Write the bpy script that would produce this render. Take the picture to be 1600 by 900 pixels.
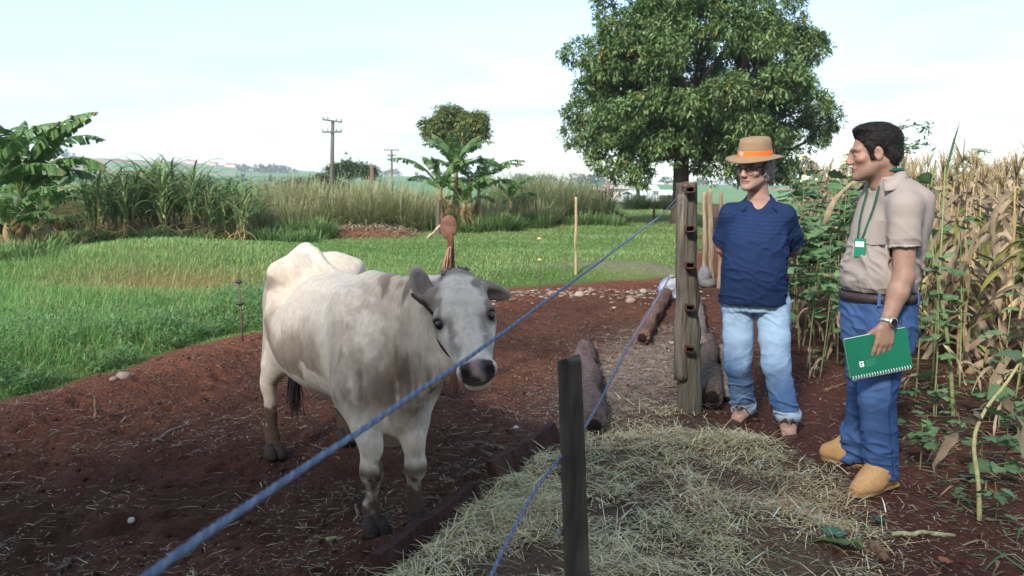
import bpy, bmesh, math, random
import numpy as np
from mathutils import Vector, Matrix

for _o in list(bpy.data.objects):
    bpy.data.objects.remove(_o)
SC = bpy.context.scene
COL = SC.collection
PI = math.pi

# ------------------------------------------------------------------ camera
FOC = 1300.0
CAMZ = 1.5
PITCH = math.atan(160.0 / FOC)
_cd = bpy.data.cameras.new('camera')
CAM = bpy.data.objects.new('camera', _cd)
COL.objects.link(CAM)
CAM.location = (0, 0, CAMZ)
CAM.rotation_euler = (PI / 2 - PITCH, 0, 0)
_cd.sensor_width = 36.0
_cd.lens = FOC / 1600 * 36
_cd.clip_start = 0.05
_cd.clip_end = 8000
_cd.dof.use_dof = True
_cd.dof.focus_distance = 4.0
_cd.dof.aperture_fstop = 5.0
SC.camera = CAM

# ------------------------------------------------------------------ sky, sun, exposure
SUN_DIR = Vector((-0.36, -0.74, 0.57)).normalized()       # towards the sun
W = bpy.data.worlds.new('World')
SC.world = W
W.use_nodes = True
_nt = W.node_tree
_nt.nodes.clear()
_out = _nt.nodes.new('ShaderNodeOutputWorld')
_bg = _nt.nodes.new('ShaderNodeBackground')
_sky = _nt.nodes.new('ShaderNodeTexSky')
_sky.sky_type = 'NISHITA'
_sky.sun_disc = False
_sky.sun_elevation = math.asin(SUN_DIR.z)
_sky.sun_rotation = math.atan2(SUN_DIR.x, SUN_DIR.y)
_sky.air_density = 1.0
_sky.dust_density = 0.8
_sky.ozone_density = 2.6
_bg.inputs['Strength'].default_value = 0.15
_tc = _nt.nodes.new('ShaderNodeTexCoord')
_mp = _nt.nodes.new('ShaderNodeMapping')
_mp.inputs['Scale'].default_value = (1.2, 1.2, 9.0)
_mp.inputs['Rotation'].default_value = (0.0, 0.12, 0.3)
_nz = _nt.nodes.new('ShaderNodeTexNoise')
_nz.inputs['Scale'].default_value = 2.0
_nz.inputs['Detail'].default_value = 7.0
_nz.inputs['Roughness'].default_value = 0.55
_nz.inputs['Distortion'].default_value = 0.6
_rp = _nt.nodes.new('ShaderNodeValToRGB')
_rp.color_ramp.elements[0].position = 0.40
_rp.color_ramp.elements[0].color = (0.10, 0.10, 0.10, 1)
_rp.color_ramp.elements[1].position = 0.64
_rp.color_ramp.elements[1].color = (0.88, 0.88, 0.88, 1)
_mx = _nt.nodes.new('ShaderNodeMix')
_mx.data_type = 'RGBA'
_mx.inputs['B'].default_value = (2.55, 3.22, 3.72, 1)       # thin high veil of cloud
L = _nt.links.new
L(_tc.outputs['Generated'], _mp.inputs['Vector'])
L(_mp.outputs['Vector'], _nz.inputs['Vector'])
L(_nz.outputs['Fac'], _rp.inputs['Fac'])
L(_rp.outputs['Color'], _mx.inputs['Factor'])
L(_sky.outputs['Color'], _mx.inputs['A'])
L(_mx.outputs['Result'], _bg.inputs['Color'])
L(_bg.outputs['Background'], _out.inputs['Surface'])

_sd = bpy.data.lights.new('sun', 'SUN')
_sd.energy = 3.2
_sd.angle = math.radians(7)
_sd.color = (1.0, 0.94, 0.84)
SUN = bpy.data.objects.new('sun', _sd)
COL.objects.link(SUN)
SUN.rotation_euler = SUN_DIR.to_track_quat('Z', 'Y').to_euler()
SUN.location = (-20, -10, 30)

SC.view_settings.view_transform = 'Standard'
SC.view_settings.look = 'None'
SC.view_settings.gamma = 1
SC.view_settings.exposure = 1.1
SC.view_settings.use_curve_mapping = False
SC.cycles.max_bounces = 5
SC.cycles.volume_bounces = 0
SC.cycles.transparent_max_bounces = 8

# ------------------------------------------------------------------ maths helpers
_cp, _sp = math.cos(PITCH), math.sin(PITCH)


def P(px, py, Y):
    """World point seen at photo pixel (1600 x 900) at distance Y in front of the camera."""
    a = (px - 800) / FOC
    b = (450 - py) / FOC
    dy = _cp + b * _sp
    dz = -_sp + b * _cp
    t = Y / dy
    return Vector((a * t, Y, CAMZ + dz * t))


def G(px, py, z=0.0):
    a = (px - 800) / FOC
    b = (450 - py) / FOC
    dy = _cp + b * _sp
    dz = -_sp + b * _cp
    t = (z - CAMZ) / dz
    return Vector((a * t, dy * t, z))


def _hash(ix, iy, iz, seed):
    h = (ix.astype(np.uint32) * np.uint32(374761393) + iy.astype(np.uint32) * np.uint32(668265263)
         + iz.astype(np.uint32) * np.uint32(3266489917) + np.uint32(seed * 974711 + 12345))
    h = (h ^ (h >> np.uint32(13))) * np.uint32(1274126177)
    h = (h ^ (h >> np.uint32(16))) * np.uint32(2246822519)
    h = h ^ (h >> np.uint32(15))
    return (h & np.uint32(0xFFFFFF)).astype(np.float32) / np.float32(0xFFFFFF)


def vnoise(p, seed=0):
    p = np.asarray(p, dtype=np.float64)
    i = np.floor(p).astype(np.int64)
    f = (p - i).astype(np.float32)
    f = f * f * (3 - 2 * f)
    r = 0
    for dx in (0, 1):
        wx = f[:, 0] if dx else 1 - f[:, 0]
        for dy in (0, 1):
            wy = f[:, 1] if dy else 1 - f[:, 1]
            for dz in (0, 1):
                wz = f[:, 2] if dz else 1 - f[:, 2]
                r = r + wx * wy * wz * _hash(i[:, 0] + dx, i[:, 1] + dy, i[:, 2] + dz, seed)
    return r


def fbm(p, oct=4, seed=0, rough=0.5):
    p = np.asarray(p, dtype=np.float64)
    a, s, t = 1.0, 0.0, 0.0
    for o in range(oct):
        s = s + a * vnoise(p * (2.0 ** o) + 17.3 * o, seed + o)
        t += a
        a *= rough
    return s / t


def n2(x, y, sc, oct=4, seed=0):
    x = np.asarray(x, float).ravel()
    y = np.asarray(y, float).ravel()
    return fbm(np.stack([x * sc, y * sc, np.full_like(x, 0.37 + seed)], 1), oct, seed)


def sstep(a, b, x):
    t = np.clip((x - a) / (b - a), 0, 1)
    return t * t * (3 - 2 * t)


def lerp(a, b, t):
    return a + (b - a) * t


def mixc(c0, c1, t):
    t = np.atleast_1d(np.asarray(t, float))[:, None]
    return np.asarray(c0) * (1 - t) + np.asarray(c1) * t


# ------------------------------------------------------------------ materials
MATS = {}


def mk(name, color=(0.5, 0.5, 0.5), attr=False, rough=0.8, nscale=30.0, namt=0.25, bump=0.0, bscale=60.0,
       stretch=(1, 1, 1), trans=0.0, orand=0.0, spec=0.3, metal=0.0, sheen=0.0, hue=0.0, bdist=0.02, ncol2=None):
    if name in MATS:
        return MATS[name]
    m = bpy.data.materials.new(name)
    m.use_nodes = True
    nt = m.node_tree
    nd = nt.nodes
    b = nd['Principled BSDF']
    b.inputs['Roughness'].default_value = rough
    b.inputs['Metallic'].default_value = metal
    b.inputs['Specular IOR Level'].default_value = spec
    if sheen:
        b.inputs['Sheen Weight'].default_value = sheen
        b.inputs['Sheen Roughness'].default_value = 0.5
    tc = nd.new('ShaderNodeTexCoord')
    mp = nd.new('ShaderNodeMapping')
    mp.inputs['Scale'].default_value = stretch
    nt.links.new(tc.outputs['Object'], mp.inputs['Vector'])
    if attr:
        a = nd.new('ShaderNodeAttribute')
        a.attribute_name = 'Col'
        src = a.outputs['Color']
    else:
        a = nd.new('ShaderNodeRGB')
        a.outputs[0].default_value = (*color, 1)
        src = a.outputs[0]
    if namt:
        nz = nd.new('ShaderNodeTexNoise')
        nz.inputs['Scale'].default_value = nscale
        nz.inputs['Detail'].default_value = 6
        nz.inputs['Roughness'].default_value = 0.6
        nt.links.new(mp.outputs['Vector'], nz.inputs['Vector'])
        mr = nd.new('ShaderNodeMapRange')
        mr.inputs['From Min'].default_value = 0.25
        mr.inputs['From Max'].default_value = 0.75
        if ncol2 is None:
            mr.inputs['To Min'].default_value = 1 - namt
            mr.inputs['To Max'].default_value = 1 + namt
            nt.links.new(nz.outputs['Fac'], mr.inputs['Value'])
            vm = nd.new('ShaderNodeVectorMath')
            vm.operation = 'SCALE'
            nt.links.new(src, vm.inputs[0])
            nt.links.new(mr.outputs['Result'], vm.inputs['Scale'])
            src = vm.outputs['Vector']
        else:
            nt.links.new(nz.outputs['Fac'], mr.inputs['Value'])
            mx = nd.new('ShaderNodeMix')
            mx.data_type = 'RGBA'
            mx.inputs['B'].default_value = (*ncol2, 1)
            nt.links.new(mr.outputs['Result'], mx.inputs['Factor'])
            nt.links.new(src, mx.inputs['A'])
            src = mx.outputs['Result']
    if orand or hue:
        oi = nd.new('ShaderNodeObjectInfo')
        hs = nd.new('ShaderNodeHueSaturation')
        r2 = nd.new('ShaderNodeMapRange')
        r2.inputs['To Min'].default_value = 1 - orand
        r2.inputs['To Max'].default_value = 1 + orand
        nt.links.new(oi.outputs['Random'], r2.inputs['Value'])
        nt.links.new(r2.outputs['Result'], hs.inputs['Value'])
        if hue:
            wn = nd.new('ShaderNodeTexWhiteNoise')
            wn.noise_dimensions = '1D'
            nt.links.new(oi.outputs['Random'], wn.inputs['W'])
            r3 = nd.new('ShaderNodeMapRange')
            r3.inputs['To Min'].default_value = 0.5 - hue
            r3.inputs['To Max'].default_value = 0.5 + hue
            nt.links.new(wn.outputs['Value'], r3.inputs['Value'])
            nt.links.new(r3.outputs['Result'], hs.inputs['Hue'])
        nt.links.new(src, hs.inputs['Color'])
        src = hs.outputs['Color']
    nt.links.new(src, b.inputs['Base Color'])
    if bump:
        bn = nd.new('ShaderNodeTexNoise')
        bn.inputs['Scale'].default_value = bscale
        bn.inputs['Detail'].default_value = 5
        nt.links.new(mp.outputs['Vector'], bn.inputs['Vector'])
        bp = nd.new('ShaderNodeBump')
        bp.inputs['Strength'].default_value = bump
        bp.inputs['Distance'].default_value = bdist
        nt.links.new(bn.outputs['Fac'], bp.inputs['Height'])
        nt.links.new(bp.outputs['Normal'], b.inputs['Normal'])
    if trans:
        tr = nd.new('ShaderNodeBsdfTranslucent')
        nt.links.new(src, tr.inputs['Color'])
        ms = nd.new('ShaderNodeMixShader')
        ms.inputs['Fac'].default_value = trans
        nt.links.new(b.outputs['BSDF'], ms.inputs[1])
        nt.links.new(tr.outputs['BSDF'], ms.inputs[2])
        nt.links.new(ms.outputs['Shader'], nd['Material Output'].inputs['Surface'])
    MATS[name] = m
    return m


# ------------------------------------------------------------------ mesh helpers
def np_mesh(name, V, quads=None, tris=None, col=None, smooth=True):
    me = bpy.data.meshes.new(name)
    V = np.asarray(V, np.float32)
    nq = 0 if quads is None else len(quads)
    ntr = 0 if tris is None else len(tris)
    me.vertices.add(len(V))
    me.vertices.foreach_set('co', V.ravel())
    idx = []
    st = []
    if nq:
        idx.append(np.asarray(quads, np.int32).ravel())
    if ntr:
        idx.append(np.asarray(tris, np.int32).ravel())
    idx = np.concatenate(idx)
    me.loops.add(len(idx))
    me.loops.foreach_set('vertex_index', idx)
    me.polygons.add(nq + ntr)
    starts = np.concatenate([np.arange(nq) * 4, nq * 4 + np.arange(ntr) * 3]).astype(np.int32)
    me.polygons.foreach_set('loop_start', starts)
    me.polygons.foreach_set('use_smooth', np.full(nq + ntr, smooth, dtype=bool))
    me.update(calc_edges=True)
    if col is not None:
        c = np.ones((len(V), 4), np.float32)
        c[:, :3] = np.clip(col, 0, 1)
        at = me.color_attributes.new('Col', 'FLOAT_COLOR', 'POINT')
        at.data.foreach_set('color', c.ravel())
    me.validate()
    return me


def link(name, me, mat, parent=None, loc=(0, 0, 0)):
    o = bpy.data.objects.new(name, me)
    COL.objects.link(o)
    if mat is not None:
        if me.materials:
            pass
        else:
            me.materials.append(mat)
    o.location = loc
    if parent is not None:
        o.parent = parent
    return o


def tag(o, label=None, cat=None, group=None, kind=None):
    if label:
        o['label'] = label
    if cat:
        o['category'] = cat
    if group:
        o['group'] = group
    if kind:
        o['kind'] = kind
    return o


def thing(name, label, cat, loc=(0, 0, 0), group=None, rz=0.0):
    o = bpy.data.objects.new(name, None)
    COL.objects.link(o)
    o.location = loc
    o.rotation_euler = (0, 0, rz)
    o.empty_display_size = 0.1
    return tag(o, label, cat, group)


def kids(o):
    return [c for c in KIDS.get(o.name, [])]


KIDS = {}


def child(name, me, mat, parent, loc=(0, 0, 0), rot=None, scale=None):
    o = link(name, me, mat, parent, loc)
    if rot is not None:
        o.rotation_euler = rot
    if scale is not None:
        o.scale = scale
    KIDS.setdefault(parent.name, []).append(o)
    return o


def dup(root, loc, rz=0.0, label=None, scale=1.0, tilt=(0, 0)):
    r = root.copy()
    COL.objects.link(r)
    r.location = loc
    r.rotation_euler = (tilt[0], tilt[1], rz)
    r.scale = (scale,) * 3 if not hasattr(scale, '__len__') else scale
    if label:
        r['label'] = label
    for ch in kids(root):
        c = ch.copy()
        COL.objects.link(c)
        c.parent = r
        KIDS.setdefault(r.name, []).append(c)
        for g in kids(ch):
            d = g.copy()
            COL.objects.link(d)
            d.parent = c
    return r


class MB:
    def __init__(s):
        s.V, s.Q, s.T, s.C, s.n = [], [], [], [], 0

    def add(s, V, quads=None, tris=None, col=(0.5, 0.5, 0.5)):
        V = np.asarray(V, np.float32)
        if quads is not None and len(quads):
            s.Q.append(np.asarray(quads, np.int64) + s.n)
        if tris is not None and len(tris):
            s.T.append(np.asarray(tris, np.int64) + s.n)
        c = np.asarray(col, np.float32)
        if c.ndim == 1:
            c = np.repeat(c[None, :], len(V), 0)
        s.V.append(V)
        s.C.append(c)
        s.n += len(V)
        return s

    def tube(s, pts, radii, n=8, col=(0.5, 0.5, 0.5), cap=True, flat=1.0, noise=0.0, seed=0):
        pts = [Vector(p) for p in pts]
        k = len(pts)
        if not hasattr(radii, '__len__'):
            radii = [radii] * k
        tan = []
        for i in range(k):
            a = pts[max(i - 1, 0)]
            b = pts[min(i + 1, k - 1)]
            tan.append((b - a).normalized())
        up = Vector((0, 0, 1)) if abs(tan[0].z) < 0.9 else Vector((1, 0, 0))
        u = tan[0].cross(up).normalized()
        rs = np.random.RandomState(seed)
        V = []
        ang = np.arange(n) * 2 * PI / n
        rn = 1 + noise * (rs.rand(k, n) - 0.5) * 2
        for i in range(k):
            u = (u - tan[i] * u.dot(tan[i])).normalized()
            w = tan[i].cross(u)
            for j in range(n):
                V.append(pts[i] + (u * math.cos(ang[j]) + w * (math.sin(ang[j]) * flat)) * (radii[i] * rn[i, j]))
        Q = []
        for i in range(k - 1):
            for j in range(n):
                a = i * n + j
                b = i * n + (j + 1) % n
                Q.append((a, b, b + n, a + n))
        T = []
        if cap:
            V.append(pts[0])
            V.append(pts[-1])
            c0, c1 = k * n, k * n + 1
            for j in range(n):
                T.append((c0, (j + 1) % n, j))
                T.append((c1, (k - 1) * n + j, (k - 1) * n + (j + 1) % n))
        return s.add(V, Q, T, col)

    def box(s, c, size, R=None, col=(0.5, 0.5, 0.5)):
        sx, sy, sz = [v / 2 for v in size]
        V = np.array([(x, y, z) for x in (-sx, sx) for y in (-sy, sy) for z in (-sz, sz)], float)
        if R is not None:
            V = V @ np.array(R).T
        V = V + np.array(c)
        Q = [(0, 1, 3, 2), (4, 6, 7, 5), (0, 4, 5, 1), (2, 3, 7, 6), (0, 2, 6, 4), (1, 5, 7, 3)]
        return s.add(V, Q, None, col)

    def ball(s, c, r, n=8, m=6, col=(0.5, 0.5, 0.5), R=None, noise=0.0, seed=0):
        r = np.array(r if hasattr(r, '__len__') else (r, r, r), float)
        rs = np.random.RandomState(seed)
        V = [(0, 0, 1)]
        for i in range(1, m):
            th = PI * i / m
            for j in range(n):
                ph = 2 * PI * j / n
                V.append((math.sin(th) * math.cos(ph), math.sin(th) * math.sin(ph), math.cos(th)))
        V.append((0, 0, -1))
        V = np.array(V)
        if noise:
            V = V * (1 + noise * (rs.rand(len(V), 1) - 0.5) * 2)
        V = V * r
        if R is not None:
            V = V @ np.array(R).T
        V = V + np.array(c)
        Q, T = [], []
        for j in range(n):
            T.append((0, 1 + j, 1 + (j + 1) % n))
            b = 1 + (m - 2) * n
            T.append((len(V) - 1, b + (j + 1) % n, b + j))
        for i in range(m - 2):
            for j in range(n):
                a = 1 + i * n + j
                b = 1 + i * n + (j + 1) % n
                Q.append((a, a + n, b + n, b))
        return s.add(V, Q, T, col)

    def mesh(s, name='mesh', smooth=True, origin=None):
        V = np.concatenate(s.V)
        if origin is not None:
            V = V - np.array(origin, np.float32)
        return np_mesh(name, V, np.concatenate(s.Q) if s.Q else None, np.concatenate(s.T) if s.T else None,
                       np.concatenate(s.C), smooth)


def rotm(rx=0, ry=0, rz=0):
    return np.array((Matrix.Rotation(rz, 3, 'Z') @ Matrix.Rotation(ry, 3, 'Y') @ Matrix.Rotation(rx, 3, 'X')))


def catmull(pts, per=6):
    pts = [np.array(p, float) for p in pts]
    ext = [2 * pts[0] - pts[1]] + pts + [2 * pts[-1] - pts[-2]]
    out = []
    for i in range(1, len(ext) - 2):
        p0, p1, p2, p3 = ext[i - 1:i + 3]
        for t in np.arange(per) / per:
            out.append(0.5 * ((2 * p1) + (-p0 + p2) * t + (2 * p0 - 5 * p1 + 4 * p2 - p3) * t ** 2
                              + (-p0 + 3 * p1 - 3 * p2 + p3) * t ** 3))
    out.append(pts[-1])
    return np.array(out)


def ribbon(L=0.6, W=0.05, e0=1.0, e1=-1.0, n=6, fold=0.15, twist=0.0, wfun=None, wav=0.0, yaw=0.0, seed=0, power=1.0):
    """One strap leaf starting at the origin, leaving along +X, elevation running from e0 to e1."""
    rs = np.random.RandomState(seed)
    V, Q = [], []
    p = np.zeros(3)
    yw = 0.0
    for i in range(n + 1):
        t = i / n
        e = e0 + (e1 - e0) * t ** power
        d = np.array((math.cos(e) * math.cos(yw), math.cos(e) * math.sin(yw), math.sin(e)))
        side = np.array((-math.sin(yw), math.cos(yw), 0))
        up = np.cross(d, side) * -1
        tw = twist * t
        sd = side * math.cos(tw) + up * math.sin(tw)
        nn = up * math.cos(tw) - side * math.sin(tw)
        w = W * (wfun(t) if wfun else max(0.02, math.sin(PI * min(1, 0.12 + 0.88 * t)) ** 0.7))
        dz = wav * W * (rs.rand(2) - 0.5)
        V += [p - sd * w / 2 + nn * (w * fold + dz[0]), p, p + sd * w / 2 + nn * (w * fold + dz[1])]
        p = p + d * L / n
        yw += yaw / n
    for i in range(n):
        a = i * 3
        Q += [(a, a + 1, a + 4, a + 3), (a + 1, a + 2, a + 5, a + 4)]
    return np.array(V), np.array(Q)


# ------------------------------------------------------------------ implicit-surface modelling
class SDF:
    def __init__(s, lo, hi, h):
        s.lo = np.array(lo, float)
        s.h = h
        n = np.ceil((np.array(hi, float) - s.lo) / h).astype(int) + 1
        s.n = n
        s.d = np.full(n, 0.25, np.float32)
        s.ax = [(s.lo[i] + h * np.arange(n[i])).astype(np.float32) for i in range(3)]

    def op(s, fn, lo, hi, k=0.0, mode='add'):
        m = k + 3 * s.h
        i0 = np.clip(np.floor((np.array(lo) - m - s.lo) / s.h).astype(int), 0, s.n)
        i1 = np.clip(np.ceil((np.array(hi) + m - s.lo) / s.h).astype(int) + 1, 0, s.n)
        if np.any(i1 <= i0):
            return s
        sl = tuple(slice(a, b) for a, b in zip(i0, i1))
        X = s.ax[0][sl[0]][:, None, None]
        Y = s.ax[1][sl[1]][None, :, None]
        Z = s.ax[2][sl[2]][None, None, :]
        b = fn(X, Y, Z).astype(np.float32)
        a = s.d[sl]
        if mode == 'add':
            r = np.minimum(a, b)
            if k > 0:
                hh = np.maximum(k - np.abs(a - b), 0) / k
                r = r - hh * hh * (k * 0.25)
        else:
            b = -b
            r = np.maximum(a, b)
            if k > 0:
                hh = np.maximum(k - np.abs(a - b), 0) / k
                r = r + hh * hh * (k * 0.25)
        s.d[sl] = r
        return s

    def cone(s, a, b, ra, rb, k=0.02, mode='add', flat=None, cap=False):
        a = np.array(a, float)
        b = np.array(b, float)
        ab = b - a
        l2 = float(ab @ ab) + 1e-9
        R = max(ra, rb)
        ext = R
        if flat is not None:
            fd = np.array(flat[0], float)
            fd = fd / np.linalg.norm(fd)
            fs = flat[1]
            ext = R * max(1, fs)

        def fn(X, Y, Z):
            x, y, z = X - a[0], Y - a[1], Z - a[2]
            t0 = (x * ab[0] + y * ab[1] + z * ab[2]) / l2
            t = np.clip(t0, 0, 1)
            x, y, z = x - t * ab[0], y - t * ab[1], z - t * ab[2]
            if flat is not None:
                c = (x * fd[0] + y * fd[1] + z * fd[2]) * (1 / fs - 1)
                x, y, z = x + c * fd[0], y + c * fd[1], z + c * fd[2]
            d = np.sqrt(x * x + y * y + z * z) - (ra + (rb - ra) * t)
            return np.maximum(d, (t0 - 1) * math.sqrt(l2)) if cap else d
        return s.op(fn, np.minimum(a, b) - ext, np.maximum(a, b) + ext, k, mode)

    def chain(s, pts, rs, k=0.02, mode='add', flat=None):
        for i in range(len(pts) - 1):
            s.cone(pts[i], pts[i + 1], rs[i], rs[i + 1], k if i == 0 else min(k, 0.015), mode, flat)
        return s

    def ell(s, c, r, M=None, k=0.02, mode='add'):
        c = np.array(c, float)
        r = np.array(r if hasattr(r, '__len__') else (r, r, r), float)
        M = np.eye(3) if M is None else np.array(M, float)
        R = r.max()

        def fn(X, Y, Z):
            x, y, z = X - c[0], Y - c[1], Z - c[2]
            q = [M[i, 0] * x + M[i, 1] * y + M[i, 2] * z for i in range(3)]
            k0 = np.sqrt((q[0] / r[0]) ** 2 + (q[1] / r[1]) ** 2 + (q[2] / r[2]) ** 2)
            k1 = np.sqrt((q[0] / r[0] ** 2) ** 2 + (q[1] / r[1] ** 2) ** 2 + (q[2] / r[2] ** 2) ** 2) + 1e-6
            return k0 * (k0 - 1) / k1
        return s.op(fn, c - R, c + R, k, mode)

    def loft(s, secs, rot=0.0, k=0.03, mode='add', expo=2.3):
        """secs: (cx, cy, z, rx, ry) rising in z."""
        S = catmull(secs, 8)
        o = np.argsort(S[:, 2])
        S = S[o]
        z0, z1 = S[0, 2], S[-1, 2]
        ca, sa = math.cos(rot), math.sin(rot)

        def fn(X, Y, Z):
            z = Z[0, 0]
            cx, cy, rx, ry = [np.interp(z, S[:, 2], S[:, j])[None, None, :] for j in (0, 1, 3, 4)]
            x, y = X - cx, Y - cy
            u = x * ca + y * sa
            v = -x * sa + y * ca
            e = (np.abs(u / rx) ** expo + np.abs(v / ry) ** expo) ** (1 / expo)
            d = (e - 1) * np.minimum(rx, ry)
            return np.maximum(d, np.maximum(Z - z1, z0 - Z))
        R = max(S[:, 3].max(), S[:, 4].max())
        return s.op(fn, (S[:, 0].min() - R, S[:, 1].min() - R, z0), (S[:, 0].max() + R, S[:, 1].max() + R, z1), k, mode)

    def polygonise(s, smooth=1):
        d, h = s.d, s.h
        neg = d < 0
        nx, ny, nz = d.shape
        cnt = np.zeros((nx - 1, ny - 1, nz - 1), np.uint8)
        for i in (0, 1):
            for j in (0, 1):
                for k in (0, 1):
                    cnt += neg[i:nx - 1 + i, j:ny - 1 + j, k:nz - 1 + k]
        act = (cnt > 0) & (cnt < 8)
        cells = np.argwhere(act)
        idx = np.full(act.shape, -1, np.int32)
        idx[act] = np.arange(len(cells))
        pos = np.zeros((len(cells), 3), np.float32)
        num = np.zeros(len(cells), np.float32)
        cor = [(i, j, k) for i in (0, 1) for j in (0, 1) for k in (0, 1)]
        vals = {c: d[cells[:, 0] + c[0], cells[:, 1] + c[1], cells[:, 2] + c[2]] for c in cor}
        for c in cor:
            for a in range(3):
                if c[a] == 0:
                    e = list(c)
                    e[a] = 1
                    v0, v1 = vals[c], vals[tuple(e)]
                    x = (v0 < 0) != (v1 < 0)
                    t = np.where(x, v0 / (v0 - v1 + 1e-12), 0)
                    p = np.array(c, np.float32)[None, :].repeat(len(cells), 0)
                    p[:, a] = t
                    pos += p * x[:, None]
                    num += x
        pos = (cells + pos / num[:, None]) * h + s.lo
        quads = []
        for a in range(3):
            b, c = (a + 1) % 3, (a + 2) % 3
            s0 = [slice(None)] * 3
            s1 = [slice(None)] * 3
            s0[a] = slice(0, d.shape[a] - 1)
            s1[a] = slice(1, d.shape[a])
            e = neg[tuple(s0)] != neg[tuple(s1)]
            E = np.argwhere(e)
            E = E[(E[:, b] > 0) & (E[:, c] > 0) & (E[:, b] < d.shape[b] - 1) & (E[:, c] < d.shape[c] - 1)]
            if not len(E):
                continue

            def cid(db, dc):
                q = E.copy()
                q[:, b] -= db
                q[:, c] -= dc
                return idx[q[:, 0], q[:, 1], q[:, 2]]
            Q = np.stack([cid(1, 1), cid(0, 1), cid(0, 0), cid(1, 0)], 1)
            fl = ~neg[E[:, 0], E[:, 1], E[:, 2]]
            Q[fl] = Q[fl][:, ::-1]
            quads.append(Q)
        Q = np.concatenate(quads)
        Q = Q[(Q >= 0).all(1)]
        V = pos.astype(np.float64)
        for _ in range(smooth):
            V = lap(V, Q, 0.5)
        return V, Q


def lap(V, Q, f=0.5):
    acc = np.zeros_like(V)
    cn = np.zeros(len(V))
    for i in range(4):
        a, b = Q[:, i], Q[:, (i + 1) % 4]
        for ax in range(3):
            acc[:, ax] += np.bincount(a, V[b, ax], len(V)) + np.bincount(b, V[a, ax], len(V))
        cn += np.bincount(a, minlength=len(V)) + np.bincount(b, minlength=len(V))
    cn = np.maximum(cn, 1)
    return V + f * (acc / cn[:, None] - V)


def normals(V, Q):
    n = np.cross(V[Q[:, 2]] - V[Q[:, 0]], V[Q[:, 3]] - V[Q[:, 1]])
    N = np.zeros_like(V)
    for i in range(4):
        for ax in range(3):
            N[:, ax] += np.bincount(Q[:, i], n[:, ax], len(V))
    return N / (np.linalg.norm(N, axis=1, keepdims=True) + 1e-9)

# ================================================================== the ground
BOUND = np.array([(-14, -2.0), (-9, 1.0), (-4.5, 3.9), (-3.3, 5.34), (-3.0, 6.3), (-2.75, 7.6), (-2.3, 8.2), (-1.2, 10.2), (-0.1, 11.7),
                  (1.0, 12.5), (2.0, 12.9), (2.9, 13.6), (3.6, 16), (8.5, 36), (14, 60), (40, 160), (300, 1000), (900, 3000)], float)


def sdb(x, y):
    """Signed distance to the edge of the lawn: positive on the grass."""
    x = np.asarray(x, float).ravel()
    y = np.asarray(y, float).ravel()
    best = np.full(len(x), 1e9)
    sg = np.ones(len(x))
    for a, b in zip(BOUND[:-1], BOUND[1:]):
        d = b - a
        px, py = x - a[0], y - a[1]
        t = np.clip((px * d[0] + py * d[1]) / (d @ d), 0, 1)
        q = np.hypot(px - t * d[0], py - t * d[1])
        c = d[0] * py - d[1] * px
        m = q < best
        best = np.where(m, q, best)
        sg = np.where(m, np.sign(c), sg)
    return best * sg


def strip_w(x, y):
    """How far a point lies on the feed strip along the fence (1 = on it)."""
    x = np.asarray(x, float).ravel()
    y = np.asarray(y, float).ravel()
    nz = 0.35 * (n2(x, y, 2.3, 3, 101) - 0.5)
    xl = -0.49 + (y - 3.2) * 0.461
    xr = np.interp(y, [1.5, 2.4, 3.3, 4.0, 4.4, 4.7, 5.0, 5.3, 6.0, 8], [1.2, 1.4, 1.55, 1.66, 1.60, 1.58, 1.30, 1.16, 1.1, 1.6])
    lo = sstep(0.07, 0.22, x - xl)
    hi = 1 - sstep(-0.35, 0.18, x - xr + nz)
    return lo * hi


def gh(x, y, fine=True):
    x = np.asarray(x, float).ravel()
    y = np.asarray(y, float).ravel()
    s = sdb(x, y)
    e = s + 0.5 * (n2(x, y, 1.3, 3, 5) - 0.5)
    z = 0.20 * sstep(-0.25, 0.9, e)
    z = z + 0.12 * np.exp(-((e + 0.35) / 0.4) ** 2) * sstep(-0.5, -2.6, x) * (y < 14)
    gm = sstep(0.2, 1.6, s) * np.exp(-np.maximum(y - 30, 0) / 30)
    z = z + gm * 0.34 * np.exp(-(((x + 6.0) / 3.2) ** 2 + ((y - 14.5) / 2.6) ** 2))
    z = z - gm * 0.22 * np.exp(-(((x + 4.6) / 1.5) ** 2 + ((y - 10.9) / 0.9) ** 2))
    z = z + gm * 0.20 * (n2(x, y, 0.35, 2, 9) - 0.5) + gm * 0.06 * (n2(x, y, 1.3, 2, 10) - 0.5)
    # gentle rise to the far fields
    rid = np.interp(x, [-2500, -900, -560, -300, 0, 160, 600, 2500], [60, 46, 40, 20, 9, 3, 1, 1])
    far = sstep(120, 1250, y) * rid * (0.85 + 0.3 * n2(x, y, 0.0022, 3, 21))
    z = z + far - 2.0 * sstep(60, 140, y) * (1 - sstep(140, 420, y))
    if fine:
        soil = 1 - sstep(-0.3, 0.15, e)
        near = np.exp(-np.maximum(np.hypot(x, y - 5) - 9, 0) / 3)
        path = np.exp(-((x - 1.75 - (y - 4.5) * 0.25) / 0.45) ** 2)
        pen = 1 - 0.65 * path
        z = z + near * soil * pen * (0.055 * (n2(x, y, 1.1, 2, 31) - 0.5) + 0.075 * (n2(x, y, 5.0, 3, 33) - 0.5)
                                     + 0.055 * (n2(x, y, 17.0, 3, 35) - 0.5))
        hay = strip_w(x, y)
        z = z + hay * near * (0.02 + 0.06 * (n2(x, y, 2.6, 3, 41) - 0.35)) * (1 - sstep(5.0, 6.0, y))
    return z


def gz(x, y):
    return float(gh([x], [y])[0])


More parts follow.
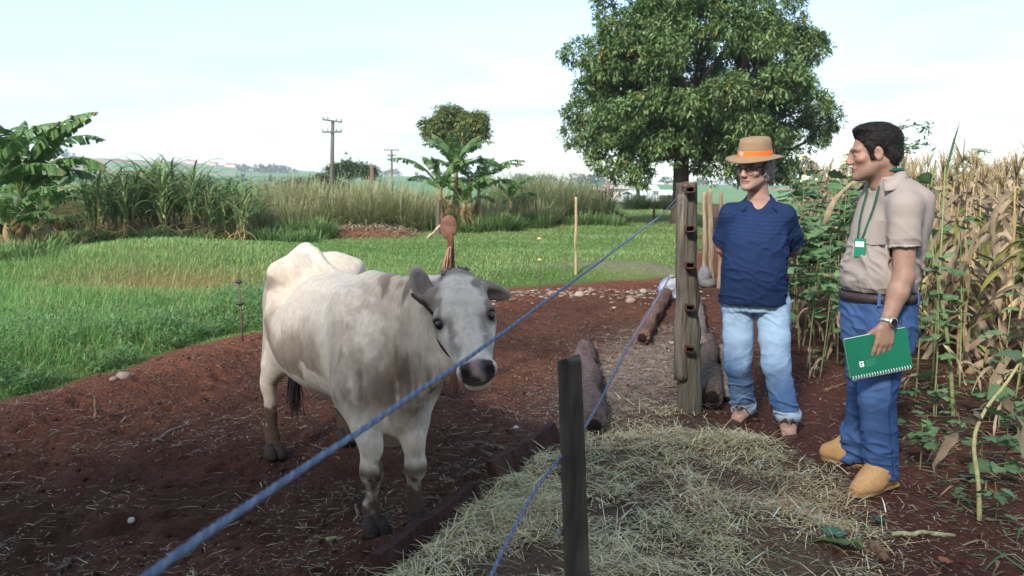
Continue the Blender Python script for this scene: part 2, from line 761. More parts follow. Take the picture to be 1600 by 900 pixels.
def GP(px, py, it=6):
    """Ground point under a photo pixel."""
    z = 0.0
    for _ in range(it):
        p = G(px, py, z)
        z = gz(p.x, p.y)
    return Vector((p.x, p.y, z))


def _axis(lo, hi, step, end_lo, end_hi, g):
    a = list(np.arange(lo, hi, step))
    s = step
    v = a[-1]
    while v < end_hi:
        s *= g
        v += s
        a.append(v)
    s = step
    v = lo
    b = []
    while v > end_lo:
        s *= g
        v -= s
        b.append(v)
    return np.array(b[::-1] + a)


_gx = _axis(-4.4, 4.0, 0.021, -3000, 3000, 1.13)
_gy = _axis(2.3, 13.4, 0.024, -40, 3000, 1.05)
_X, _Y = np.meshgrid(_gx, _gy, indexing='ij')
_x, _y = _X.ravel(), _Y.ravel()
_z = gh(_x, _y)
# hoof prints and scuffs in the pen
_hr = np.random.RandomState(15)
_nm = (_x > -4.4) & (_x < 2.5) & (_y > 2.2) & (_y < 12)
_ix = np.where(_nm)[0]
for _i in range(240):
    _hy = 2.4 * (11 / 2.4) ** _hr.rand()
    _hx = -0.85 * _hy + _hr.rand() * 1.0 * _hy + 0.0
    if sdb([_hx], [_hy])[0] > -0.15 or strip_w([_hx], [_hy])[0] > 0.1:
        continue
    _d2 = ((_x[_ix] - _hx) ** 2 + (_y[_ix] - _hy) ** 2) / (0.035 + 0.03 * _hr.rand()) ** 2
    _k = _d2 < 9
    _z[_ix[_k]] += (-0.030 * np.exp(-_d2[_k]) + 0.016 * np.exp(-(np.sqrt(_d2[_k]) - 1.5) ** 2 * 3)) * (0.5 + _hr.rand())
_s = sdb(_x, _y)
_e = _s + 0.5 * (n2(_x, _y, 1.3, 3, 5) - 0.5)
_n1 = n2(_x, _y, 0.9, 4, 51)
_n2 = n2(_x, _y, 6.0, 3, 53)
_n3 = n2(_x, _y, 28.0, 2, 55)
_c = mixc((0.046, 0.0205, 0.014), (0.100, 0.043, 0.028), np.clip((_n1 - 0.3) * 1.9 + (_n2 - 0.5) * 0.8, 0, 1))
_dry = np.exp(-(_e / 0.8) ** 2)
_c = _c * (1 - 0.65 * _dry[:, None]) + np.array((0.165, 0.064, 0.040)) * 0.65 * _dry[:, None]
_path = np.exp(-((_x - 1.75 - (_y - 4.5) * 0.25) / 0.42) ** 2) * sstep(2.0, 3.2, _y) * (1 - sstep(9, 13, _y))
_c = _c * (1 - 0.6 * _path[:, None]) + np.array((0.082, 0.027, 0.021)) * 0.6 * _path[:, None]
# chopped chaff trodden in by the tall post
_chf = np.exp(-(((_x - 0.9 - (_y - 6.3) * 0.30) / 0.36) ** 2 + ((_y - 6.6) / 1.5) ** 2))
_cm = np.clip(_chf * 1.3, 0, 0.85)[:, None] * (0.55 + 0.45 * (_n3 > 0.45))[:, None]
_c = _c * (1 - _cm) + np.array((0.20, 0.155, 0.125)) * _cm
_hay = np.clip(strip_w(_x, _y), 0, 1)[:, None] * ((1 - sstep(5.0, 6.2, _y)) * (_y > 0.5))[:, None] * 0.75
_c = _c * (1 - _hay) + np.array((0.13, 0.085, 0.055)) * _hay
# far right pale rubble at the pen's end
_gr = sstep(-0.05, 0.15, _e)[:, None]
_gn = n2(_x, _y, 0.5, 4, 61)
_gc = mixc((0.070, 0.120, 0.030), (0.135, 0.165, 0.055), np.clip((_gn - 0.3) * 2.2, 0, 1))
_br = np.exp(-(((_x + 4.6) / 1.6) ** 2 + ((_y - 11.2) / 1.0) ** 2))[:, None] * 0.8
_gc = _gc * (1 - _br) + np.array((0.17, 0.11, 0.05)) * _br
_c = _c * (1 - _gr) + _gc * _gr
# grey wheel track at the back of the pen
_tr = np.exp(-((_y - 13.7 - 0.05 * _x) / 0.35) ** 2) * sstep(-0.3, 0.8, _x) * (1 - sstep(2.8, 3.4, _x))
_c = _c * (1 - 0.75 * _tr[:, None]) + np.array((0.17, 0.15, 0.12)) * 0.75 * _tr[:, None]
# far fields: broad plots of crop, pasture and bare earth
_fr = sstep(90, 200, _y)[:, None]
_rx = _x * 0.97 + _y * 0.25
_ry = _y * 0.97 - _x * 0.25
_cell = _hash(np.floor(_rx / 210 + 0.35 * n2(_x, _y, 0.004, 2, 71)), np.floor(_ry / 120 + 0.5 * n2(_x, _y, 0.003, 2, 72)), np.zeros_like(_x), 5)
_pal = np.array([(0.085, 0.20, 0.075), (0.12, 0.235, 0.10), (0.06, 0.15, 0.05), (0.15, 0.24, 0.11), (0.30, 0.20, 0.13), (0.10, 0.22, 0.08)])
_fc = _pal[np.minimum((_cell * 6).astype(int), 5)]
_c = _c * (1 - _fr) + _fc * _fr
_c = _c * (0.82 + 0.36 * _n3)[:, None]
_nx, _ny = len(_gx), len(_gy)
_I = np.arange(_nx * _ny).reshape(_nx, _ny)
_Q = np.stack([_I[:-1, :-1], _I[1:, :-1], _I[1:, 1:], _I[:-1, 1:]], -1).reshape(-1, 4)
_me = np_mesh('ground', np.stack([_x, _y, _z], 1), _Q, None, _c)
ground = link('ground', _me, mk('soil', attr=True, rough=0.95, nscale=38, namt=0.42, bump=1.0, bscale=42, spec=0.10, bdist=0.03))
tag(ground, 'red-brown farm soil with lawn and far fields', None, kind='structure')


# ================================================================== strands: grass, straw, hay
def strands(name, base, length, width, az, el, bend, col, mat, seg=2, colt=None):
    """Many thin blades in one mesh: base (N,3); el = elevation at the root; bend = change of elevation to the tip."""
    N = len(base)
    V = np.zeros((N, 2 * seg + 1, 3), np.float32)
    C = np.zeros((N, 2 * seg + 1, 3), np.float32)
    p = base.astype(np.float64).copy()
    side = np.stack([-np.sin(az), np.cos(az), np.zeros(N)], 1)
    for i in range(seg + 1):
        t = i / seg
        if i < seg:
            w = (width * (1 - 0.45 * t))[:, None]
            V[:, 2 * i] = p - side * w / 2
            V[:, 2 * i + 1] = p + side * w / 2
        else:
            V[:, 2 * seg] = p
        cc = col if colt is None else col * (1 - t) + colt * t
        C[:, 2 * i] = cc
        if i < seg:
            C[:, 2 * i + 1] = cc
        e = el + bend * (i + 0.5) / seg
        d = np.stack([np.cos(e) * np.cos(az), np.cos(e) * np.sin(az), np.sin(e)], 1)
        p = p + d * (length / seg)[:, None]
    o = (np.arange(N) * (2 * seg + 1))[:, None]
    Q = np.concatenate([o + np.array((2 * i, 2 * i + 1, 2 * i + 3, 2 * i + 2)) for i in range(seg - 1)]) if seg > 1 else None
    T = o + np.array((2 * seg - 2, 2 * seg - 1, 2 * seg))
    me = np_mesh(name, V.reshape(-1, 3), Q, T, C.reshape(-1, 3))
    return link(name, me, mat)


M_GRASS = mk('grass_blade', attr=True, rough=0.65, namt=0, trans=0.35, spec=0.25)
M_STRAW = mk('straw', attr=True, rough=0.8, namt=0, trans=0.15, spec=0.2)
RS = np.random.RandomState(7)


def _grass_points(N):
    u = RS.rand(N)
    a, y0, y1 = 0.85, 3.6, 46.0
    y = (y0 ** a + u * (y1 ** a - y0 ** a)) ** (1 / a)
    y = y0 * (y1 / y0) ** (u ** 1.15)
    x = (RS.rand(N) * 1.36 - 0.80) * (y + 0.6)
    return x, y


_x, _y = _grass_points(430000)
_s = sdb(_x, _y)
_e = _s + 0.5 * (n2(_x, _y, 1.3, 3, 5) - 0.5)
_br = np.exp(-(((_x + 4.6) / 1.5) ** 2 + ((_y - 11.1) / 0.9) ** 2))
_tr = np.exp(-((_y - 13.7 - 0.05 * _x) / 0.30) ** 2) * sstep(-0.3, 0.8, _x) * (1 - sstep(2.8, 3.4, _x))
_pt = n2(_x, _y, 2.2, 3, 77)
_keep = (_e > 0.05) & (RS.rand(len(_x)) > 0.75 * _br) & (RS.rand(len(_x)) > 0.95 * _tr) & (RS.rand(len(_x)) < 0.35 + 1.3 * _pt)
_x, _y, _e, _br, _pt = _x[_keep], _y[_keep], _e[_keep], _br[_keep], _pt[_keep]
N = len(_x)
_big = n2(_x, _y, 0.45, 3, 81)
_left = sstep(-1.0, -4.5, _x) * (1 - sstep(10, 16, _y))
hgt = (0.04 + 0.05 * _big + 0.10 * _left * (0.4 + _pt)) * (0.6 + 0.8 * RS.rand(N)) * (0.45 + 0.55 * sstep(0, 0.5, _e))
hgt = hgt * (1 + 0.5 * sstep(16, 40, _y))
wid = np.maximum(0.003 + 0.003 * RS.rand(N), 0.00070 * _y)
t = np.clip((_big - 0.3) * 2.0 + 0.35 * (RS.rand(N) - 0.5), 0, 1)
col = mixc((0.110, 0.245, 0.062), (0.235, 0.335, 0.120), t)
_yl = np.clip(sstep(14, 24, _y) * (n2(_x, _y, 0.6, 2, 84) * 1.1 - 0.1) * 0.6 + _br * 0.9, 0, 0.8)
col = col * (1 - _yl[:, None]) + np.array((0.29, 0.275, 0.115)) * _yl[:, None]
dry = RS.rand(N) < 0.07
col[dry] = (0.34, 0.28, 0.15)
col = col * (0.75 + 0.5 * RS.rand(N))[:, None]
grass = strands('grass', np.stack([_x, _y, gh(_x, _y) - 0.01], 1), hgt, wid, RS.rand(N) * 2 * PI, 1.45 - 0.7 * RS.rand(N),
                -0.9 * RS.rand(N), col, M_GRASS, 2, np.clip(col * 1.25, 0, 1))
tag(grass, 'green lawn grass growing on the field beyond the pen', 'grass', kind='stuff')

# soft feathery weeds along the soil bank, left
n_ = 26000
_y = 3.8 + 6.5 * RS.rand(n_)
_x = np.interp(_y, [3.8, 5.34, 6.3, 7.6, 8.2, 10.3], [-4.4, -3.3, -3.0, -2.75, -2.3, -1.2]) - 0.12 - 1.9 * RS.rand(n_) ** 1.6
_pt = n2(_x, _y, 3.0, 3, 91)
k = (_pt > 0.42) & (sdb(_x, _y) > 0.1)
_x, _y, _pt = _x[k], _y[k], _pt[k]
n_ = len(_x)
hz = 0.08 + 0.30 * RS.rand(n_) * (_pt - 0.2)
rs_ = RS.rand(n_)
col = mixc((0.085, 0.205, 0.055), (0.19, 0.29, 0.13), rs_)
weed = strands('bank_weeds', np.stack([_x, _y, gh(_x, _y) + hz * RS.rand(n_)], 1), 0.03 + 0.05 * RS.rand(n_), 0.008 + 0.010 * RS.rand(n_),
               RS.rand(n_) * 2 * PI, 0.9 - 1.2 * RS.rand(n_), -0.6 * RS.rand(n_), col, M_GRASS, 2)
tag(weed, 'low leafy weeds along the edge of the soil bank', 'weeds', kind='stuff')

# straw scattered over the pen
n_ = 46000
_y = 2.4 * (13.0 / 2.4) ** RS.rand(n_)
_x = (RS.rand(n_) * 1.5 - 0.72) * (_y + 0.3)
k = (sdb(_x, _y) < -0.05) & (n2(_x, _y, 1.4, 3, 95) + 0.30 * RS.rand(n_) > 0.54) & (_x < 4)
_x, _y = _x[k], _y[k]
n_ = len(_x)
col = mixc((0.12, 0.085, 0.06), (0.50, 0.41, 0.27), RS.rand(n_) ** 2.0)
straw = strands('straw', np.stack([_x, _y, gh(_x, _y) + 0.004 + 0.012 * RS.rand(n_)], 1), 0.015 + 0.11 * RS.rand(n_) ** 3.5, 0.0022 + 0.004 * RS.rand(n_),
                RS.rand(n_) * 2 * PI, 0.3 * (RS.rand(n_) - 0.35), -0.5 * RS.rand(n_), col, M_STRAW, 2)
tag(straw, 'loose straw bits strewn over the dark soil', 'straw', kind='stuff')

# chopped fodder heaped along the fence
n_ = 190000
_y = 2.0 + 4.9 * RS.rand(n_) ** 1.25
_x = -0.55 + (_y - 3.2) * 0.461 + 2.5 * RS.rand(n_)
_nh = 12000
_yh = 3.3 + 1.2 * RS.rand(_nh)
_xh = -0.36 + (_yh - 3.2) * 0.461 + 0.36 * RS.rand(_nh)
_x[:_nh], _y[:_nh] = _xh, _yh
w_ = strip_w(_x, _y)
cl = n2(_x, _y, 2.6, 3, 41)
_pz = n2(_x, _y, 1.15, 2, 143)
dn = np.clip(w_ * (0.04 + 2.4 * (cl - 0.33)) * (0.25 + 1.6 * sstep(0.36, 0.58, _pz + 0.12 * (_x < 0.6))), 0, 1) * (1 - sstep(5.4, 6.8, _y))
k = RS.rand(n_) < dn
_x, _y, w_, cl = _x[k], _y[k], w_[k], cl[k]
n_ = len(_x)
lift = np.clip(cl - 0.30, 0, 1) * 0.10 * w_ * RS.rand(n_) ** 0.8
for _hx, _hy, _hr_, _hh in ((-0.02, 3.82, 0.15, 0.07), (0.14, 4.20, 0.15, 0.07), (-0.15, 3.45, 0.13, 0.05), (0.75, 3.6, 0.35, 0.06), (1.25, 4.55, 0.22, 0.06)):
    lift = lift + _hh * np.exp(-((_x - _hx) ** 2 + (_y - _hy) ** 2) / _hr_ ** 2) * RS.rand(n_) ** 0.7
_bw = np.exp(-(((_x - 1.25) / 0.45) ** 2 + ((_y - 3.75) / 0.35) ** 2))
gn = n2(_x, _y, 1.7, 2, 98)
col = mixc((0.60, 0.48, 0.27), (0.42, 0.40, 0.21), np.clip((gn - 0.35) * 2.6 + 0.5 * (RS.rand(n_) - 0.5), 0, 1))
rr = RS.rand(n_)
col = col * (1 - 0.7 * _bw[:, None]) + np.array((0.36, 0.23, 0.12)) * 0.7 * _bw[:, None]
col[rr < 0.14] = (0.66, 0.60, 0.44)
col[(rr > 0.14) & (rr < 0.24)] = (0.20, 0.28, 0.17)
col[rr > 0.88] = (0.24, 0.155, 0.09)
col = np.clip(col * (0.85 + 0.6 * RS.rand(n_))[:, None], 0, 0.8)
hay = strands('hay', np.stack([_x, _y, gh(_x, _y) + 0.002 + lift], 1), 0.015 + 0.17 * RS.rand(n_) ** 2.8, 0.0020 + 0.0042 * RS.rand(n_) ** 1.5,
              RS.rand(n_) * 2 * PI, 0.9 * (RS.rand(n_) - 0.35), -1.1 * RS.rand(n_), col, M_STRAW, 3)
tag(hay, 'chopped green and tan fodder spread along the fence', 'hay', kind='stuff')

# clods of earth
n_ = 7000
_y = 2.5 * (12.0 / 2.5) ** RS.rand(n_)
_x = (RS.rand(n_) * 1.5 - 0.72) * (_y + 0.3)
k = (sdb(_x, _y) < 0.05) & (strip_w(_x, _y) < 0.3) & (RS.rand(n_) < np.where(_x > 1.2, 0.25, 1))
_x, _y = _x[k], _y[k]
n_ = len(_x)
oc = np.array([(1, 0, 0), (0, 1, 0), (-1, 0, 0), (0, -1, 0), (0.6, 0.6, 0.7), (-0.6, 0.5, 0.7), (0.1, -0.7, 0.8), (0, 0, -0.8)], float)
ft = np.array([(0, 1, 4), (1, 2, 5), (1, 5, 4), (2, 3, 5), (3, 6, 5), (3, 0, 6), (0, 4, 6), (4, 5, 6), (1, 0, 7), (2, 1, 7), (3, 2, 7), (0, 3, 7)])
sz = 0.003 + 0.013 * RS.rand(n_) ** 5
V = oc[None] * (0.7 + 0.6 * RS.rand(n_, 8, 1)) * sz[:, None, None]
an = RS.rand(n_) * 2 * PI
V = np.stack([V[..., 0] * np.cos(an)[:, None] - V[..., 1] * np.sin(an)[:, None], V[..., 0] * np.sin(an)[:, None] + V[..., 1] * np.cos(an)[:, None], V[..., 2]], -1)
V = V + np.stack([_x, _y, gh(_x, _y) + sz * 0.3], 1)[:, None, :]
cc = mixc((0.035, 0.014, 0.010), (0.10, 0.042, 0.028), RS.rand(n_))
clods = link('soil_clods', np_mesh('soil_clods', V.reshape(-1, 3), None, (ft[None] + (np.arange(n_) * 8)[:, None, None]).reshape(-1, 3), np.repeat(cc, 8, 0), False), MATS['soil'])
tag(clods, 'small crumbs of dark red earth on the pen floor', 'soil', kind='stuff')

# ================================================================== the cow
def build_cow():
    B0 = np.array((-1.15, 4.72, 0.0))              # ground point between the hind legs
    U = np.array((0.485, -0.874, 0.0))
    U /= np.linalg.norm(U)
    R = np.array((-U[1], U[0], 0)) * -1            # the cow's right hand side (towards the camera's left)
    Zv = np.array((0, 0, 1.0))

    WU, WR = U.copy(), R.copy()

    def conv(w):
        d = np.array(w, float) - B0
        return np.array((d @ WU, d @ WR, d[2]))

    def world(V):
        return B0 + V[:, :1] * WU + V[:, 1:2] * WR + V[:, 2:] * Zv

    def C(s, r, z):
        return np.array((s, r, z), float)
    U = np.array((1.0, 0, 0))
    R = np.array((0, 1.0, 0))
    S = SDF((-0.45, -0.80, -0.04), (2.26, 0.46, 1.34), 0.0068)
    M3 = np.eye(3)
    k = 0.08
    # barrel
    S.ell(C(0.62, 0, 0.745), (0.60, 0.285, 0.315), M3, k)
    S.ell(C(0.40, 0.02, 0.70), (0.40, 0.295, 0.275), M3, k)
    S.ell(C(1.00, 0, 0.76), (0.36, 0.225, 0.330), M3, k)
    S.ell(C(1.22, 0, 0.66), (0.22, 0.185, 0.27), M3, k)          # chest
    S.cone(C(1.36, 0, 0.50), C(1.24, 0, 0.42), 0.085, 0.085, 0.08)  # brisket
    # pelvis and rump
    S.ell(C(0.05, 0, 0.90), (0.30, 0.20, 0.20), M3, k)
    S.ell(C(-0.13, 0, 0.86), (0.18, 0.16, 0.20), M3, k)
    for q in (1, -1):
        S.cone(C(0.15, q * 0.212, 1.035), C(0.13, q * 0.12, 1.05), 0.036, 0.055, 0.08)     # hook bones
        S.cone(C(0.15, q * 0.20, 1.00), C(0.20, q * 0.235, 0.80), 0.05, 0.07, 0.10)
        S.cone(C(0.15, q * 0.18, 1.0), C(-0.25, q * 0.10, 0.97), 0.055, 0.04, 0.10)      # to the pin bones
        S.cone(C(0.12, q * 0.09, 1.04), C(-0.12, q * 0.05, 1.04), 0.07, 0.06, 0.09)
    # spine
    S.chain([C(-0.27, 0, 1.03), C(-0.08, 0, 1.135), C(0.1, 0, 1.125), C(0.3, 0, 1.06), C(0.55, 0, 1.025), C(0.8, 0, 1.03), C(1.05, 0, 1.055), C(1.2, 0, 1.02)],
            [0.03, 0.034, 0.03, 0.03, 0.032, 0.034, 0.042, 0.05], 0.10)
    # hollow flank in front of the hip
    for q in (1, -1):
        S.ell(C(0.30, q * 0.335, 0.96), (0.12, 0.10, 0.10), M3, 0.10, 'sub')
    # shoulder blades
    S.cone(C(1.08, 0.15, 0.98), C(1.24, 0.20, 0.64), 0.06, 0.09, 0.09, flat=(R, 0.6))
    S.cone(C(1.08, -0.15, 0.98), C(1.24, -0.20, 0.64), 0.06, 0.09, 0.09, flat=(R, 0.6))
    # thighs
    for q, hoof in ((1, conv(G(428, 716))), (-1, conv(G(538, 690)))):
        hip = C(0.02, q * 0.15, 0.85)
        stf = C(0.20, q * 0.20, 0.62)
        hock = hoof + Zv * 0.415 - U * 0.07
        fet = hoof + Zv * 0.115 - U * 0.015
        S.cone(hip, stf, 0.165, 0.115, 0.09, flat=(R, 0.72))
        S.cone(C(-0.12, q * 0.13, 0.85), hock + Zv * 0.1 + U * 0.02, 0.13, 0.055, 0.08, flat=(R, 0.72))
        S.cone(stf, hock, 0.10, 0.048, 0.06, flat=(R, 0.8))
        S.cone(hock + Zv * 0.03 - U * 0.025, hock - Zv * 0.03, 0.036, 0.034, 0.03)
        S.cone(hock, fet, 0.036, 0.030, 0.03)
        S.cone(fet, hoof + Zv * 0.055 + U * 0.03, 0.039, 0.038, 0.025)
    # front legs
    FH = []
    for q, hoof in ((1, conv(G(583, 838))), (-1, conv(G(650, 830)))):
        elb = C(1.20, q * 0.165, 0.60)
        knee = hoof + Zv * 0.295 - U * 0.005
        fet = hoof + Zv * 0.105 - U * 0.01
        S.cone(elb, knee + Zv * 0.1, 0.086, 0.046, 0.06, flat=(R, 0.9))
        S.cone(knee + Zv * 0.12, knee, 0.043, 0.042, 0.03)
        S.ell(knee + U * 0.008 - Zv * 0.005, (0.043, 0.043, 0.052), M3, 0.03)
        S.cone(knee - Zv * 0.04, fet + Zv * 0.04, 0.033, 0.029, 0.03)
        S.cone(fet + Zv * 0.01, hoof + Zv * 0.055 + U * 0.03, 0.039, 0.038, 0.025)
    # neck
    poll = conv(P(711, 424, 3.20))
    muz = conv(P(741, 553, 2.92))
    D = muz - poll
    D /= np.linalg.norm(D)
    cam = conv((0.25, 0, 1.5)) - (poll + muz) / 2
    Nn = cam - D * (cam @ D)
    Nn /= np.linalg.norm(Nn)
    Lt = np.cross(D, Nn)                            # towards the cow's right cheek
    if Lt[1] < 0:
        Lt = -Lt
    Lt /= np.linalg.norm(Lt)

    def H(t, l, n):
        return poll + D * t + Lt * l + Nn * n
    S.cone(C(1.12, 0, 0.90), H(0.05, 0, -0.17), 0.155, 0.090, 0.09, flat=(R, 0.74))
    S.cone(C(1.22, 0, 0.72), H(0.12, 0, -0.19), 0.155, 0.09, 0.10, flat=(R, 0.62))
    S.cone(C(1.35, 0, 0.53), H(0.20, 0, -0.20), 0.06, 0.05, 0.10, flat=(R, 0.5))   # dewlap
    S.cone(C(1.05, 0, 1.0), H(0.02, 0, -0.13), 0.07, 0.075, 0.10, flat=(R, 0.6))
    # head
    M4 = np.stack([D, Lt, Nn])
    S.ell(H(0.09, 0, -0.075), (0.115, 0.091, 0.088), M4, 0.04)
    S.ell(H(0.01, 0, -0.065), (0.06, 0.066, 0.055), M4, 0.05)
    for q in (1, -1):
        S.cone(H(0.07, q * 0.05, -0.055), H(0.175, q * 0.062, -0.055), 0.050, 0.048, 0.03)
        S.cone(H(0.150, q * 0.070, -0.030), H(0.185, q * 0.091, -0.045), 0.026, 0.028, 0.025)     # brow
        S.cone(H(0.215, q * 0.078, -0.085), H(0.36, q * 0.038, -0.065), 0.040, 0.032, 0.03)       # cheek ridge
        S.cone(H(0.15, q * 0.050, -0.165), H(0.39, q * 0.012, -0.10), 0.058, 0.032, 0.05)         # jaw
    S.cone(H(0.16, 0, -0.055), H(0.41, 0, -0.040), 0.066, 0.040, 0.05)
    S.ell(H(0.435, 0, -0.056), (0.050, 0.072, 0.052), M4, 0.03)
    S.ell(H(0.452, 0, -0.10), (0.034, 0.050, 0.026), M4, 0.012)     # lower lip
    for q in (1, -1):
        S.ell(H(0.208, q * 0.104, -0.040), (0.019, 0.018, 0.017), M4, 0.012, 'sub')
        S.ell(H(0.445, q * 0.050, -0.030), (0.026, 0.022, 0.022), M4, 0.02)
        S.ell(H(0.468, q * 0.046, -0.012), (0.016, 0.013, 0.022), M4, 0.010, 'sub')
    # ears: the one on image left stands up, the other points out and down
    e0 = conv(P(664, 462, 3.25))
    e1 = conv(P(650, 424, 3.27))
    ax = (e1 - e0)
    ln = np.linalg.norm(ax)
    ax /= ln
    fn = conv(B0 + np.array((0.35, -1, 0.1)))
    fn -= ax * (fn @ ax)
    fn /= np.linalg.norm(fn)
    Me = np.stack([ax, np.cross(ax, fn), fn])
    S.cone(H(0.06, 0.085, -0.07), e0, 0.036, 0.03, 0.03)
    S.ell(e0 + ax * 0.045, (0.082, 0.042, 0.022), Me, 0.03)
    S.ell(e0 + ax * 0.05 + fn * 0.026, (0.062, 0.027, 0.020), Me, 0.008, 'sub')
    f0 = conv(P(757, 452, 3.22))
    f1 = conv(P(789, 461, 3.24))
    ax = f1 - f0
    ax /= np.linalg.norm(ax)
    fn = conv(B0 + np.array((0.1, -1, -0.45)))
    fn -= ax * (fn @ ax)
    fn /= np.linalg.norm(fn)
    Mf = np.stack([ax, np.cross(ax, fn), fn])
    S.cone(H(0.06, -0.085, -0.07), f0, 0.036, 0.028, 0.03)
    S.ell(f0 + ax * 0.04, (0.075, 0.036, 0.020), Mf, 0.03)
    S.ell(f0 + ax * 0.045 + fn * 0.024, (0.052, 0.022, 0.017), Mf, 0.008, 'sub')
    # tail
    tl = [C(-0.27, 0, 1.03), C(-0.345, 0.0, 0.92), C(-0.335, 0.01, 0.70), C(-0.29, 0.03, 0.50), C(-0.24, 0.05, 0.42)]
    S.chain(tl, [0.045, 0.032, 0.024, 0.02, 0.018], 0.03)
    V, Q = S.polygonise(1)
    N = normals(V, Q)
    s_ = V[:, 0]
    r_ = V[:, 1]
    z_ = V[:, 2]
    # faint ribs, folds of skin on the neck
    rib = np.sin((s_ + 0.35 * (z_ - 0.7)) * 2 * PI / 0.115) * sstep(0.35, 0.5, s_) * (1 - sstep(0.92, 1.0, s_)) * np.exp(-((z_ - 0.80) / 0.20) ** 2)
    hd = (V - poll) @ D
    WV = world(V)
    head = (WV[:, 1] < 3.32) & (V[:, 2] > 0.75)
    headw = sstep(3.44, 3.26, WV[:, 1] + 0.12 * (fbm(V * 14, 2, 71) - 0.5)) * sstep(0.70, 0.82, V[:, 2])
    nk = np.sin(((V - poll) @ U + 0.4 * z_) * 2 * PI / 0.075) * np.exp(-((s_ - 1.38) / 0.12) ** 2) * (~head)
    V = V + N * (0.0024 * rib + 0.004 * nk + 0.008 * (fbm(V * 9, 3, 3) - 0.5) * (~head))[:, None]

    def blend(col, c, w):
        w = np.clip(w, 0, 1)[:, None]
        return col * (1 - w) + np.asarray(c) * w
    n1 = fbm(V * np.array((2.6, 3.6, 4.0)), 4, 11)
    n2_ = fbm(V * np.array((7, 11, 8)), 4, 15)
    n3 = fbm(V * 45, 2, 19)
    n4 = fbm((V + 0.03 * np.stack([n1, n2_, n3], 1)) * np.array((2.3, 4.5, 6.0)), 4, 23)
    body_m = 1.0 - headw
    col = np.repeat(np.array([(0.63, 0.535, 0.435)]), len(V), 0)
    # soft grey clouds
    col = blend(col, (0.40, 0.32, 0.255), 0.34 * sstep(0.36, 0.72, n4) * body_m * (0.45 + 0.55 * np.exp(-((z_ - 0.78) / 0.26) ** 2)))
    # tan flank with a crisp lower edge over the pale belly
    edge = 0.605 + 0.16 * (fbm(V * np.array((9, 9, 9)), 3, 29) - 0.5) + 0.05 * np.sin(s_ * 9)
    fl = sstep(-0.006, 0.012, z_ - edge) * (1 - sstep(0.08, 0.30, z_ - edge)) * sstep(0.12, 0.25, s_) * (1 - sstep(0.92, 1.06, s_ + 0.2 * (n2_ - 0.5)))
    col = blend(col, (0.25, 0.185, 0.135), fl * (0.75 + 0.9 * (n2_ - 0.3)) * (r_ > 0))
    # cloud over the hip and the rear of the thigh
    hip = np.exp(-((s_ - 0.02 + 0.5 * (z_ - 1.0)) / 0.19) ** 2 - ((z_ - 0.985) / 0.055) ** 2) * (r_ > 0.03)
    col = blend(col, (0.25, 0.195, 0.165), 0.9 * sstep(0.25, 0.6, hip + 0.5 * (n2_ - 0.5)))
    col = blend(col, (0.30, 0.235, 0.205), 0.7 * sstep(0.45, 0.52, n1) * (s_ < 0.1) * (z_ > 0.5) * (z_ < 0.93))
    neckm = sstep(0.98, 1.2, s_) * body_m * sstep(0.5, 0.6, z_)
    col = blend(col, (0.34, 0.265, 0.205), 0.62 * neckm * sstep(0.38, 0.56, n2_))
    stn = sstep(0.50, 0.60, fbm(V * np.array((13, 13, 2.0)), 3, 25)) * neckm * sstep(1.1, 1.3, s_)
    col = blend(col, (0.15, 0.10, 0.078), 0.8 * stn)
    col = blend(col, (0.13, 0.085, 0.06), 0.85 * np.exp(-((s_ - 1.46) / 0.15) ** 2 - ((z_ - 0.64) / 0.17) ** 2) * body_m * sstep(0.3, 0.5, n2_))
    # mud
    nA = fbm(V * 26, 3, 41)
    mud = sstep(0.36, 0.20, z_ + 0.16 * (n2_ - 0.5) + 0.30 * (nA - 0.5))
    kn = np.exp(-((z_ - 0.285) / 0.035) ** 2) * (s_ > 0.9) * sstep(0.40, 0.5, n2_)
    hm = sstep(0.50, 0.22, z_ + 0.1 * (n2_ - 0.5)) * (s_ < 0.25) * 0.5
    col = blend(col, (0.046, 0.023, 0.015), np.maximum(np.maximum(0.96 * mud, 0.85 * kn), hm))
    # face
    lf = (V - poll) @ Lt
    nf = (V - poll) @ Nn
    fw = headw * sstep(-0.12, -0.05, hd) * (hd < 0.56) * sstep(0.19, 0.15, np.abs(lf)) * sstep(-0.27, -0.16, nf)
    al = np.abs(lf)
    col = blend(col, (0.58, 0.495, 0.41), fw * 0.85)
    fn2 = fbm(V * 22, 3, 33)
    side_f = sstep(0.045, 0.065, al + 0.035 * (fn2 - 0.5) - 0.03 * sstep(0.05, 0.2, hd)) * sstep(-0.02, 0.05, hd) * (1 - sstep(0.20, 0.30, hd))
    col = blend(col, (0.24, 0.185, 0.145), fw * 0.9 * side_f * (0.55 + 0.8 * sstep(0.35, 0.6, fn2)))
    col = blend(col, (0.16, 0.125, 0.105), fw * 0.8 * sstep(0.035, 0.005, hd + 0.05 * (fn2 - 0.5)))
    tear = np.exp(-((al - 0.068 + 0.06 * (hd - 0.2)) / 0.020) ** 2) * sstep(0.19, 0.23, hd) * (1 - sstep(0.33, 0.40, hd)) * sstep(0.35, 0.55, fn2)
    col = blend(col, (0.15, 0.11, 0.09), fw * 0.75 * tear)
    col = blend(col, (0.30, 0.26, 0.23), fw * 0.6 * sstep(0.5, 0.62, fn2) * sstep(0.2, 0.3, hd) * (1 - sstep(0.36, 0.4, hd)))
    er = np.minimum(np.linalg.norm(V - H(0.208, 0.098, -0.040), axis=1), np.linalg.norm(V - H(0.208, -0.098, -0.040), axis=1))
    col = blend(col, (0.035, 0.025, 0.022), 0.92 * np.exp(-(er / 0.030) ** 4))
    nose = sstep(0.415, 0.43, hd + 0.35 * nf) * (al < 0.055 + 0.01 * fn2) * (nf > -0.082) * fw
